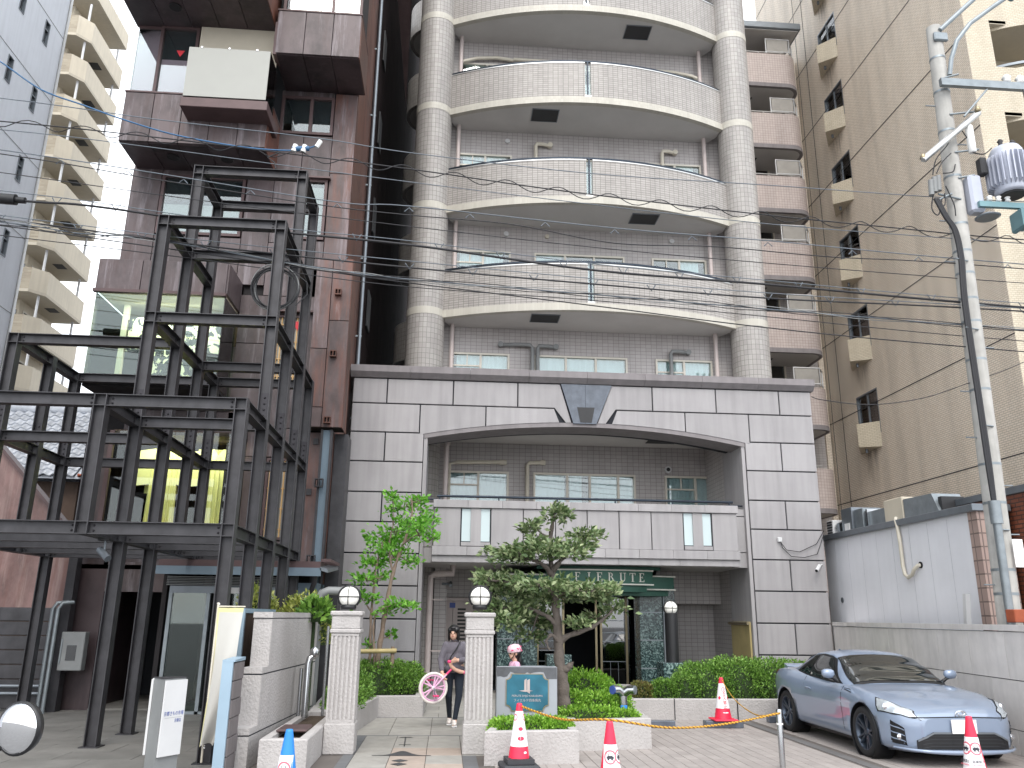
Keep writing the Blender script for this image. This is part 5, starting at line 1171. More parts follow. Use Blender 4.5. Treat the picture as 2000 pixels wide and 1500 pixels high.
# the long side wall facing the gap
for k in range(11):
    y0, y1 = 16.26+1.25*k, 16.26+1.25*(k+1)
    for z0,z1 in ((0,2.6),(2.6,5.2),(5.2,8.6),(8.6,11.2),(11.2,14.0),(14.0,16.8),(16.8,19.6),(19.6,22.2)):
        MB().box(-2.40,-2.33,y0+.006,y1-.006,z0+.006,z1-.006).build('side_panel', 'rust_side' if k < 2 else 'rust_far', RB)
dp = MB().tube([(-2.24,18.6,3),(-2.24,18.6,22)], .045, 10).build('rain_pipe', 'grey_metal', RB)
for z in range(4,22,2): MB().box(-2.33,-2.19,18.58,18.62,z,z+.04).build('bracket', 'galv', dp)
for k in range(6):
    z = 6.2+2.7*k; MB().box(-2.31,-2.27,20.3,20.9,z,z+1.0).build('side_window', 'black', RB)
MB().box(-2.32,-2.06,16.32,16.9,0,5.15).build('gap_panel', 'steel_dark', RB)
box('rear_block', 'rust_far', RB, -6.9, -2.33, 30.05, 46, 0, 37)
# left flank
for k in range(9): MB().box(-6.97,-6.90,16.26+1.5*k+.006,16.26+1.5*(k+1)-.006,8.3,22).build('side_panel', 'rust_panel', RB)
# third-floor glass room
G3 = box('glass_room', 'rust_joint', RB, -6.87, -4.45, 15.22, 18.4, 5.70, 5.76)
box('ceiling', 'beige_paint', G3, -6.85, -4.47, 15.24, 18.4, 7.58, 7.64); box('back_wall', 'steel_dark', G3, -6.85, -4.4, 18.4, 18.5, 5.76, 7.58); box('floor_finish', 'wood_lattice', G3, -6.85, -4.47, 15.3, 18.4, 5.762, 5.78)
for i in range(3): clad(-6.87+.807*i,-6.87+.807*(i+1),7.62,8.25,15.2,'rust_panel',G3)
MB().box(-6.87,-4.45,15.24,16.2,8.0,8.22).build('roof_core', 'rust_joint', G3); MB().box(-6.92,-4.43,15.14,15.24,7.56,7.62).build('trim', 'rust_trim', G3); MB().box(-4.47,-4.42,15.2,16.2,7.62,8.25).build('side_panel', 'rust_panel', G3); MB().box(-6.9,-6.86,15.2,16.2,7.62,8.25).build('side_panel', 'rust_panel', G3)
for x0,x1 in ((-6.86,-5.65),(-5.64,-4.46)): box('pane', 'glass_green', G3, x0, x1, 15.2, 15.212, 5.77, 7.56)
box('pane', 'glass_green', G3, -6.872, -6.86, 15.215, 18.4, 5.77, 7.56); box('pane', 'glass_green', G3, -4.46, -4.448, 15.215, 16.15, 5.77, 7.56)
MB().box(-6.6,-6.5,15.9,16.0,5.78,7.58).build('inner_post', 'beige_paint', G3)
MB().box(-6.3,-4.6,16.2,16.24,7.2,7.25).build('track', 'vent_dark', G3)
for k in range(6): MB().tube([(-5.5+.17*k,16.22,7.2),(-5.5+.17*k,16.2,7.05)], .035, 8).build('track_lamp', 'brass', G3)
KB = thing('black_kimono', 'black kimono with white flower pattern spread out in the third-floor glass room', 'kimono', (-5.5,16.4,5.78))
def kimono(root, cx, y, z0, h, w, mat, yaw=0):
    """spread T-shaped garment on a stand with gentle folds"""
    m = MB(); n = 14
    body = [(-w*.28,0),(w*.28,0),(w*.26,h*.52),(w*.5,h*.50),(w*.5,h*.93),(w*.09,h*.97),(0,h*.9),(-w*.09,h*.97),(-w*.5,h*.93),(-w*.5,h*.50),(-w*.26,h*.52)]
    pts = [(cx+x, z0+z) for x,z in body]; m.prism_y(pts[::1], y, y+.03); o = m.build('garment', mat, root)
    f = MB()
    for k in range(6): x = cx-w*.24+w*.48*k/5; f.tube([(x,y-.01,z0+.02),(x+.01,y-.015,z0+h*.5),(x*.9+cx*.1,y-.005,z0+h*.88)], [.02,.014,.006], 6)
    f.build('fold', mat, root)
    MB().tube([(cx-w*.56,y+.05,z0+h*.9),(cx+w*.56,y+.05,z0+h*.9)], .02, 8).tube([(cx,y+.06,z0),(cx,y+.06,z0+h*.9)], .02, 8).build('stand', 'wood_dark', root)
kimono(KB, -5.5, 15.9, 5.80, 1.62, 1.9, 'flower_cloth')
# second-floor glass room with yellow kimonos
G2 = box('glass_room', 'rust_joint', RB, -6.36, -4.0, 15.62, 18.4, 3.10, 3.17)
box('ceiling', 'wood_dark', G2, -6.34, -4.02, 15.66, 18.4, 4.9, 4.98); box('back_wall', 'wood_dark', G2, -6.34, -4.0, 18.4, 18.5, 3.17, 4.9); box('floor_finish', 'wood_lattice', G2, -6.34, -4.02, 15.66, 18.4, 3.172, 3.19)
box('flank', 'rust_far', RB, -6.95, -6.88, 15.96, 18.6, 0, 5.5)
for x0,x1 in ((-6.35,-5.2),(-5.19,-4.01)): box('pane', 'glass_low', G2, x0, x1, 15.6, 15.612, 3.18, 4.95)
box('pane', 'glass_low', G2, -6.362, -6.35, 15.615, 18.4, 3.18, 4.95); box('mullion', 'rust_trim', G2, -6.38, -6.3, 15.58, 15.66, 3.17, 4.95); box('mullion', 'rust_trim', G2, -4.06, -3.98, 15.58, 15.66, 3.17, 4.95)
for cx, lab in ((-5.55,'left yellow kimono hanging in the second-floor shop window'),(-4.55,'right yellow kimono hanging in the second-floor shop window')):
    KY = thing('yellow_kimono', lab, 'kimono', (cx,16.3,3.2), group='yellow kimonos in the shop window'); kimono(KY, cx, 16.3, 3.22, 1.6, 1.0, 'kimono_yellow')
tag(MB().box(-5.95,-5.1,16.5,16.52,3.9,4.75).build('wall_cloth', 'kimono_yellow', None), 'square yellow cloth hung behind the yellow kimonos', 'cloth')
tag(MB().box(-5.0,-4.1,16.5,16.52,4.1,4.8).build('wall_cloth', 'kimono_yellow', None), 'yellow cloth hung at the right of the shop window ceiling', 'cloth')
# the lit shop lamps above the two displays
def shop_light(x0, x1, y, z, energy):
    L = bpy.data.lights.new('shop_lamp_light', 'AREA'); L.shape = 'RECTANGLE'; L.size = x1-x0; L.size_y = .3; L.energy = energy; L.color = (1,.93,.78); o = bpy.data.objects.new('shop_lamp_light', L); COL.objects.link(o); o.location = ((x0+x1)/2, y, z); o.rotation_euler = (R_(25),0,0)
shop_light(-6.1,-4.2,15.95,4.86,16); shop_light(-6.4,-4.8,15.55,7.5,30)
# ground floor: canopy, glass doors, dark passage
cn = box('canopy', 'rust_trim', RB, -4.95, -2.2, 14.85, 16.2, 2.42, 2.55); box('canopy_edge', 'blue_dim', cn, -4.97, -2.18, 14.8, 14.85, 2.30, 2.44)
MB().hull([(-2.2,14.8,2.40),(-2.06,14.8,2.36),(-2.06,16.2,2.48),(-2.2,16.2,2.52)], [(-2.2,14.8,2.46),(-2.06,14.8,2.42),(-2.06,16.2,2.54),(-2.2,16.2,2.58)]).build('gutter', 'grey_metal', cn)
for k in range(9): MB().box(-2.2,-2.03,14.85+.15*k,14.91+.15*k,2.55,2.60).build('rafter', 'rust_trim', cn)
MB().tube([(-2.3,14.95,2.34),(-2.3,14.95,2.2),(-2.36,15.1,2.08),(-2.36,15.1,0)], .045, 10).build('rain_pipe', 'steel_dark', RB)
box('side_cabinet', 'blue_dim', RB, -2.85, -2.3, 15.3, 16.2, 0, 2.2)
dr = box('glass_door', 'grey_metal', RB, -4.85, -2.86, 15.28, 15.4, 2.0, 2.12)
for x in (-4.85,-4.2,-4.05,-3.4,-2.92): MB().box(x,x+.06,15.28,15.38,.004,2.0).build('stile', 'galv', dr)
for x0,x1 in ((-4.79,-4.2),(-3.99,-3.4),(-3.34,-2.92)): box('pane', 'glass_green', dr, x0, x1, 15.31, 15.32, .05, 2.0)
MB().box(-4.79,-2.92,15.28,15.4,.004,.05).build('threshold', 'galv', dr)
for k in range(6): MB().box(-4.9,-2.86,15.24,15.27,2.13+.028*k,2.145+.028*k).build('louvre', 'pipe_grey', dr)
MB().box(-3.85,-3.62,15.25,15.268,2.0,2.10).build('notice', 'plate_white', dr)
box('lobby_back', 'wood_dark', RB, -4.9, -2.4, 17.6, 17.7, 0, 2.5); box('lobby_ceiling', 'beige_soffit', RB, -4.9, -2.4, 15.4, 17.6, 2.4, 2.44); box('lobby_wall', 'rust_joint', RB, -4.98, -4.9, 15.3, 17.7, 0, 2.42)
MB().lathe([(.05,0),(.05,.05)], (-4.0,16.5,2.34), 12).build('ceiling_lamp', 'orange_rust', RB)
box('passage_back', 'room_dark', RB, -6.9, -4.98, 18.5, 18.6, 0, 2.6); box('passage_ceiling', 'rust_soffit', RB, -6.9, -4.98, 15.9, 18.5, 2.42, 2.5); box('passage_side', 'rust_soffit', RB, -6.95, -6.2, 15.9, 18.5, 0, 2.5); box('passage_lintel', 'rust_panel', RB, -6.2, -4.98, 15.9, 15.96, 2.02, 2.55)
box('passage_step', 'plaza', RB, -6.2, -4.98, 15.9, 18.5, .004, .03)
# rust-red wing wall with a sloping top at the left, its service pipes and meter box
WW = thing('wing_wall', 'rust-red metal wall with sloping top edge at the left behind the steel frame', 'wall', (-8,15.6,0))
MB().prism_y([(-13,1.5),(-6.75,1.5),(-6.75,2.95),(-8.4,4.65),(-13,4.65)], 15.65, 15.75).build('panel', 'rust_wall', WW)
MB().hull([(-8.42,15.55,4.66),(-6.72,15.55,2.92),(-6.72,15.8,2.92),(-8.42,15.8,4.66)], [(-8.42,15.55,4.74),(-6.72,15.55,3.0),(-6.72,15.8,3.0),(-8.42,15.8,4.74)]).build('edge_trim', 'rust_trim', WW)
for k in range(7): MB().box(-13,-6.78,15.62,15.7,.05+.24*k,.05+.24*k+.23,.01).build('shutter_slat', 'steel_dark', WW)
MB().tube([(-13,15.55,.3),(-6.9,15.55,.3)], .03, 8).tube([(-13,15.55,.42),(-6.9,15.55,.42)], .03, 8).build('guard_rail', 'grey_metal', WW)
box('end_post', 'steel_dark', WW, -6.75, -6.6, 15.55, 15.75, 0, 2.6)
mb = thing('meter_box', 'grey metal meter box with conduits on the wall at the left', 'meter box', (-6.42,15.5,.6)); MB().box(-6.62,-6.22,15.42,15.6,.68,1.32,.012).build('case', 'pipe_grey', mb); MB().box(-6.5,-6.34,15.41,15.419,.85,1.1).build('meter_window', 'glass_dark', mb); MB().box(-6.60,-6.58,15.40,15.419,.8,1.2).build('hinge', 'galv', mb)
for dx in (0,.09): MB().tube([(-6.78+dx,15.3,0),(-6.78+dx,15.3,1.7),(-6.74+dx,15.34,1.8),(-6.6+dx,15.45,1.82)], .035, 8).build('conduit', 'galv', mb)

# ------------------------------------------------------------------ stepped H-beam frame
SF = thing('beam_structure', 'stepped open structure of dark grey steel H-beams in front of the rust building', 'steel structure', (-4.4,12.5,0))
FY = [10.45,11.66,12.87,14.08,15.29-.2]; FX = [-6.93,-4.43,-2.69]; FZ = [0,2.64,4.24,5.81,7.37,8.93]
hw = .078
def column(i, j, k0, k1):
    x, y = FX[i], FY[j]; z0 = FZ[k0]-(0 if k0 == 0 else hw); z1 = FZ[k1]+hw
    c = MB().box(x-hw,x-hw+.012,y-hw,y+hw,z0,z1).box(x+hw-.012,x+hw,y-hw,y+hw,z0,z1).box(x-hw+.012,x+hw-.012,y-.005,y+.005,z0,z1).build('column', 'steel_dark', SF)
    for k in range(max(k0,1),k1+1):                 # stiffener plates level with the beam flanges
        z = FZ[k]
        MB().box(x-hw+.0125,x+hw-.0125,y-hw+.004,y-.0055,z-hw,z-hw+.01).box(x-hw+.0125,x+hw-.0125,y-hw+.004,y-.0055,z+hw-.01,z+hw).build('stiffener', 'steel_dark', c)
    if k1 >= 3:
        z = FZ[2]+.28; s = MB().box(x-.05,x+.05,y-.016,y-.0055,z-.2,z+.2)
        for q in range(4): n0 = len(s.v); s.lathe([(.014,0),(.014,.01),(.006,.016)], (0,0,0), 8); s.xf(Matrix.Translation((x,y-.016,z-.14+.09*q)) @ Matrix.Rotation(math.pi/2,4,'X'), n0)
        s.build('splice_plate', 'bolt_dark', c)
    if k0 == 0: MB().box(x-.12,x+.12,y-.12,y+.12,.004,.016).build('base_plate', 'steel_dark', c)
def beam_x(i0, i1, j, k):
    x0, x1, y, z = FX[i0]+hw+.001, FX[i1]-hw-.001, FY[j], FZ[k]
    b_ = MB().box(x0,x1,y-hw+.01,y+hw-.01,z-hw,z-hw+.011).box(x0,x1,y-hw+.01,y+hw-.01,z+hw-.011,z+hw).box(x0,x1,y-.004,y+.004,z-hw+.011,z+hw-.011).build('beam', 'steel_dark', SF)
    s = MB()
    for xe in (x0+.05,x1-.05):
        for dz in (-.03,.03): n0 = len(s.v); s.lathe([(.013,0),(.013,.01),(.006,.016)], (0,0,0), 8); s.xf(Matrix.Translation((xe,y-.0045,z+dz)) @ Matrix.Rotation(math.pi/2,4,'X'), n0)
    s.build('bolts', 'bolt_dark', b_)
def beam_y(i, j0, j1, k):
    x, y0, y1, z = FX[i], FY[j0]+hw+.001, FY[j1]-hw-.001, FZ[k]
    b_ = MB().box(x-hw+.01,x+hw-.01,y0,y1,z-hw,z-hw+.011).box(x-hw+.01,x+hw-.01,y0,y1,z+hw-.011,z+hw).box(x-.004,x+.004,y0,y1,z-hw+.011,z+hw-.011).build('beam', 'steel_dark', SF)
    s = MB()
    for ye in (y0+.05,y1-.05):
        for sx in (-.0045,.0045):
            for dz in (-.03,.03): s.box(x+min(sx,sx*3),x+max(sx,sx*3),ye-.012,ye+.012,z+dz-.012,z+dz+.012)
    s.build('bolts', 'bolt_dark', b_)
for a in [(2,0,0,2),(2,1,0,4),(2,2,0,5),(2,3,0,5),(2,4,0,3),(1,0,1,2),(1,1,0,4),(1,2,0,5),(1,3,1,5),(1,4,1,3),(0,0,1,2),(0,1,1,2),(0,2,1,3),(0,3,1,3),(0,4,0,3)]: column(*a)
for j in range(5): beam_x(0,1,j,1); beam_x(1,2,j,1)
for a in [(0,1,0,2),(1,2,0,2),(1,2,1,2),(0,1,2,2),(0,1,4,2),(1,2,4,2),(1,2,1,3),(1,2,3,3),(1,2,4,3),(0,1,2,3),(0,1,4,3),(1,2,1,4),(1,2,2,4),(1,2,2,5),(1,2,3,5)]: beam_x(*a)
for i in (1,2):
    for j in range(4): beam_y(i,j,j+1,1); beam_y(i,j,j+1,2)
    for j in range(1,4): beam_y(i,j,j+1,3)
    for j in (1,2): beam_y(i,j,j+1,4)
    beam_y(i,2,3,5)
for j in range(4): beam_y(0,j,j+1,1)
for j in range(4): beam_y(0,j,j+1,2)
for j in (2,3): beam_y(0,j,j+1,3)
sp = thing('spotlight', 'grey cylindrical spotlight hung under the lowest front beam of the steel frame', 'spotlight', (-4.36,11.0,2.4))
MB().tube([(-4.42,11.0,2.42),(-4.26,10.9,2.30)], .045, 14).build('housing', 'grey_metal', sp); MB().tube([(-4.36,11.0,2.42),(-4.36,11.0,2.56)], .015, 8).build('arm', 'grey_metal', sp); MB().box(-4.43,-4.29,10.93,11.07,2.53,2.56).build('mount', 'black', sp)
# ------------------------------------------------------------------ gate pillars with globe lamps
def gate_pillar(label, x0, x1):
    t = thing('gate_pillar', label, 'pillar', ((x0+x1)/2,11.25,0), group='white fluted gate pillars'); y0, y1 = 11.05, 11.05+(x1-x0)
    MB().box(x0,x1,y0,y1,0,.36,.012).build('plinth', 'white_stucco', t)
    a0, a1, b0, b1 = x0+.015, x1-.015, y0+.015, y1-.015; n = 6
    def side(p, q, nx, ny):
        L = math.dist(p,q); dx, dy = (q[0]-p[0])/L, (q[1]-p[1])/L; out = [p]
        for k in range(n):
            c = L*(k+.7)/(n+.4); w, d = .012, .016
            for s_, dep in ((c-w,0),(c-w*.6,d),(c+w*.6,d),(c+w,0)): out.append((p[0]+dx*s_-nx*dep, p[1]+dy*s_-ny*dep))
        return out
    ring = side((a0,b0),(a1,b0),0,-1)+side((a1,b0),(a1,b1),1,0)+side((a1,b1),(a0,b1),0,1)+side((a0,b1),(a0,b0),-1,0)
    MB().hull([(x,y,.40) for x,y in ring], [(x,y,1.395) for x,y in ring]).build('fluted_shaft', 'white_stucco', t)
    MB().box(a0,a1,b0,b1,.36,.399,.004).build('shaft_foot', 'white_stucco', t); MB().box(a0,a1,b0,b1,1.396,1.43,.004).build('shaft_head', 'white_stucco', t)
    MB().box(x0-.005,x1+.005,y0-.005,y1+.005,1.431,1.485,.012).build('band', 'white_stucco', t); MB().box(a0-.005,a1+.005,b0-.005,b1+.005,1.486,1.645,.008).build('cap_block', 'white_stucco', t); MB().box(x0-.012,x1+.012,y0-.012,y1+.012,1.646,1.705,.014).build('cap_slab', 'white_stucco', t)
gate_pillar('fluted white gate pillar left of the entrance path', -1.455, -1.075); gate_pillar('fluted white gate pillar right of the path beside the sign stone', .265, .645)
globe_lamp('globe_lamp', 'white globe lamp in a black cage on the left gate pillar', -1.265, 11.24, 1.885, .13, group='globe lamps on the gate pillars'); globe_lamp('globe_lamp', 'white globe lamp in a black cage on the right gate pillar', .455, 11.24, 1.905, .13, group='globe lamps on the gate pillars')
# ------------------------------------------------------------------ stepped white wall, block wall, fence
SW = thing('stepped_wall', 'white stucco wall stepping up towards the left gate pillar', 'wall', (-2.2,11.5,0))
def swb(y0, y1, z0, z1, name, mat='white_stucco', dx=0.):
    f = lambda y: -2.13+.06*(y-10.2)+dx
    return MB().hull([(f(y0)-.22-dx*2,y0,z0),(f(y0),y0,z0),(f(y1),y1,z0),(f(y1)-.22-dx*2,y1,z0)], [(f(y0)-.22-dx*2,y0,z1),(f(y0),y0,z1),(f(y1),y1,z1),(f(y1)-.22-dx*2,y1,z1)]).build(name, mat, SW)
swb(10.05,13.3,0,.335,'low_course'); swb(10.06,13.3,.335,.352,'groove','stucco_joint',-.004); swb(10.05,10.36,.352,.42,'step_cap'); swb(10.36,13.3,.352,.965,'middle_course')
swb(10.37,13.3,.965,.982,'groove','stucco_joint',-.004); swb(10.36,10.62,.982,1.05,'step_cap'); swb(10.62,13.3,.982,1.60,'top_course'); swb(10.63,13.3,1.60,1.612,'groove','stucco_joint',-.004); swb(10.60,13.3,1.612,1.68,'coping',dx=.006)
BW_ = thing('block_wall', 'brown-grey concrete block wall with pale blue metal capping', 'wall', (-2.32,9.8,0))
box('core', 'stucco_joint', BW_, -2.365, -2.275, 9.6, 10.04, 0, 1.1)
for r in range(6):
    y = 9.6-(.2 if r % 2 else 0)
    while y < 10.04:
        a, b_ = max(y,9.6), min(y+.4,10.04)
        if b_-a > .04: MB().box(-2.375,-2.255,a+.004,b_-.004,.19*r+.004,.19*r+.186,.005).build('block', 'block_wall', BW_)
        y += .4
box('end_flashing', 'blue_flashing', BW_, -2.385, -2.27, 9.56, 9.595, 0, 1.15); MB().hull([(-2.385,9.56,1.151),(-2.25,9.56,1.151),(-2.25,10.04,1.151),(-2.385,10.04,1.151)], [(-2.385,9.56,1.172),(-2.25,9.56,1.172),(-2.25,10.04,1.185),(-2.385,10.04,1.185)]).build('capping', 'blue_flashing', BW_)
WF = thing('wooden_fence', 'short dark board fence with blue metal edge behind the white wall', 'fence', (-2.45,11.5,0))
for k in range(9): MB().box(-2.52,-2.485,10.78+.2*k,10.97+.2*k,0,1.66).build('board', 'wood_dark', WF)
box('edge_post', 'blue_flashing', WF, -2.58, -2.46, 10.7, 10.76, 0, 1.72); box('top_cap', 'blue_flashing', WF, -2.58, -2.46, 10.765, 12.6, 1.665, 1.72)
pb = thing('stainless_pipes', 'pair of stainless pipes with elbow in front of the white wall', 'pipe', (-1.8,12,0))
MB().tube([(-1.83,11.9,.33),(-1.83,11.9,1.02),(-1.82,11.92,1.08),(-1.76,11.95,1.12)], .045, 12).build('pipe', 'steel_bright', pb); MB().tube([(-1.93,12.0,.33),(-1.93,12.0,.95)], .025, 10).build('pipe', 'steel_bright', pb); MB().tube([(-1.62,12.1,.33),(-1.62,12.1,1.5)], .02, 10).build('pipe', 'steel_bright', pb)
MB().lathe([(.05,0),(.07,.03),(.06,.1),(.0,.14)], (-1.76,11.95,1.1), 12).build('pipe_cap', 'steel_bright', pb)
bp = thing('blue_grey_pipe', 'thick grey elbow pipe behind the left globe lamp', 'pipe', (-1.9,13.5,0)); MB().tube([(-1.98,13.5,0),(-1.98,13.5,1.9),(-1.95,13.5,1.98),(-1.85,13.5,2.02),(-1.45,13.6,2.02)], .065, 12).build('pipe', 'pipe_grey', bp)
def planter_ring(name, label, pts, z1, th, soil_z, mat='white_stucco', stones=None):
    """low wall along a polygon (anticlockwise) with soil inside"""
    t = thing(name, label, 'planter', (sum(p[0] for p in pts)/len(pts), sum(p[1] for p in pts)/len(pts), 0)); n = len(pts)
    inn = []
    for i in range(n):
        p0, p1, p2 = Vector(pts[i-1]), Vector(pts[i]), Vector(pts[(i+1)%n]); d1 = (p1-p0).normalized(); d2 = (p2-p1).normalized()
        n1, n2 = Vector((-d1.y,d1.x)), Vector((-d2.y,d2.x)); b_ = (n1+n2); b_ = b_/max(b_.length_squared,.3)*2; inn.append(tuple(p1+b_*th*.5*1.0 if False else p1+(n1+n2)/(1+n1.dot(n2)+1e-6)*th))
    for i in range(n):
        j = (i+1)%n; a, b_, c, d = pts[i], pts[j], inn[j], inn[i]
        m = MB(); e = .014
        q = m.add([(*a,0),(*b_,0),(*b_,z1-e),(*a,z1-e)]); cen = Vector(((a[0]+b_[0]+c[0]+d[0])/4,(a[1]+b_[1]+c[1]+d[1])/4))
        top = [Vector(v).lerp(cen, .0) for v in (a,b_,c,d)]; dirn = (Vector(d)-Vector(a)).normalized()*e; dirm = (Vector(c)-Vector(b_)).normalized()*e
        t0 = m.add([(a[0]+dirn.x,a[1]+dirn.y,z1),(b_[0]+dirm.x,b_[1]+dirm.y,z1),(c[0],c[1],z1),(d[0],d[1],z1),(c[0],c[1],0),(d[0],d[1],0)])
        m.face([q,q+1,q+2,q+3]); m.face([q+3,q+2,t0+1,t0]); m.face([t0,t0+1,t0+2,t0+3]); m.face([t0+2,t0+4,t0+5,t0+3]); m.face([q+1,t0+4,t0+2,t0+1,q+2]); m.face([q,q+3,t0,t0+3,t0+5])
        m.build('planter_wall', mat, t)
    MB().poly([(x,y,soil_z) for x,y in inn]).build('soil', 'soil', t)
    return t
planter_ring('low_planter', 'low white planter box with a rusty lid beside the left gate pillar', [(-1.98,9.85),(-1.46,9.85),(-1.46,11.04),(-1.46,12.6),(-1.95,12.6)], .34, .1, .29)
tag(MB().box(-1.9,-1.56,10.35,10.85,.345,.375,.01).build('access_lid', 'rust_trim', None), 'rusty brown square lid in the low planter by the left pillar', 'lid')
planter_ring('path_planter', 'white planter along the left of the path holding hedge and young tree', [(-1.9,12.7),(-1.3,12.7),(-1.08,14.95),(-.33,15.05),(-.33,17.9),(-2.2,17.9)], .34, .14, .26)
planter_ring('front_planter', 'white planter under the sign stone in front', [(.5,10.25),(1.63,10.4),(1.63,11.75),(.66,11.75),(.66,11.04)], .37, .10, .31)
planter_ring('tree_planter', 'white planter holding the pruned evergreen tree', [(1.64,11.3),(2.78,11.55),(2.92,13.6),(1.45,13.6),(1.45,11.76),(1.64,11.76)], .38, .11, .31)
rp = planter_ring('hedge_planter', 'long low white planter wall in front of the right hedge', [(3.15,14.68),(7.75,14.72),(7.9,17.85),(3.3,17.85)], .34, .12, .27)
for x in (3.95,5.05,6.2): MB().box(x-.005,x+.005,14.668,14.74,.002,.342).build('joint', 'stucco_joint', rp)
# wheel stops
for x0,x1,lab in ((3.05,3.67,'dark granite wheel stop partly behind the tree planter'),(4.16,4.77,'dark granite wheel stop under the white and red cone'),(5.45,6.0,'dark granite wheel stop behind the car')):
    tag(MB().box(x0,x1,13.62,13.8,.004,.11,.01).build('wheel_stop', 'dark_granite', None, org=((x0+x1)/2,13.7,0)) if x0 < 5 else MB().box(x0,x1,14.3,14.45,.004,.11,.01).build('wheel_stop', 'dark_granite', None, org=((x0+x1)/2,14.4,0)), lab, 'wheel stop', 'granite wheel stops')
# ------------------------------------------------------------------ sign stone
SS = thing('sign_stone', 'grey stone slab with a teal name plaque standing in the front planter', 'sign', (1.1,11.35,.3))
MB().box(.69,1.49,11.30,11.42,.30,1.03,.008).build('slab', 'sign_stone', SS)
rr = random.Random(4); st = [(.695,1.025),(.695,.98)]
for k in range(19):
    x = .70+.785*k/18; edge = .055 if .85 < x < 1.33 else .11; st.append((x, 1.025-edge-rr.uniform(0,.045)))
MB().poly([(x,11.2985,z) for x,z in st+[(1.485,1.025)]]).build('weather_stain', 'sign_stain', SS)
def notched(x0, x1, z0, z1, r, n=6):
    pts = []
    for (cx,cz,a0) in ((x0,z0,90),(x1,z0,180),(x1,z1,270),(x0,z1,0)):
        for k in range(n+1): a = R_(a0-90*k/n); pts.append((cx+r*math.cos(a), cz+r*math.sin(a)))
    return pts
MB().prism_y(notched(.815,1.375,.485,.945,.07), 11.286, 11.2975).build('plaque_rim', 'brass', SS); MB().prism_y(notched(.825,1.365,.495,.935,.07), 11.280, 11.285).build('plaque', 'plaque_teal', SS)
MB().prism_y([(1.055,.73),(1.085,.73),(1.085,.885),(1.055,.865)], 11.274, 11.2795).prism_y([(1.092,.72),(1.128,.70),(1.128,.88),(1.092,.865)], 11.274, 11.2795).prism_y([(.985,.735),(1.07,.722),(1.17,.735),(1.07,.745)], 11.270, 11.2735).build('emblem', 'emblem', SS)
text_mesh('lettering', 'FIERUTE SHIJO KARASUMA', .034, 'emblem', SS, facing_camera(1.095,11.279,.672), .001); text_mesh('lettering', 'フィエルテ四条烏丸', .040, 'emblem', SS, facing_camera(1.095,11.279,.617), .001)
# fire department connection
FC = thing('fire_hydrant_inlet', 'stainless twin fire hose inlet on a short post in the tree planter', 'hydrant', (2.5,12.0,.31))
MB().tube([(2.5,12.0,.31),(2.5,12.0,.66)], .06, 16).build('post', 'steel_bright', FC)
for s_ in (-1,1):
    MB().tube([(2.5,12.0,.64),(2.5+s_*.08,11.96,.70),(2.5+s_*.15,11.92,.70)], [.06,.06,.062], 14).build('outlet', 'steel_bright', FC); MB().tube([(2.5+s_*.15,11.92,.70),(2.5+s_*.165,11.91,.70)], .058, 14).build('outlet_cap', 'print_blue' if s_ < 0 else 'galv', FC)
MB().box(2.455,2.545,11.932,11.938,.44,.50).build('blue_sticker', 'cone_blue', FC); text_mesh('lettering', '送', .075, 'red_mark', FC, facing_camera(2.5,11.935,.38), .001)
# ------------------------------------------------------------------ hedges and shrubs
def hedge(name, label, blobs, mat, n, size, seed, group=None, lift=.0):
    """leafy mound: dark twiggy core, outer skin of many small leaves with uneven outline"""
    r = np.random.default_rng(seed); cx = sum(b[0] for b in blobs)/len(blobs); cy = sum(b[1] for b in blobs)/len(blobs)
    t = thing(name, label, 'hedge' if 'hedge' in name else 'shrub', (cx,cy,.27), group=group); P = []; D = []
    m = MB()
    for (bx,by,bz,rx,ry,rz) in blobs:
        k = int(n*(rx*ry+ry*rz+rx*rz)**1.0); v = r.normal(0,1,(k,3)); v[:,2] = np.abs(v[:,2])*1.1-.25*np.linalg.norm(v,axis=1)*0; v /= np.linalg.norm(v,axis=1)[:,None]
        v = np.sign(v)*np.abs(v)**.75                                   # clipped, slightly boxy
        lump = 1+.06*np.sin(v[:,0]*9+bx*5)*np.cos(v[:,1]*8+v[:,2]*7+by)
        q = np.array([bx,by,bz])+v*np.array([rx,ry,rz])*(lump*r.uniform(.82,1.05,k))[:,None]
        keep = np.ones(k,bool)
        for (ox,oy,oz,sx,sy,sz) in blobs:
            if (ox,oy,oz) == (bx,by,bz): continue
            keep &= (((q-np.array([ox,oy,oz]))/np.array([sx,sy,sz])*1.12)**2).sum(1) > .9
        P.append(q[keep]); D.append(v[keep]+np.array([0,0,.5]))
        n0 = len(m.v); nn = 7
        m.lathe([(.82*math.cos(math.pi*.5*i/nn)**.8 if i < nn else .0, .84*math.sin(math.pi*.5*i/nn)) for i in range(nn+1)], (0,0,0), 14, close=False); m.xf(Matrix.Translation((bx,by,bz)) @ Matrix.Diagonal((rx,ry,rz,1)), n0)
        n1 = len(m.v); m.tube([(bx,by,.2 if bz < .6 else 0),(bx,by,bz+.05)], min(rx,ry)*.5 if bz < .6 else .03, 8)
    tag(m.build('twigs', 'hedge_core', t), kind='stuff'); leaves('foliage', mat, t, np.concatenate(P), np.concatenate(D), size, r, .5, .2, .7)
    return t
hedge('hedge', 'tall round clipped green hedge left of the path behind the planter', [(-1.15,16.0,.32,.62,.8,.54),(-.75,16.1,.32,.42,.75,.50)], 'leaf_hedge', 4200, .05, 1)
hedge('hedge', 'lower olive hedge in front of the round hedge by the left pillar', [(-1.52,13.9,.28,.30,1.0,.34),(-1.45,14.6,.3,.3,.5,.42)], 'leaf_hedge', 4600, .045, 2)
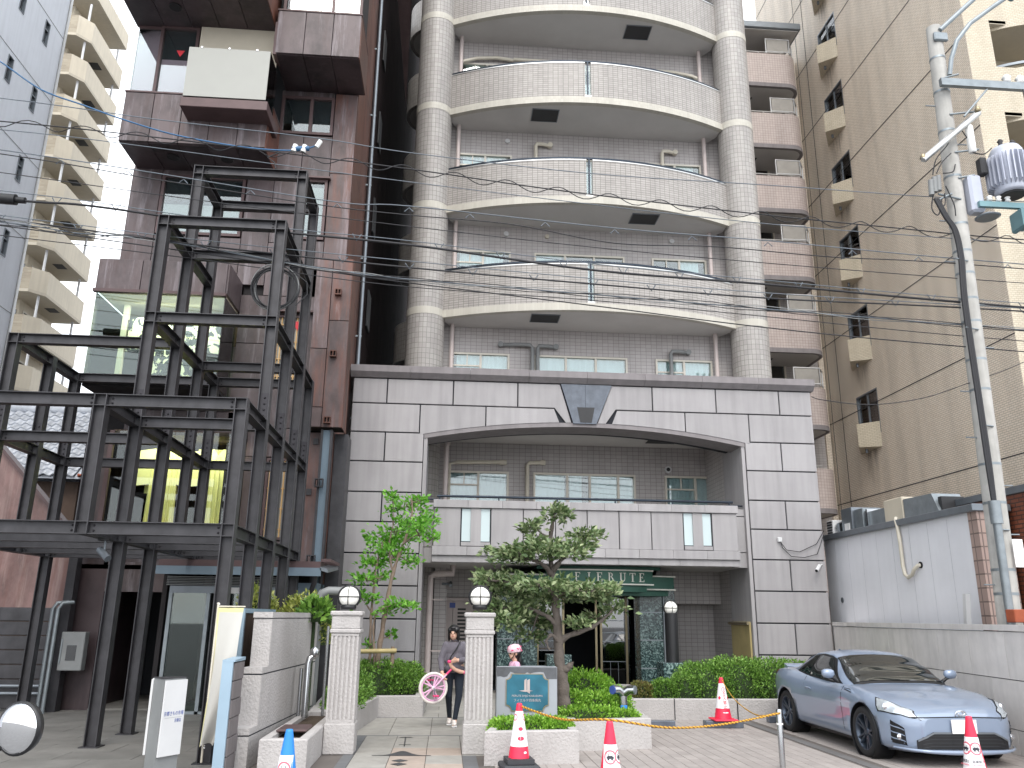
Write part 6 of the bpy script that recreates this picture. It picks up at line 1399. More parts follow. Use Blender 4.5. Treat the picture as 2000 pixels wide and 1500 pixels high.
hedge('hedge', 'bright low clipped hedge in front of the sign stone', [(.80,10.85,.26,.22,.34,.18),(1.12,10.9,.26,.3,.34,.19),(1.42,10.95,.26,.22,.34,.17)], 'leaf_bright', 9000, .045, 3)
hedge('hedge', 'bright green dome hedge behind the evergreen tree', [(2.05,12.95,.3,.55,.55,.58),(2.5,13.0,.3,.32,.45,.36)], 'leaf_bright', 5200, .045, 4)
hedge('hedge', 'low green hedge around the foot of the evergreen tree', [(1.75,12.2,.3,.38,.3,.36),(2.15,12.2,.3,.36,.34,.34),(1.95,11.75,.3,.5,.2,.2),(2.4,11.8,.3,.28,.22,.16),(1.6,12.75,.3,.25,.3,.5)], 'leaf_bright', 6500, .042, 5)
hedge('hedge', 'long green hedge in the planter between the entrance lamp and the car', [(4.75,15.6,.28,.55,.6,.60),(5.35,15.7,.28,.62,.7,.68),(6.0,15.7,.28,.62,.7,.66),(6.6,15.8,.28,.6,.7,.62),(7.3,15.9,.28,.6,.7,.58)], 'leaf_hedge', 3600, .05, 6)
hedge('shrub', 'small olive brown shrub at the left end of the hedge planter', [(3.52,15.3,.28,.20,.2,.28)], 'leaf_olive', 9000, .045, 7, 'shrubs by the entrance')
hedge('shrub', 'small bright green shrub between the olive shrub and the pedestal', [(3.92,15.25,.28,.24,.22,.33)], 'leaf_hedge', 8000, .045, 8, 'shrubs by the entrance')
hedge('shrub', 'dark twiggy shrub in front of the marble lamp pedestal', [(4.28,15.2,.30,.26,.22,.42)], 'leaf_hedge', 7000, .042, 9, 'shrubs by the entrance')
hedge('shrub', 'yellow variegated shrub behind the banner and white wall', [(-2.95,13.6,.9,.32,.4,1.15)], 'leaf_varieg', 2600, .07, 10); hedge('shrub', 'yellow-green shrub rising above the white wall top', [(-2.2,13.7,1.2,.45,.3,.75)], 'leaf_varieg', 2600, .06, 11)
hedge('shrub', 'dark green plant with long leaves above the wall by the pipe', [(-1.95,12.9,1.55,.2,.18,.28)], 'leaf_hedge', 2200, .14, 12)
# ------------------------------------------------------------------ trees
def tree(name, label, limbs, pads, bark, leaf, dens, size, seed, base, wid=.5, flat=1.0, extra=()):
    r = np.random.default_rng(seed); t = thing(name, label, 'tree', base); rr = random.Random(seed)
    for i,(pts,rad) in enumerate(limbs):
        p = smooth(pts, 5); k = len(p); m = MB()
        m.tube([q+Vector((rr.uniform(-.006,.006),rr.uniform(-.006,.006),0)) for q in p], [rad[0]+(rad[1]-rad[0])*j/(k-1)+.006*math.sin(j*1.7+i) for j in range(k)], 12); m.build('trunk' if i == 0 else 'limb', bark, t)
    P = []; D = []; tw = MB(); allp = [q for pts,_ in limbs for q in smooth(pts,4)]
    for (x,y,z,rx,rz) in pads:
        ry = rx*.85; c = Vector((x,y,z)); near = min(allp, key=lambda q: (q-c).length); 
        mid = near.lerp(c,.55)+Vector((rr.uniform(-.04,.04),rr.uniform(-.04,.04),-.03)); tw.tube([near,mid,c], [.016,.011,.006], 6)
        for k in range(7):                                            # twigs, each with its own tuft
            a = rr.uniform(0,6.28); q = c+Vector((math.cos(a)*rx*rr.uniform(.3,.95), math.sin(a)*ry*rr.uniform(.3,.95), rr.uniform(-.5,.7)*rz)); s_ = c.lerp(near,.15); tw.tube([s_, s_.lerp(q,.6)+Vector((0,0,.02)), q], [.007,.005,.003], 4)
            nl = max(4,int(dens*rx*(rz+.05)*.55)); d = (q-c).normalized() if (q-c).length > .01 else Vector((0,0,1))
            pp = np.array(q)+r.normal(0,1,(nl,3))*np.array([rx*.24,ry*.24,rz*.24+.012]); P.append(pp); D.append(np.tile(np.array(d)*.8+np.array([0,0,.45]),(nl,1))+r.normal(0,.35,(nl,3)))
        nl = int(dens*rx*(rz+.05)*1.1); pp = np.array(c)+r.normal(0,1,(nl,3))*np.array([rx*.48,ry*.48,rz*.36]); P.append(pp); D.append((pp-np.array(c))/(rx+.01)+np.array([0,0,.35]))
    tag(tw.build('twigs', bark, t), kind='stuff'); leaves('crown', leaf, t, np.concatenate(P), np.concatenate(D), size, r, wid, .22, .35)
    return t
YT = 15.8
tree('young_tree', 'slender young tree with bright spring leaves in the left planter', [([(-1.17,YT,.26),(-1.19,YT,.87),(-1.14,YT,1.4),(-1.07,YT,1.95),(-.98,YT,2.51),(-.83,YT+.05,2.98),(-.70,YT+.1,3.46),(-.72,YT+.2,3.85)],(.055,.014)),([(-1.36,YT,.26),(-1.34,YT,.87),(-1.36,YT,1.49),(-1.34,YT+.05,2.13),(-1.30,YT+.1,2.69),(-1.18,YT+.2,3.1)],(.035,.010)),([(-1.24,YT-.05,.26),(-1.25,YT-.05,.87),(-1.29,YT-.1,1.36),(-1.26,YT-.1,1.67),(-1.06,YT-.15,1.81),(-.78,YT-.25,1.86)],(.028,.008)),([(-1.0,YT,2.4),(-1.1,YT+.1,2.9),(-1.05,YT+.15,3.4),(-1.08,YT+.1,3.8)],(.022,.006)),([(-.83,YT,2.95),(-.6,YT-.2,3.1),(-.32,YT-.3,3.05)],(.016,.005)),([(-1.35,YT,1.7),(-1.55,YT,1.95),(-1.72,YT,2.0)],(.012,.004))],
 [(-.81,16.21,3.71,.39,.2),(-1.04,16.2,3.21,.43,.29),(-.57,15.4,3.31,.33,.2),(-.3,15.43,3.01,.16,.1),(-1.22,16.1,3.0,.29,.2),(-1.4,16.01,2.61,.25,.16),(-.98,15.95,2.7,.39,.2),(-1.5,15.63,2.32,.22,.12),(-.67,15.9,2.61,.18,.1),(-1.64,15.9,2.02,.14,.1),(-1.26,15.87,2.32,.2,.14),(-.85,15.49,1.86,.22,.1),(-1.1,15.74,1.72,.18,.1),(-1.36,15.7,1.94,.14,.1),(-.56,16.0,3.81,.12,.08),(-1.74,16.25,1.84,.1,.08),(-.99,16.2,1.31,.08,.06),(-1.36,15.84,1.12,.08,.05),(-1.09,15.75,3.82,.14,.1),(-.65,15.59,1.82,.14,.08),(-.42,15.38,3.19,.14,.09)], 'bark_tan', 'leaf_spring', 560, .095, 21, (-1.2,YT,.26), .55)
ys = 11.9
tree('pruned_tree', 'evergreen tree pruned into flat leafy tiers in front of the entrance', [([(1.67,ys,.31),(1.65,ys,.55),(1.64,ys,.81),(1.60,ys,1.08),(1.585,ys,1.42),(1.56,ys,1.70),(1.53,ys,2.05),(1.49,ys,2.33),(1.48,ys,2.76),(1.51,ys-.1,3.06)],(.10,.022)),([(1.60,ys,1.30),(1.70,ys-.02,1.40),(2.02,ys+.02,1.51),(2.22,ys+.1,1.62),(2.42,ys+.2,1.78)],(.05,.012)),([(1.56,ys,1.55),(1.50,ys,1.62),(1.37,ys+.05,1.70),(1.08,ys+.15,1.80),(.70,ys+.2,1.76)],(.045,.010)),([(1.60,ys-.02,1.28),(1.50,ys-.08,1.42),(1.41,ys-.1,1.34),(1.45,ys-.1,1.22)],(.03,.008)),([(1.49,ys,2.30),(1.56,ys-.05,2.36),(1.68,ys,2.50),(1.98,ys+.2,2.72)],(.055,.010)),([(1.49,ys,2.24),(1.40,ys-.1,2.34),(1.22,ys-.15,2.43),(.83,ys,2.5)],(.045,.010)),([(1.53,ys,1.95),(1.7,ys-.1,2.0),(1.95,ys-.15,2.05),(2.3,ys+.15,2.11)],(.035,.008)),([(1.48,ys,2.70),(1.38,ys,2.80),(1.22,ys,2.92)],(.025,.008)),([(1.53,ys,1.98),(1.3,ys-.2,2.08),(1.0,ys-.1,2.12),(.62,ys,2.15)],(.035,.008)),([(1.64,ys-.02,.95),(1.72,ys-.06,1.0),(1.76,ys-.08,1.06)],(.06,.03))],
 [(1.48,11.47,3.06,.18,.1),(1.21,11.87,2.9,.17,.1),(1.26,11.74,2.71,.14,.06),(1.72,11.79,3.04,.09,.08),(2.02,12.25,2.80,.25,.10),(1.89,11.92,2.62,.23,.07),(.82,11.95,2.5,.27,.1),(1.05,11.66,2.49,.31,.14),(1.33,11.47,2.53,.32,.14),(1.68,11.74,2.53,.29,.09),(1.33,11.57,2.10,.44,.12),(.7,11.91,2.16,.22,.12),(.96,12.35,2.05,.35,.17),(1.68,12.06,1.99,.46,.13),(1.98,11.61,1.98,.36,.10),(2.34,12.25,2.03,.18,.08),(.64,12.17,1.74,.22,.12),(.99,12.11,1.73,.37,.17),(1.3,12.27,1.59,.32,.14),(1.21,12.14,1.39,.17,.09),(2.44,12.16,1.79,.18,.1),(1.87,11.77,1.58,.18,.07),(2.21,12.33,1.65,.15,.07),(1.49,12.32,1.95,.46,.17),(.81,11.6,1.59,.23,.11),(.5,12.09,2.18,.11,.08),(2.1,11.93,1.95,.23,.09)], 'bark_grey', 'leaf_ever', 1250, .09, 22, (1.66,ys,.31), .5)
TS = thing('tree_stake', 'bamboo support frame tied round the young tree', 'tree stake', (-1.2,15.6,.26))
for x in (-1.62,-.92): MB().tube([(x,15.6,.26),(x,15.6,1.12)], .035, 8).build('post', 'bark_tan', TS)
MB().tube([(-1.75,15.56,1.03),(-.85,15.56,1.05)], .04, 8).build('cross_bar', 'bamboo', TS)
# ------------------------------------------------------------------ cones, post and rope
def traffic_cone(name, label, x, y, z, h, kind, rz=0., scale=1.):
    t = thing(name, label, 'cone', (x,y,z), rz, 'traffic cones'); main = 'cone_blue' if kind == 'blue' else 'cone_red'
    rb, rt_ = .135*scale, .032
    R = lambda u: rb+(rt_-rb)*u
    base = .03
    MB().box(-.19,.19,-.19,.19,.004,base,.02).build('base', main if kind != 'weighted' else 'rubber', t)
    segs = {'weighted': [(0,.34,'cone_red'),(.34,.9,'cone_white'),(.9,1,'cone_red')], 'sleeve': [(0,.26,'cone_red'),(.26,.88,'cone_white'),(.88,1,'cone_red')], 'plain': [(0,1,'cone_red')], 'blue': [(0,1,'cone_blue')]}[kind]
    for a,b_,mt in segs: MB().lathe([(R(a)+(.003 if mt == 'cone_white' else 0), base+h*a),(R(b_)+(.003 if mt == 'cone_white' else 0), base+h*b_)], (0,0,0), 28, close=(b_ == 1)).build('cone_shell', mt, t)
    MB().lathe([(rt_,base+h),(rt_*.85,base+h+.015),(.0,base+h+.018)], (0,0,0), 20).build('tip', main, t)
    def spot(ang, u, w, hh, mt, off=.006, n=18, ring=None, name='spot'):
        """patch lying on the cone surface round direction ang (0 = towards -Y)"""
        m = MB(); pts = []
        def on(du, dv): u2 = u+dv/h; r = R(u2)+off; a = ang+du/max(R(u2),.02); return (r*math.sin(a), -r*math.cos(a), base+h*u2)
        if ring:
            o = m.add([on(w*math.cos(6.2832*k/n), hh*math.sin(6.2832*k/n)) for k in range(n)]); i_ = m.add([on(w*ring*math.cos(6.2832*k/n), hh*ring*math.sin(6.2832*k/n)) for k in range(n)])
            for k in range(n): j = (k+1)%n; m.face([o+k,o+j,i_+j,i_+k])
        elif n == 4: 
            g_ = 8; grid = [[m.add([on(-w+2*w*p/g_, -hh+2*hh*q)]) for p in range(g_+1)] for q in (0,1)]
            for p in range(g_): m.face([grid[0][p],grid[0][p+1],grid[1][p+1],grid[1][p]])
        else: m.poly([on(w*math.cos(6.2832*k/n), hh*math.sin(6.2832*k/n)) for k in range(n)])
        return m.build(name, mt, t)
    def word(txt, ang, u, size, mt, dx=0.):
        r = R(u)+.009; tilt = math.atan2(rb-rt_, h); a = ang+dx/R(u)
        text_mesh('lettering', txt, size, mt, t, Matrix.Rotation(a,4,'Z') @ Matrix.Translation((0,-r,base+h*u)) @ Matrix.Rotation(math.pi/2-tilt,4,'X'), .0008)
    if kind == 'weighted':
        spot(.05,.62,.026,.02,'cone_red'); spot(.05,.47,.036,.022,'cone_red'); spot(-1.1,.80,.03,.035,'cone_red',.006,24,.78); spot(1.1,.80,.03,.035,'cone_red',.006,24,.78)
        w1 = MB().box(-.21,.21,-.21,.21,.005,.075,.02); w1.build('weight', 'rubber', t)
        m = MB(); n0 = 0; m.lathe([(.215,.08),(.215,.13),(.15,.135),(.148,.085)], (0,0,0), 4, sm=False, close=False, a0=math.pi/4, a1=math.pi/4+2*math.pi); m.build('weight', 'rubber', t)
        spot(.5,.25,.02,.012,'cone_white',.004)
    if kind == 'sleeve':
        spot(.1,.72,.03,.04,'red_mark',.005,20,.8); spot(.1,.72,.004,.03,'red_mark',.0055)
        for i,ch in enumerate('立入禁止'): word(ch, .1, .6-.1*i, .062, 'red_mark')
        for s_ in (-1,1): spot(.1+s_*.9,.52,.02,.025,'cone_red',.0055)
        spot(.1,.16,.05,.008,'cone_white',.004)
    if kind in ('plain','blue'):
        for ang in ((-.55,.75) if kind == 'plain' else (0.0,)):
            spot(ang,.48,.075,.16,'cone_white',.003,4,name='sign_sheet'); spot(ang,.56,.058,.062,'sticker_pink',.0045,28,.78,name='no_parking_ring')
            spot(ang,.555,.032,.010,'print_black',.0055,4,name='car_symbol'); spot(ang,.585,.02,.010,'print_black',.0055,4,name='car_symbol'); spot(ang,.588,.014,.005,'cone_white',.0068,4,name='car_symbol')
            for sx in (-1,1): spot(ang+sx*.2,.53,.008,.006,'print_black',.0058,4,name='car_symbol')
            m = MB(); 
            def on2(du, dv): u2 = .56+dv/h; r = R(u2)+.0065; a = ang+du/R(u2); return (r*math.sin(a), -r*math.cos(a), base+h*u2)
            m.poly([on2(-.042,.034),on2(-.034,.042),on2(.042,-.034),on2(.034,-.042)]).build('no_parking_bar', 'sticker_pink', t)
            word('駐車禁止', ang, .375, .032, 'print_black'); word('NO PARKING', ang, .325, .02, 'sticker_pink')
    return t
traffic_cone('traffic_cone', 'red and white cone on black rubber weights before the front planter', .88, 10.0, 0, .66, 'weighted', .1)
traffic_cone('traffic_cone', 'red cone with no-parking sheets under the rope at bottom centre', 1.60, 8.32, 0, .66, 'plain', .35)
traffic_cone('traffic_cone', 'white sleeved cone lettered in red standing on a wheel stop', 4.47, 13.71, .11, .60, 'sleeve')
traffic_cone('traffic_cone', 'red cone with no-parking sheet in front of the car', 5.52, 8.84, 0, .66, 'plain', -.9)
traffic_cone('traffic_cone', 'blue cone with a no-parking sheet at the bottom left', -1.30, 7.70, 0, .66, 'blue', -.17)
PO = thing('steel_post', 'polished steel bollard post holding the yellow rope', 'bollard', (3.97,10.1,0)); MB().lathe([(.034,.004),(.034,.62),(.03,.64),(0,.645)], (3.97,10.1,0), 20).build('shaft', 'steel_bright', PO); MB().lathe([(.038,.47),(.038,.49)], (3.97,10.1,0), 20).build('collar', 'plate_white', PO)
def rope(label, pts, r=.011):
    t = thing('rope', label, 'rope', pts[0]); p = smooth(pts, 40); L = 0; A = []; B = []
    for i,q in enumerate(p):
        if i: L += (p[i]-p[i-1]).length
        for lst, ph in ((A,0),(B,math.pi)): lst.append(q+Vector((0,math.cos(L*90+ph),math.sin(L*90+ph)))*r*.55)
    for lst, mt in ((A,'rope_yellow'),(B,'rope_black')): MB().tube(lst, r*.75, 6).build('strand', mt, t)
rope('yellow and black rope from the weighted cone over the red cone to the steel post', [(.91,9.97,.67),(1.25,9.15,.63),(1.6,8.34,.715),(2.3,8.72,.60),(3.1,9.4,.56),(3.97,10.07,.60)])
rope('thin yellow rope from the steel post up to the white sleeved cone', [(3.97,10.12,.60),(4.1,11.2,.46),(4.3,12.6,.52),(4.47,13.68,.72)], .008)
# ------------------------------------------------------------------ shop sign post, banner, parked scooter mirror
SP = thing('sign_post', 'grey angular sign post with white boards and blue lettering in front of the shop', 'sign', (-2.85,9.3,0))
A, B, C = (-3.0,9.32), (-2.845,9.16), (-2.70,9.40)
MB().hull([(*A,0.004),(*B,.004),(*C,.004)], [(*A,1.0),(*B,1.0),(*C,1.0)]).build('post', 'pipe_grey', SP); MB().hull([(A[0]-.01,A[1],1.001),(B[0],B[1]-.012,1.001),(C[0]+.01,C[1],1.001)], [(A[0]-.01,A[1],1.012),(B[0],B[1]-.012,1.012),(C[0]+.01,C[1],1.012)]).build('cap', 'steel_dark', SP)
def board(p, q, name):
    d = (Vector(q)-Vector(p)).normalized(); nn = Vector((d.y,-d.x)); th = .022; g_ = .004
    a, b_ = Vector(p)+nn*g_+d*.005, Vector(q)+nn*g_
    MB().hull([(*a,.26),(*(a+nn*0),.26)][:1]+[(*(a+nn*th),.26),(*(b_+nn*th),.26),(*b_,.26)], [(*a,.985),(*(a+nn*th),.985),(*(b_+nn*th),.985),(*b_,.985)]).build(name, 'white_paint', SP)
    return d, nn, (a+b_)/2+nn*(th+.001)
d, nn, c = board(B, C, 'board'); board((-3.05,9.52), A, 'board')
mt = lambda z: Matrix(((d.x,0,nn.x,c.x),(d.y,0,nn.y,c.y),(0,1,0,z),(0,0,0,1)))
text_mesh('lettering', '京都きもの市場', .042, 'print_blue', SP, mt(.66), .0006, fontscale=(.85,1.1)); text_mesh('lettering', '京都店', .036, 'print_blue', SP, Matrix.Translation((d.x*.06,d.y*.06,0)) @ mt(.59), .0006, fontscale=(.8,1.1)); MB().hull([(*(c-d*.11),.622),(*(c+d*.11),.622),(*(c+d*.11+nn*.0006),.622),(*(c-d*.11+nn*.0006),.622)], [(*(c-d*.11),.624),(*(c+d*.11),.624),(*(c+d*.11+nn*.0006),.624),(*(c-d*.11+nn*.0006),.624)]).build('underline', 'pipe_grey', SP)
NB = thing('banner', 'tall white cloth banner with yellow edge tied to a steel column', 'banner', (-2.55,10.2,.1))
m = MB(); nx, nz = 14, 30
g0 = []
for j in range(nz+1):
    v = j/nz; z = 1.72-1.50*v; wdt = .30*(1-.12*v)-.14*max(0,v-.72)/.28; row = []
    for i in range(nx+1): u = i/nx; row.append(m.add([(-2.655-.03*v+wdt*u, 10.18+.05*math.sin(u*5+v*4)*(.3+v)-.06*math.sin(v*3)*u, z+.03*math.sin(u*3.1)*v)]))
    g0.append(row)
for j in range(nz):
    for i in range(nx): m.face([g0[j+1][i],g0[j+1][i+1],g0[j][i+1],g0[j][i]], None, 1 if (i == 0 or j == 0) else 0, True)
m.build('cloth', ['banner_cloth','banner_edge'], NB)
MB().tube([(-2.665,10.2,.05),(-2.66,10.2,1.78)], .012, 8).tube([(-2.66,10.2,1.735),(-2.34,10.17,1.735)], .008, 8).build('pole', 'pipe_cream', NB)
for z in (.2,.72,1.76): MB().tube([(-2.69,10.36,z),(-2.67,10.2,z+.01),(-2.64,10.19,z)], .008, 6).build('tie', 'plate_white', NB)
SM = thing('scooter_mirror', 'round convex rear-view mirror of a parked scooter at the bottom left edge', 'mirror', (-1.75,3.1,0))
mm_ = Matrix.Translation((-1.375,3.0,1.283)) @ Matrix.Rotation(R_(-20),4,'Z') @ Matrix.Rotation(R_(90),4,'X')
m = MB(); m.lathe([(.066,-.028),(.078,-.02),(.084,0),(.084,.008),(.078,.010)], (0,0,0), 32); m.xf(mm_); m.build('housing', 'black', SM)
m = MB(); m.lathe([(.077*math.cos(a),.010+.02*math.sin(a)) for a in [math.pi/2*i/8 for i in range(9)]], (0,0,0), 32, close=False); m.xf(mm_); m.build('mirror_glass', 'mirror', SM)
MB().tube([(-1.375,3.025,1.275),(-1.40,3.08,1.23),(-1.50,3.1,1.20),(-1.62,3.1,1.12),(-1.66,3.1,1.0)], .009, 8).build('stem', 'black', SM); MB().tube([(-1.5,3.05,.98),(-1.8,3.1,1.0),(-2.1,3.15,.98)], .016, 8).build('handlebar', 'black', SM)
MB().tube([(-1.8,3.1,1.0),(-1.8,3.3,.5),(-1.8,3.38,.25)], .03, 10).build('fork', 'steel_dark', SM); m = MB(); n0 = 0; m.tube([(-1.8,3.38+.2*math.cos(a),.25+.2*math.sin(a)) for a in [2*math.pi*i/28 for i in range(29)]], .05, 10); m.build('tyre', 'tyre', SM)
# ------------------------------------------------------------------ parked coupe (own space: x across, y from nose to tail, z up)
CAR = thing('parked_car', 'grey-blue two-door sports coupe parked nose out beside the retaining wall', 'car', (6.20,10.07,0), R_(0.0)); CAR.scale = (.95,.95,.95)
def lerp_tab(tab, s):
    if s <= tab[0][0]: return tab[0][1]
    for (a,u),(b_,v) in zip(tab[:-1],tab[1:]):
        if s <= b_:
            t = (s-a)/(b_-a); t = t*t*(3-2*t)*.5+t*.5; return u+(v-u)*t
    return tab[-1][1]
Wd = [(0,.50),(.04,.60),(.12,.70),(.25,.79),(.45,.855),(.85,.888),(1.3,.872),(2.0,.855),(2.7,.862),(3.25,.890),(3.6,.885),(3.95,.83),(4.14,.74),(4.24,.60)]
Zlow = [(0,.21),(.1,.165),(.5,.155),(1.3,.165),(3.0,.175),(3.6,.20),(4.0,.25),(4.24,.32)]
Zsh = [(0,.56),(.06,.605),(.2,.66),(.45,.745),(.85,.815),(1.3,.855),(2.0,.875),(2.8,.915),(3.3,.955),(3.7,.955),(4.05,.93),(4.16,.90),(4.24,.84)]
Zc = [(0,.57),(.06,.63),(.2,.70),(.45,.765),(.85,.825),(1.3,.888),(1.7,.90),(2.4,.92),(3.3,.96),(3.75,.985),(4.05,.985),(4.13,.97),(4.18,.92),(4.24,.85)]
def B(s, t):
    """right-hand half of the lower body: t from 0 (under) through 5 (shoulder) to 9 (centre line)"""
    w, zl, zs, zc = lerp_tab(Wd,s), lerp_tab(Zlow,s), lerp_tab(Zsh,s), lerp_tab(Zc,s); h = zs-zl
    fl = .012*(math.exp(-((s-.85)/.42)**2)+math.exp(-((s-3.42)/.45)**2))
    P = [(0,zl),(w*.84,zl),(w*.955,zl+.05),(w*.985,zl+h*.22),(w*.99+fl,zl+h*.45),(w*1.0+fl,zl+h*.68),(w*.975+fl,zl+h*.88),(w*.90,zs),(w*.74,zs+(zc-zs)*.35+.012),(w*.42,zs+(zc-zs)*.75+.012),(0,zc+.008)]
    i = min(int(t),9); f = t-i; a, b_ = P[i], P[i+1]; return (a[0]+(b_[0]-a[0])*f, a[1]+(b_[1]-a[1])*f)
st = [0,.02,.04,.08,.12,.18,.25,.35,.45,.55,.65,.75,.85,.95,1.05,1.2,1.35,1.55,1.8,2.05,2.3,2.55,2.8,3.0,3.15,3.3,3.42,3.55,3.7,3.85,3.95,4.05,4.11,4.16,4.2,4.24]
ts = [0,1,1.5,2,2.5,3,3.5,4,4.5,5,5.5,6,6.5,7,7.5,8,8.5,9,9.5,10]
def catmull(f, ts_): return [f(t) for t in ts_]
m = MB(); rows = []
for s in st:
    half = [B(s,min(t,9.999)) for t in ts]; ring = [(x,s,z) for x,z in half]+[(-x,s,z) for x,z in half[-2:0:-1]]; rows.append(m.add(ring)); nring = len(ring)
for a, b_ in zip(rows[:-1], rows[1:]):
    for k in range(nring): j = (k+1)%nring; m.face([a+k,b_+k,b_+j,a+j], None, 0, True)
m.face([rows[0]+k for k in range(nring)], None, 0, False); m.face([rows[-1]+k for k in range(nring)][::-1], None, 0, False)
body = m.build('body', 'car_paint', CAR)
AX = (.85,3.42); RT = .318
for s in AX:
    cut = MB(); 
    for sx in (-1,1): cut.tube([(sx*.62,s,RT+.01),(sx*1.2,s,RT+.01)], .362, 40)
    co = cut.build('cutter', 'car_paint', None); md = body.modifiers.new('arch', 'BOOLEAN'); md.operation = 'DIFFERENCE'; md.object = co; md.solver = 'EXACT'
    co.matrix_world = Matrix.Translation((0,0,0)); co['tmp'] = 1
saved = CAR.location.copy(); CAR.location = (0,0,0); CAR.scale = (1,1,1); bpy.context.view_layer.update()
dg = bpy.context.evaluated_depsgraph_get(); newm = bpy.data.meshes.new_from_object(body.evaluated_get(dg)); body.modifiers.clear(); body.data = newm; newm.name = 'body'
for o in [o for o in bpy.data.objects if 'tmp' in o]: bpy.data.objects.remove(o)
CAR.location = saved; CAR.scale = (.95,.95,.95)
# roof and glasshouse
Rz = [(1.30,.895),(1.5,1.0),(1.75,1.135),(2.02,1.245),(2.25,1.295),(2.5,1.312),(2.8,1.295),(3.1,1.235),(3.4,1.14),(3.7,1.02),(3.86,.975)]
Wb = [(1.30,.70),(1.6,.765),(2.0,.79),(2.6,.785),(3.1,.75),(3.5,.68),(3.86,.58)]
Wt = [(1.30,.66),(1.6,.63),(2.0,.575),(2.5,.555),(3.0,.53),(3.4,.50),(3.86,.46)]
def G(s, v):
    zr, wb, wt = lerp_tab(Rz,s), lerp_tab(Wb,s), lerp_tab(Wt,s); zb = min(lerp_tab(Zsh,s)-.015, zr-.02); ze = max(zb+.005, zr-.055-.03*max(0,(s-1.5)/1.5 if s < 3 else 1)*.6)
    if v <= .5: u = v/.5; return (wb+(wt-wb)*u+.028*math.sin(math.pi*u)*min(1,(zr-.9)/.2 if zr > .9 else 0), s, zb+(ze-zb)*u)
    u = (v-.5)/.5; a = u*math.pi/2; return (wt*math.cos(a)**.9 if u < 1 else 0, s, ze+(zr-ze)*math.sin(a))
gs = [1.30+(3.86-1.30)*i/36 for i in range(37)]; gv = [i/20 for i in range(21)]
m = MB(); rows = []
for s in gs: half = [G(s,v) for v in gv]; rows.append(m.add(half+[(-x,y,z) for x,y,z in half[-2::-1]])); nr = 2*len(gv)-1
for a, b_ in zip(rows[:-1], rows[1:]):
    for k in range(nr-1): m.face([a+k,b_+k,b_+k+1,a+k+1], None, 0, True)
m.build('roof', 'car_paint', CAR)
def patch(f, c00, c10, c11, c01, n, mm, off, sx=1):
    """quad patch in the (s,v) plane of surface f pushed outwards by off"""
    m = MB(); g_ = []
    def nrm(s, v):
        e = .01; p = Vector(f(s,v)); du = Vector(f(s+e,v))-p; dv_ = Vector(f(s,v+e))-p; q = du.cross(dv_); q = q.normalized() if q.length > 1e-9 else Vector((0,0,1)); return q if (q.x > 0 or (abs(q.x) < .2 and q.z > 0)) else -q
    for j in range(mm+1):
        b_ = j/mm; row = []
        for i in range(n+1):
            a = i/n; s = (c00[0]*(1-a)+c10[0]*a)*(1-b_)+(c01[0]*(1-a)+c11[0]*a)*b_; v = (c00[1]*(1-a)+c10[1]*a)*(1-b_)+(c01[1]*(1-a)+c11[1]*a)*b_
            nq = nrm(s,v); du_ = Vector(f(s+.01,v))-Vector(f(s,v)); nq = Vector((0,-du_.z,du_.y)).normalized() if abs(Vector(f(s,v)).x) < .01 else nq; nq = -nq if (abs(nq.x) < .3 and nq.z < 0) else nq; p = Vector(f(s,v))+nq*off; row.append(m.add([(p.x*sx,p.y,p.z)]))
        g_.append(row)
    for j in range(mm):
        for i in range(n): m.face([g_[j][i],g_[j][i+1],g_[j+1][i+1],g_[j+1][i]], None, 0, True)
    return m
def carglass():
    mt, t, b_ = newmat('car_glass'); b_.inputs['Base Color'].default_value = srgb(24,30,32); b_.inputs['Roughness'].default_value = .03; b_.inputs['Specular IOR Level'].default_value = .9; b_.inputs['Coat Weight'].default_value = .6
carglass()
for sx in (1,-1):
    patch(G,(1.52,.02),(3.22,.02),(2.98,.50),(2.05,.50),24,8,.002,sx).build('window_trim', 'car_black', CAR)
    patch(G,(1.64,.06),(2.62,.06),(2.62,.46),(2.13,.46),16,8,.005,sx).build('side_window', 'car_glass', CAR); patch(G,(2.67,.06),(3.10,.08),(2.90,.46),(2.67,.46),10,8,.005,sx).build('quarter_window', 'car_glass', CAR)
def wind(c00,c10,c11,c01,name,mt,off):
    a = patch(G,c00,c10,c11,c01,14,14,off,1); n0 = len(a.v); b_ = patch(G,c00,c10,c11,c01,14,14,off,-1); k = a.add(b_.v)
    for f, uv, mi, sm in zip(b_.f, b_.uv, b_.mi, b_.sm): a.face([q+k for q in f], uv, mi, sm)
    return a.build(name, mt, CAR)
wind((1.34,.30),(2.06,.52),(2.06,1.0),(1.31,1.0),'windscreen_trim','car_black',.006); wind((1.40,.38),(2.02,.56),(2.04,1.0),(1.36,1.0),'windscreen','car_glass',.012)
wind((3.05,.56),(3.74,.40),(3.76,1.0),(3.02,1.0),'rear_window','car_glass',.010)
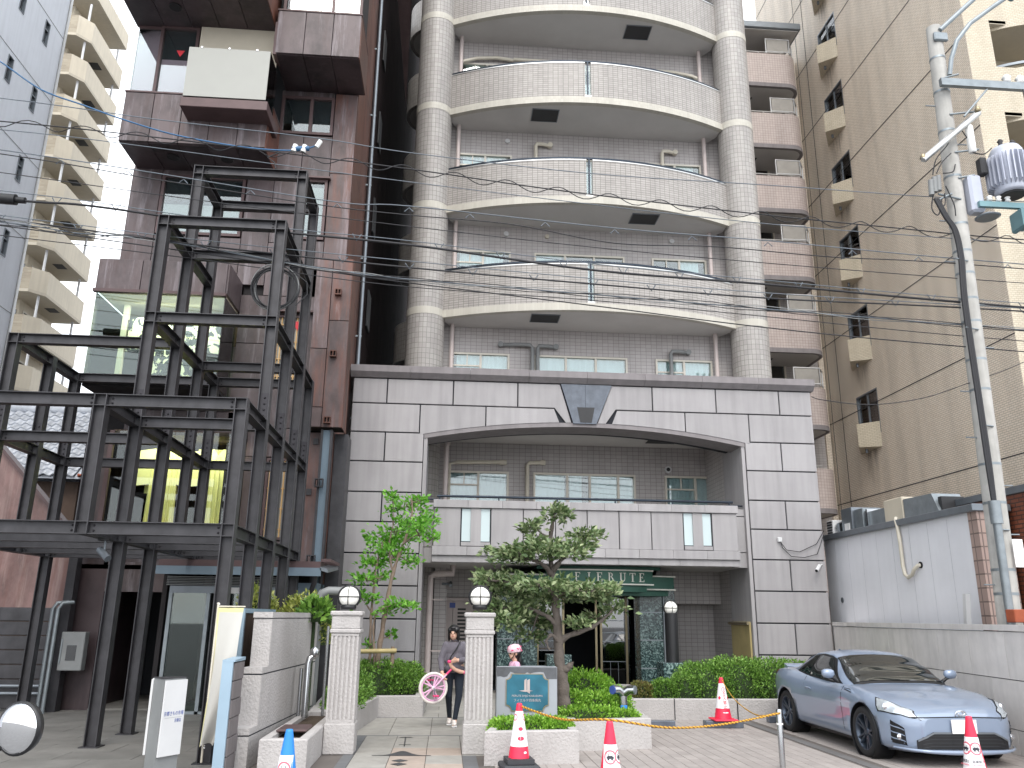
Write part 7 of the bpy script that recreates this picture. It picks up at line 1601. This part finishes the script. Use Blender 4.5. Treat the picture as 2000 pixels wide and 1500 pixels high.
# lower shut lines, sills, vents, handles on both flanks
def BS(s, v): x, z = B(s, v); return (x, s, z)
for sx in (1,-1):
    for (s0,s1) in ((1.44,1.455),(2.70,2.715)): patch(BS,(s0,2.2),(s1,2.2),(s1+.03,6.9),(s0+.03,6.9),1,14,.0015,sx).build('door_gap', 'car_black', CAR)
    patch(BS,(1.2,1.6),(3.0,1.6),(3.0,2.6),(1.2,2.6),12,3,.006,sx).build('sill', 'car_paint', CAR)
    patch(BS,(1.16,6.15),(1.42,6.35),(1.42,6.62),(1.24,6.62),6,2,.003,sx).build('fender_vent', 'car_black', CAR)
    patch(BS,(1.18,6.30),(1.40,6.42),(1.40,6.50),(1.22,6.50),6,1,.008,sx).build('vent_blade', 'car_paint', CAR)
    m = MB(); m.tube([(.868,2.46,.74),(.886,2.50,.745),(.886,2.60,.745),(.868,2.64,.74)], .014, 8); m.xf(Matrix.Diagonal((sx,1,1,1))); m.build('door_handle', 'car_paint', CAR)
    m = MB(); n0 = len(m.v); m.lathe([(.0,-.075),(.06,-.06),(.085,-.01),(.08,.05),(.045,.075),(0,.08)], (0,0,0), 14); m.xf(Matrix.Translation((.93,1.66,1.0)) @ Matrix.Diagonal((1.15,.75,.85,1))); m.xf(Matrix.Diagonal((sx,1,1,1))); mo = m.build('wing_mirror', 'car_paint', CAR)
    m = MB().tube([(.80,1.66,.90),(.86,1.66,.94),(.92,1.66,.97)], [.03,.022,.03], 8); m.xf(Matrix.Diagonal((sx,1,1,1))); m.build('mirror_stalk', 'car_black', mo)
    # headlamp, fog niche, tail lamp
    patch(BS,(.015,6.35),(.46,5.45),(.62,7.0),(.12,7.75),12,6,.004,sx).build('headlamp_rim', 'car_black', CAR)
    hl = patch(BS,(.03,6.5),(.44,5.6),(.585,6.92),(.13,7.62),12,6,.008,sx).build('headlamp', 'lamp_clear', CAR)
    p = Vector(BS(.36,6.3)); m = MB(); m.lathe([(.0,.02),(.03,.018),(.045,.0)], (0,0,0), 18, close=False); m.xf(Matrix.Translation((p.x*sx,p.y-.006,p.z+.012)) @ Matrix.Rotation(R_(75),4,'X')); m.build('projector', 'chrome', hl)
    patch(BS,(.115,2.6),(.30,2.8),(.27,5.2),(.12,4.7),6,8,.004,sx).build('fog_niche', 'car_black', CAR)
    for k in range(3): patch(BS,(.12,4.55-.62*k),(.29,4.75-.62*k),(.29,4.63-.62*k),(.12,4.43-.62*k),6,1,.014,sx).build('niche_fin', 'car_paint', CAR)
    p = Vector(BS(.18,3.6)); m = MB(); m.lathe([(0,.012),(.03,.01),(.038,0)], (0,0,0), 16, close=False); m.xf(Matrix.Translation((p.x*sx+.01*sx,p.y-.012,p.z)) @ Matrix.Rotation(R_(90),4,'X')); m.build('fog_lamp', 'chrome', CAR)
    patch(BS,(4.0,5.4),(4.20,5.4),(4.18,6.9),(3.92,6.9),6,4,.004,sx).build('tail_lamp', 'lamp_red', CAR)
    patch(BS,(.43,6.0),(.50,6.0),(.50,6.35),(.43,6.35),3,2,.004,sx).build('side_marker', 'lamp_clear', CAR)
# nose: trapezoid grille, lip, plate, emblem
def sf(x):
    x = abs(x)
    for (a,u),(b_,v) in zip(Wd[:-1],Wd[1:]):
        if x <= u: return a
        if x <= v: return a+(b_-a)*(x-u)/(v-u)
    return .3
def nose(prof_top, prof_bot, x0, x1, n, off, name, mt):
    m = MB(); t_ = []; b_ = []
    for i in range(n+1):
        x = x0+(x1-x0)*i/n; y = max(0,sf(x*1.02))-off; t_.append(m.add([(x,y,prof_top(x))])); b_.append(m.add([(x,y,prof_bot(x))]))
    for i in range(n): m.face([b_[i],b_[i+1],t_[i+1],t_[i]], None, 0, True)
    return m.build(name, mt, CAR)
nose(lambda x: .415-.10*max(0,abs(x)-.40)/.2, lambda x: .215+.0*x, -.60, .60, 24, .008, 'grille', 'car_black'); nose(lambda x: .43-.10*max(0,abs(x)-.40)/.2, lambda x: .408-.10*max(0,abs(x)-.40)/.2, -.60, .60, 24, .02, 'grille_bar', 'chrome') if False else None
nose(lambda x: .418-.10*max(0,abs(x)-.40)/.2, lambda x: .395-.10*max(0,abs(x)-.40)/.2, -.59, .59, 24, .022, 'grille_bar', 'grey_metal')
for k in range(4): nose(lambda x: .375-.04*k-.05*max(0,abs(x)-.45)/.2, lambda x: .369-.04*k-.05*max(0,abs(x)-.45)/.2, -.54, .54, 18, .012, 'grille_slat', 'rubber')
m = MB(); pts_o = []; n = 30
for i in range(n+1): x = -.80+1.6*i/n; y = sf(x)-.035-.03*math.cos(x*1.8); pts_o.append((x,y,.185+.03*(abs(x)/.8)**2))
m.tube(pts_o, [.012+.018*math.sin(math.pi*i/n) for i in range(n+1)], 8); m.build('front_lip', 'car_paint', CAR)
pl_ = MB().box(-.165,.165,-.04,-.03,.40,.565,.004).build('number_plate', 'plate_white', CAR)
text_mesh('plate_mark', '京都 300', .045, 'print_black', pl_, Matrix(((1,0,0,0),(0,0,-1,-.0405),(0,1,0,.53),(0,0,0,1))), .0005) if False else None
m = MB()
for (rx,rz_,cx,cz) in ((.075,.05,0,0),(.028,.048,0,0),(.055,.022,0,.022)): m.tube([(cx+rx*math.cos(a),-.012+.012,.615+cz+rz_*math.sin(a)) for a in [2*math.pi*i/28 for i in range(29)]], .006, 6)
m.xf(Matrix.Translation((0,.008,.0))); m.build('emblem', 'chrome', CAR)
nose(lambda x: .60-.02*abs(x), lambda x: .588-.02*abs(x), -.62, .62, 20, .002, 'bonnet_gap', 'car_black')
MB().hull([(-.012,3.05,1.24),(.012,3.05,1.24),(.012,3.22,1.205),(-.012,3.22,1.205)], [(-.003,3.16,1.30),(.003,3.16,1.30),(.003,3.21,1.29),(-.003,3.21,1.29)]).build('aerial_fin', 'car_paint', CAR)
MB().hull([(-.58,3.98,.975),(.58,3.98,.975),(.56,4.16,.95),(-.56,4.16,.95)], [(-.58,4.04,1.0),(.58,4.04,1.0),(.56,4.18,1.02),(-.56,4.18,1.02)]).build('spoiler', 'car_paint', CAR)
for x in (-.25,.3): MB().tube([(x,1.36,.91),(x+.35,1.40,.93)], .008, 5).build('wiper', 'car_black', CAR)
MB().box(-.72,.72,.5,3.9,.14,.4).build('underbody', 'car_black', CAR)
# wheels: tyre and ten-spoke dark rim
def wheel(s, sx):
    T = Matrix.Translation((sx*.775,s,RT)) @ Matrix.Rotation(math.pi/2*sx,4,'Y')
    def mk(mb, name, mt, par): mb.xf(T); return mb.build(name, mt, par)
    ty = mk(MB().lathe([(.225,-.09),(.235,-.1),(.29,-.105),(.312,-.085),(.318,-.05),(.318,.05),(.312,.085),(.29,.105),(.235,.1),(.225,.09)], (0,0,0), 40, close=False), 'wheel', 'tyre', CAR)
    mk(MB().lathe([(.238,.092),(.228,.098),(.216,.088),(.21,.02),(.20,-.06),(.0,-.06)], (0,0,0), 36, close=False), 'rim', 'rim', ty)
    sp_ = MB()
    for k in range(10):
        a = 2*math.pi*k/10+(.14 if k % 2 else -.14); ca, sa = math.cos(a), math.sin(a); n0 = len(sp_.v)
        sp_.hull([(.04,-.020,.03),(.04,.020,.03),(.222,.013,.055),(.222,-.013,.055)][::-1], [(.04,-.014,.06),(.04,.014,.06),(.222,.009,.086),(.222,-.009,.086)][::-1]); sp_.xf(Matrix.Rotation(a,4,'Z'), n0)
    mk(sp_, 'spokes', 'rim', ty); mk(MB().lathe([(.055,.03),(.055,.062),(.03,.07),(.0,.07)], (0,0,0), 20, close=False), 'hub', 'rim', ty); mk(MB().lathe([(.15,-.045),(.15,-.02),(.0,-.02)], (0,0,0), 28, close=False), 'brake_disc', 'galv', ty)
for s in AX:
    for sx in (-1,1): wheel(s, sx)
    for sx in (-1,1): 
        m = MB(); m.lathe([(.354,0),(.354,.28),(.0,.28)], (0,0,0), 32, close=False); m.xf(Matrix.Translation((sx*.885,s,RT+.01)) @ Matrix.Rotation(-math.pi/2*sx,4,'Y')); m.build('wheel_well', 'car_black', CAR)
# ------------------------------------------------------------------ people
def remesh(objs, voxel, name, mats, parent, paint=None, smooth_it=4):
    """fuse overlapping limb volumes into one continuous surface"""
    md = objs.modifiers.new('r', 'REMESH'); md.mode = 'VOXEL'; md.voxel_size = voxel; md.use_smooth_shade = True
    if smooth_it: sm = objs.modifiers.new('s', 'SMOOTH'); sm.iterations = smooth_it; sm.factor = .5
    bpy.context.view_layer.update(); dg = bpy.context.evaluated_depsgraph_get(); me = bpy.data.meshes.new_from_object(objs.evaluated_get(dg)); objs.modifiers.clear(); objs.data = me; me.name = name
    me.materials.clear()
    for q in mats: me.materials.append(M[q])
    if paint:
        for p in me.polygons: p.material_index = paint(p.center)
    me.polygons.foreach_set('use_smooth', [True]*len(me.polygons)); return objs
def ell(m, c, r, seg=16, rot=None):
    n0 = len(m.v); n = 10; m.lathe([(max(1e-4,math.cos(-math.pi/2+math.pi*i/n)), math.sin(-math.pi/2+math.pi*i/n)) for i in range(n+1)], (0,0,0), seg, close=False)
    m.xf(Matrix.Translation(c) @ (rot or Matrix.Identity(4)) @ Matrix.Diagonal((*r,1)), n0); return m
def limb(m, pts, rad, seg=14):
    m.tube(pts, rad, seg)
    for p, r in zip(pts, rad): ell(m, p, (r*.99,)*3, 12)
def hand(m, w, d, side, curl, s=1.):
    """palm with five unequal bent fingers; d the way the hand points, side the thumb direction"""
    w, d, side = Vector(w), Vector(d).normalized(), Vector(side).normalized(); side = (side-d*side.dot(d)).normalized(); nn = d.cross(side); c = Vector(curl).normalized()
    pc = w+d*.045*s; rot = Matrix((side.to_tuple()+(0,), d.to_tuple()+(0,), nn.to_tuple()+(0,), (0,0,0,1))).transposed(); ell(m, pc, (.036*s,.048*s,.016*s), 12, rot)
    for k,(o,L) in enumerate(((.026,.062),(.009,.070),(-.009,.065),(-.026,.050))):
        a = w+d*.08*s+side*o*s; b_ = a+(d*.8+c*.5).normalized()*L*.45*s; e = b_+(d*.25+c*1.0).normalized()*L*.35*s; f = e+(c-d*.3).normalized()*L*.25*s; m.tube([a-d*.02*s,a,b_,e,f], [.0085*s,.0088*s,.0082*s,.0075*s,.006*s], 8); ell(m, f, (.006*s,)*3, 8)
    a = w+d*.025*s+side*.03*s; b_ = a+(side*.7+d*.7).normalized()*.035*s; e = b_+(d*.8+c*.6).normalized()*.028*s; m.tube([w+d*.01*s+side*.01*s,a,b_,e], [.012*s,.011*s,.0095*s,.007*s], 8); ell(m, e, (.007*s,)*3, 8)
def face_parts(t, hc, r, yaw, sc=1.):
    """eyes, brows, mouth set on the head; nose and ears are part of the body surface"""
    Rz_ = Matrix.Translation(hc) @ Matrix.Rotation(yaw,4,'Z')
    for sx in (-1,1):
        m = MB(); ell(m, (sx*.031*sc,-r*.90,.0), (.014*sc,.008*sc,.008*sc), 12); m.xf(Rz_); m.build('eye', 'eye', t); m = MB(); m.tube([(sx*.018*sc,-r*.97,.022*sc),(sx*.034*sc,-r*.95,.026*sc),(sx*.048*sc,-r*.86,.020*sc)], .0035*sc, 6); m.xf(Rz_); m.build('eyebrow', 'hair', t)
    m = MB(); m.tube([(-.02*sc,-r*.90,-.05*sc),(0,-r*.97,-.052*sc),(.02*sc,-r*.90,-.05*sc)], [.003*sc,.007*sc,.003*sc], 8); m.xf(Rz_); m.build('mouth', 'lips', t)
def head(m, hc, r, yaw, sc=1.):
    Rz_ = Matrix.Translation(hc) @ Matrix.Rotation(yaw,4,'Z'); n0 = len(m.v)
    ell(m, (0,.005,.02*sc), (.076*sc,.092*sc,.088*sc), 20); ell(m, (0,-.022*sc,-.045*sc), (.056*sc,.066*sc,.068*sc), 16); m.tube([(0,-r*.88,.012*sc),(0,-r*1.04,-.018*sc),(0,-r*.94,-.026*sc)], [.008*sc,.013*sc,.010*sc], 10)
    for sx in (-1,1): ell(m, (sx*.078*sc,.01,-.005), (.010*sc,.02*sc,.028*sc), 10)
    m.xf(Rz_, n0)
PW = thing('person', 'woman in grey sweatshirt and dark leggings carrying a pink unicycle on the path', 'person', (.17,13.86,.004), 0.0, 'people at the entrance')
b = MB(); hc = (-.02,-.035,1.395); yaw = R_(-12)
head(b, hc, .094, yaw); limb(b, [(-.01,-.005,1.34),(.0,.005,1.24)], [.048,.052])
ell(b,(0,.01,1.15),(.14,.088,.115)); ell(b,(0,.01,1.0),(.135,.095,.15)); ell(b,(.01,.015,.86),(.155,.11,.12))
limb(b,[(-.135,.01,1.19),(-.215,-.02,.98),(-.19,-.16,.80)],[.046,.042,.03]); limb(b,[(.135,.01,1.19),(.22,-.05,.98),(.055,-.20,.985)],[.046,.042,.03])
limb(b,[(-.085,.015,.80),(-.075,-.01,.45),(-.05,.16,.10)],[.088,.056,.036]); limb(b,[(.085,.015,.80),(.085,-.06,.45),(.03,-.10,.09)],[.088,.056,.036])
limb(b,[(-.05,.18,.07),(-.06,.06,.03)],[.038,.03]); limb(b,[(.03,-.08,.065),(.02,-.22,.03)],[.038,.03])
hand(b,(-.195,-.175,.79),(.25,-.5,-.75),(.6,-.4,.2),(.9,.2,-.3)); hand(b,(.05,-.205,.985),(-.9,-.25,-.1),(.0,-.3,1),(.2,.35,-1.))
bo = b.build('body', 'skin', PW); remesh(bo, .0075, 'body', ['skin','leggings'], PW, lambda c: 1 if c.z < .86 and c.z > .10 and abs(c.x) < .19 and c.y > -.14+(-.0 if c.z > .3 else -.2) else 0, 3)
face_parts(PW, hc, .094, yaw)
w = MB(); ell(w,(0,.005,1.225),(.125,.085,.052)); ell(w,(0,.01,1.14),(.168,.112,.135)); ell(w,(0,.01,1.0),(.158,.118,.19)); ell(w,(.005,.01,.85),(.168,.125,.085)); limb(w,[(-.135,.01,1.205),(-.215,-.02,.985),(-.195,-.14,.835)],[.064,.056,.042]); limb(w,[(.135,.01,1.205),(.22,-.05,.985),(.09,-.19,.985)],[.064,.056,.042]); ell(w,(-.20,-.11,.87),(.05,.052,.045)); ell(w,(.14,-.16,.985),(.048,.05,.05))
wo = w.build('sweatshirt', 'sweater', PW); remesh(wo, .012, 'sweatshirt', ['sweater'], PW, None, 3)
MB().lathe([(.058,1.268),(.066,1.282),(.060,1.292)], (0,-.005,0), 20, close=False).build('collar', 'sweater', PW)
MB().tube([(.09,-.075,1.27),(.02,-.125,1.15),(-.05,-.135,1.05),(-.10,-.13,.95)], .009, 6).build('bag_strap', 'black', PW)
h = MB(); Rz_ = Matrix.Translation(hc) @ Matrix.Rotation(yaw,4,'Z'); ell(h,(0,.014,.05),(.092,.106,.084),18); ell(h,(0,.045,-.02),(.092,.078,.115),16)
for sx in (-1,1): ell(h,(sx*.076,-.012,-.035),(.02,.055,.10),12); ell(h,(sx*.052,-.055,.045),(.040,.034,.05),12)
ell(h,(.0,-.06,.075),(.06,.036,.03),14)
h.xf(Rz_); ho = h.build('hair', 'hair', PW); remesh(ho, .008, 'hair', ['hair'], PW, None, 2)
for (c,d,s_) in (((-.055,.10,.045),0,1),((.025,-.16,.042),0,1)):
    m = MB(); ell(m,(c[0],c[1],c[2]),(.042,.105,.04),14); ell(m,(c[0],c[1]+.06,c[2]+.03),(.04,.045,.045),12); so_ = m.build('shoe', 'shoe', PW); remesh(so_, .009, 'shoe', ['shoe'], PW, None, 1); MB().box(c[0]-.042,c[0]+.042,c[1]-.105,c[1]+.10,.001,.022,.01).build('sole', 'white_paint', PW)
# the unicycle she carries
UC = thing('unicycle', 'small pink unicycle with pale tyre held at a slant by the woman', 'unicycle', (-.15,13.6,.58), 0.0)
def ringtube(r, rt2, y=0., seg=36): return MB().tube([(r*math.cos(a),y,r*math.sin(a)) for a in [2*math.pi*i/seg for i in range(seg+1)]], rt2, 8, caps=False)
RY = Matrix.Rotation(R_(18),4,'Z')
def uc(mb, name, mt, par=UC): mb.xf(RY); return mb.build(name, mt, par)
ty = uc(ringtube(.215,.022), 'tyre', 'shoe'); uc(ringtube(.185,.014), 'rim', 'pink_pale', ty)
for k in range(5):
    for o in (-.16,.16): a = 2*math.pi*k/5+o; uc(MB().tube([(.02*math.cos(a-o),0,.02*math.sin(a-o)),(.182*math.cos(a),0,.182*math.sin(a))], [.016,.010], 6), 'spoke', 'pink_pale', ty)
uc(MB().tube([(0,-.035,0),(0,.035,0)], .028, 14), 'hub', 'plate_white', ty)
for sy, (ex,ez) in ((-1,(.02,-.11)),(1,(-.02,.11))): uc(MB().tube([(0,sy*.04,0),(ex,sy*.045,ez)], .011, 8), 'crank', 'galv'); uc(MB().box(ex-.045,ex+.045,min(sy*.05,sy*.12),max(sy*.05,sy*.12),ez-.012,ez+.012,.005), 'pedal', 'pink')
for sy in (-1,1): uc(MB().tube([(0,sy*.035,0),(.12,sy*.035,.12),(.18,sy*.03,.175),(.215,0,.20)], .012, 8), 'fork', 'pink_pale')
uc(MB().tube([(.20,0,.19),(.29,0,.27)], .017, 12), 'seat_post', 'pink'); uc(MB().tube([(.25,-.005,.37),(.29,-.01,.31),(.35,-.01,.265),(.43,-.01,.235),(.50,-.005,.225)], [.022,.03,.028,.032,.024], 12), 'saddle', 'skin'); 
for c_ in ((.25,-.005,.385),(.505,-.005,.222)): m = MB(); ell(m, c_, (.035,.035,.028), 12); uc(m, 'bumper', 'pink')
# child with helmet behind the sign stone
PC = thing('person', 'child in pink helmet and pink shirt standing behind the sign stone', 'person', (1.19,14.5,.004), R_(-72), 'people at the entrance')
b = MB(); hc2 = (0,-.01,1.06); head(b, hc2, .088, 0, .93); limb(b,[(0,.0,1.0),(0,.005,.92)],[.038,.042]); ell(b,(0,.005,.84),(.115,.075,.10)); ell(b,(0,.005,.70),(.10,.072,.12)); ell(b,(0,.01,.60),(.11,.08,.08))
limb(b,[(-.115,.0,.88),(-.15,-.02,.71),(-.13,-.10,.58)],[.036,.03,.022]); limb(b,[(.115,.0,.88),(.14,-.03,.71),(.12,-.12,.60)],[.036,.03,.022]); limb(b,[(-.06,.01,.56),(-.06,-.01,.32),(-.06,.02,.08)],[.062,.042,.028]); limb(b,[(.06,.01,.56),(.06,-.01,.32),(.06,.02,.08)],[.062,.042,.028]); limb(b,[(-.06,.02,.04),(-.06,-.10,.025)],[.03,.024]); limb(b,[(.06,.02,.04),(.06,-.10,.025)],[.03,.024])
hand(b,(-.13,-.11,.57),(.1,-.5,-.8),(.8,-.2,0),(.4,.2,-.6),.8); hand(b,(.12,-.13,.59),(-.1,-.5,-.8),(-.8,-.2,0),(-.4,.2,-.6),.8)
bo = b.build('body', 'skin', PC); remesh(bo, .0075, 'body', ['skin','leggings'], PC, lambda c: 1 if .09 < c.z < .60 and abs(c.x) < .115 and c.y > -.09 else 0, 3); face_parts(PC, hc2, .088, 0, .9)
w = MB(); ell(w,(0,.005,.84),(.135,.092,.105)); ell(w,(0,.005,.70),(.125,.09,.16)); limb(w,[(-.10,.0,.885),(-.15,-.015,.77)],[.055,.048]); limb(w,[(.10,.0,.885),(.145,-.02,.77)],[.055,.048]); wo = w.build('shirt', 'pink_shirt', PC); remesh(wo, .010, 'shirt', ['pink_shirt'], PC, None, 2)
h = MB(); ell(h,(0,.03,1.06),(.078,.075,.09),16); ell(h,(0,.085,.93),(.055,.035,.12),14); ell(h,(0,.075,.84),(.04,.028,.10),12); ho = h.build('hair', 'hair', PC); remesh(ho, .008, 'hair', ['hair'], PC, None, 2)
m = MB(); m.lathe([(.105,.0),(.112,.03),(.105,.075),(.07,.118),(.0,.132)], (0,0,0), 24, close=False); m.xf(Matrix.Translation((0,.0,1.085)) @ Matrix.Rotation(R_(6),4,'X') @ Matrix.Diagonal((.92,1.1,1,1))); he = m.build('helmet', 'pink_helmet', PC)
rr = random.Random(9)
for k in range(26):
    a, z = rr.uniform(0,6.28), rr.uniform(.02,.10); r_ = .112*math.cos(z/.15*1.15)**.6 if z > .03 else .112; m = MB(); ell(m,(r_*math.cos(a)*.93,r_*math.sin(a)*1.1,1.085+z),(.010,.010,.010),8); m.build('dot', 'pink', he)
MB().tube([(-.075,-.02,1.08),(-.05,-.06,.99),(0,-.075,.965),(.05,-.06,.99),(.075,-.02,1.08)], .006, 6).build('chin_strap', 'black', he)
for c_ in ((-.06,-.05,.04),(.06,-.05,.04)): m = MB(); ell(m, c_, (.034,.08,.036), 12); m.build('shoe', 'shoe', PC)
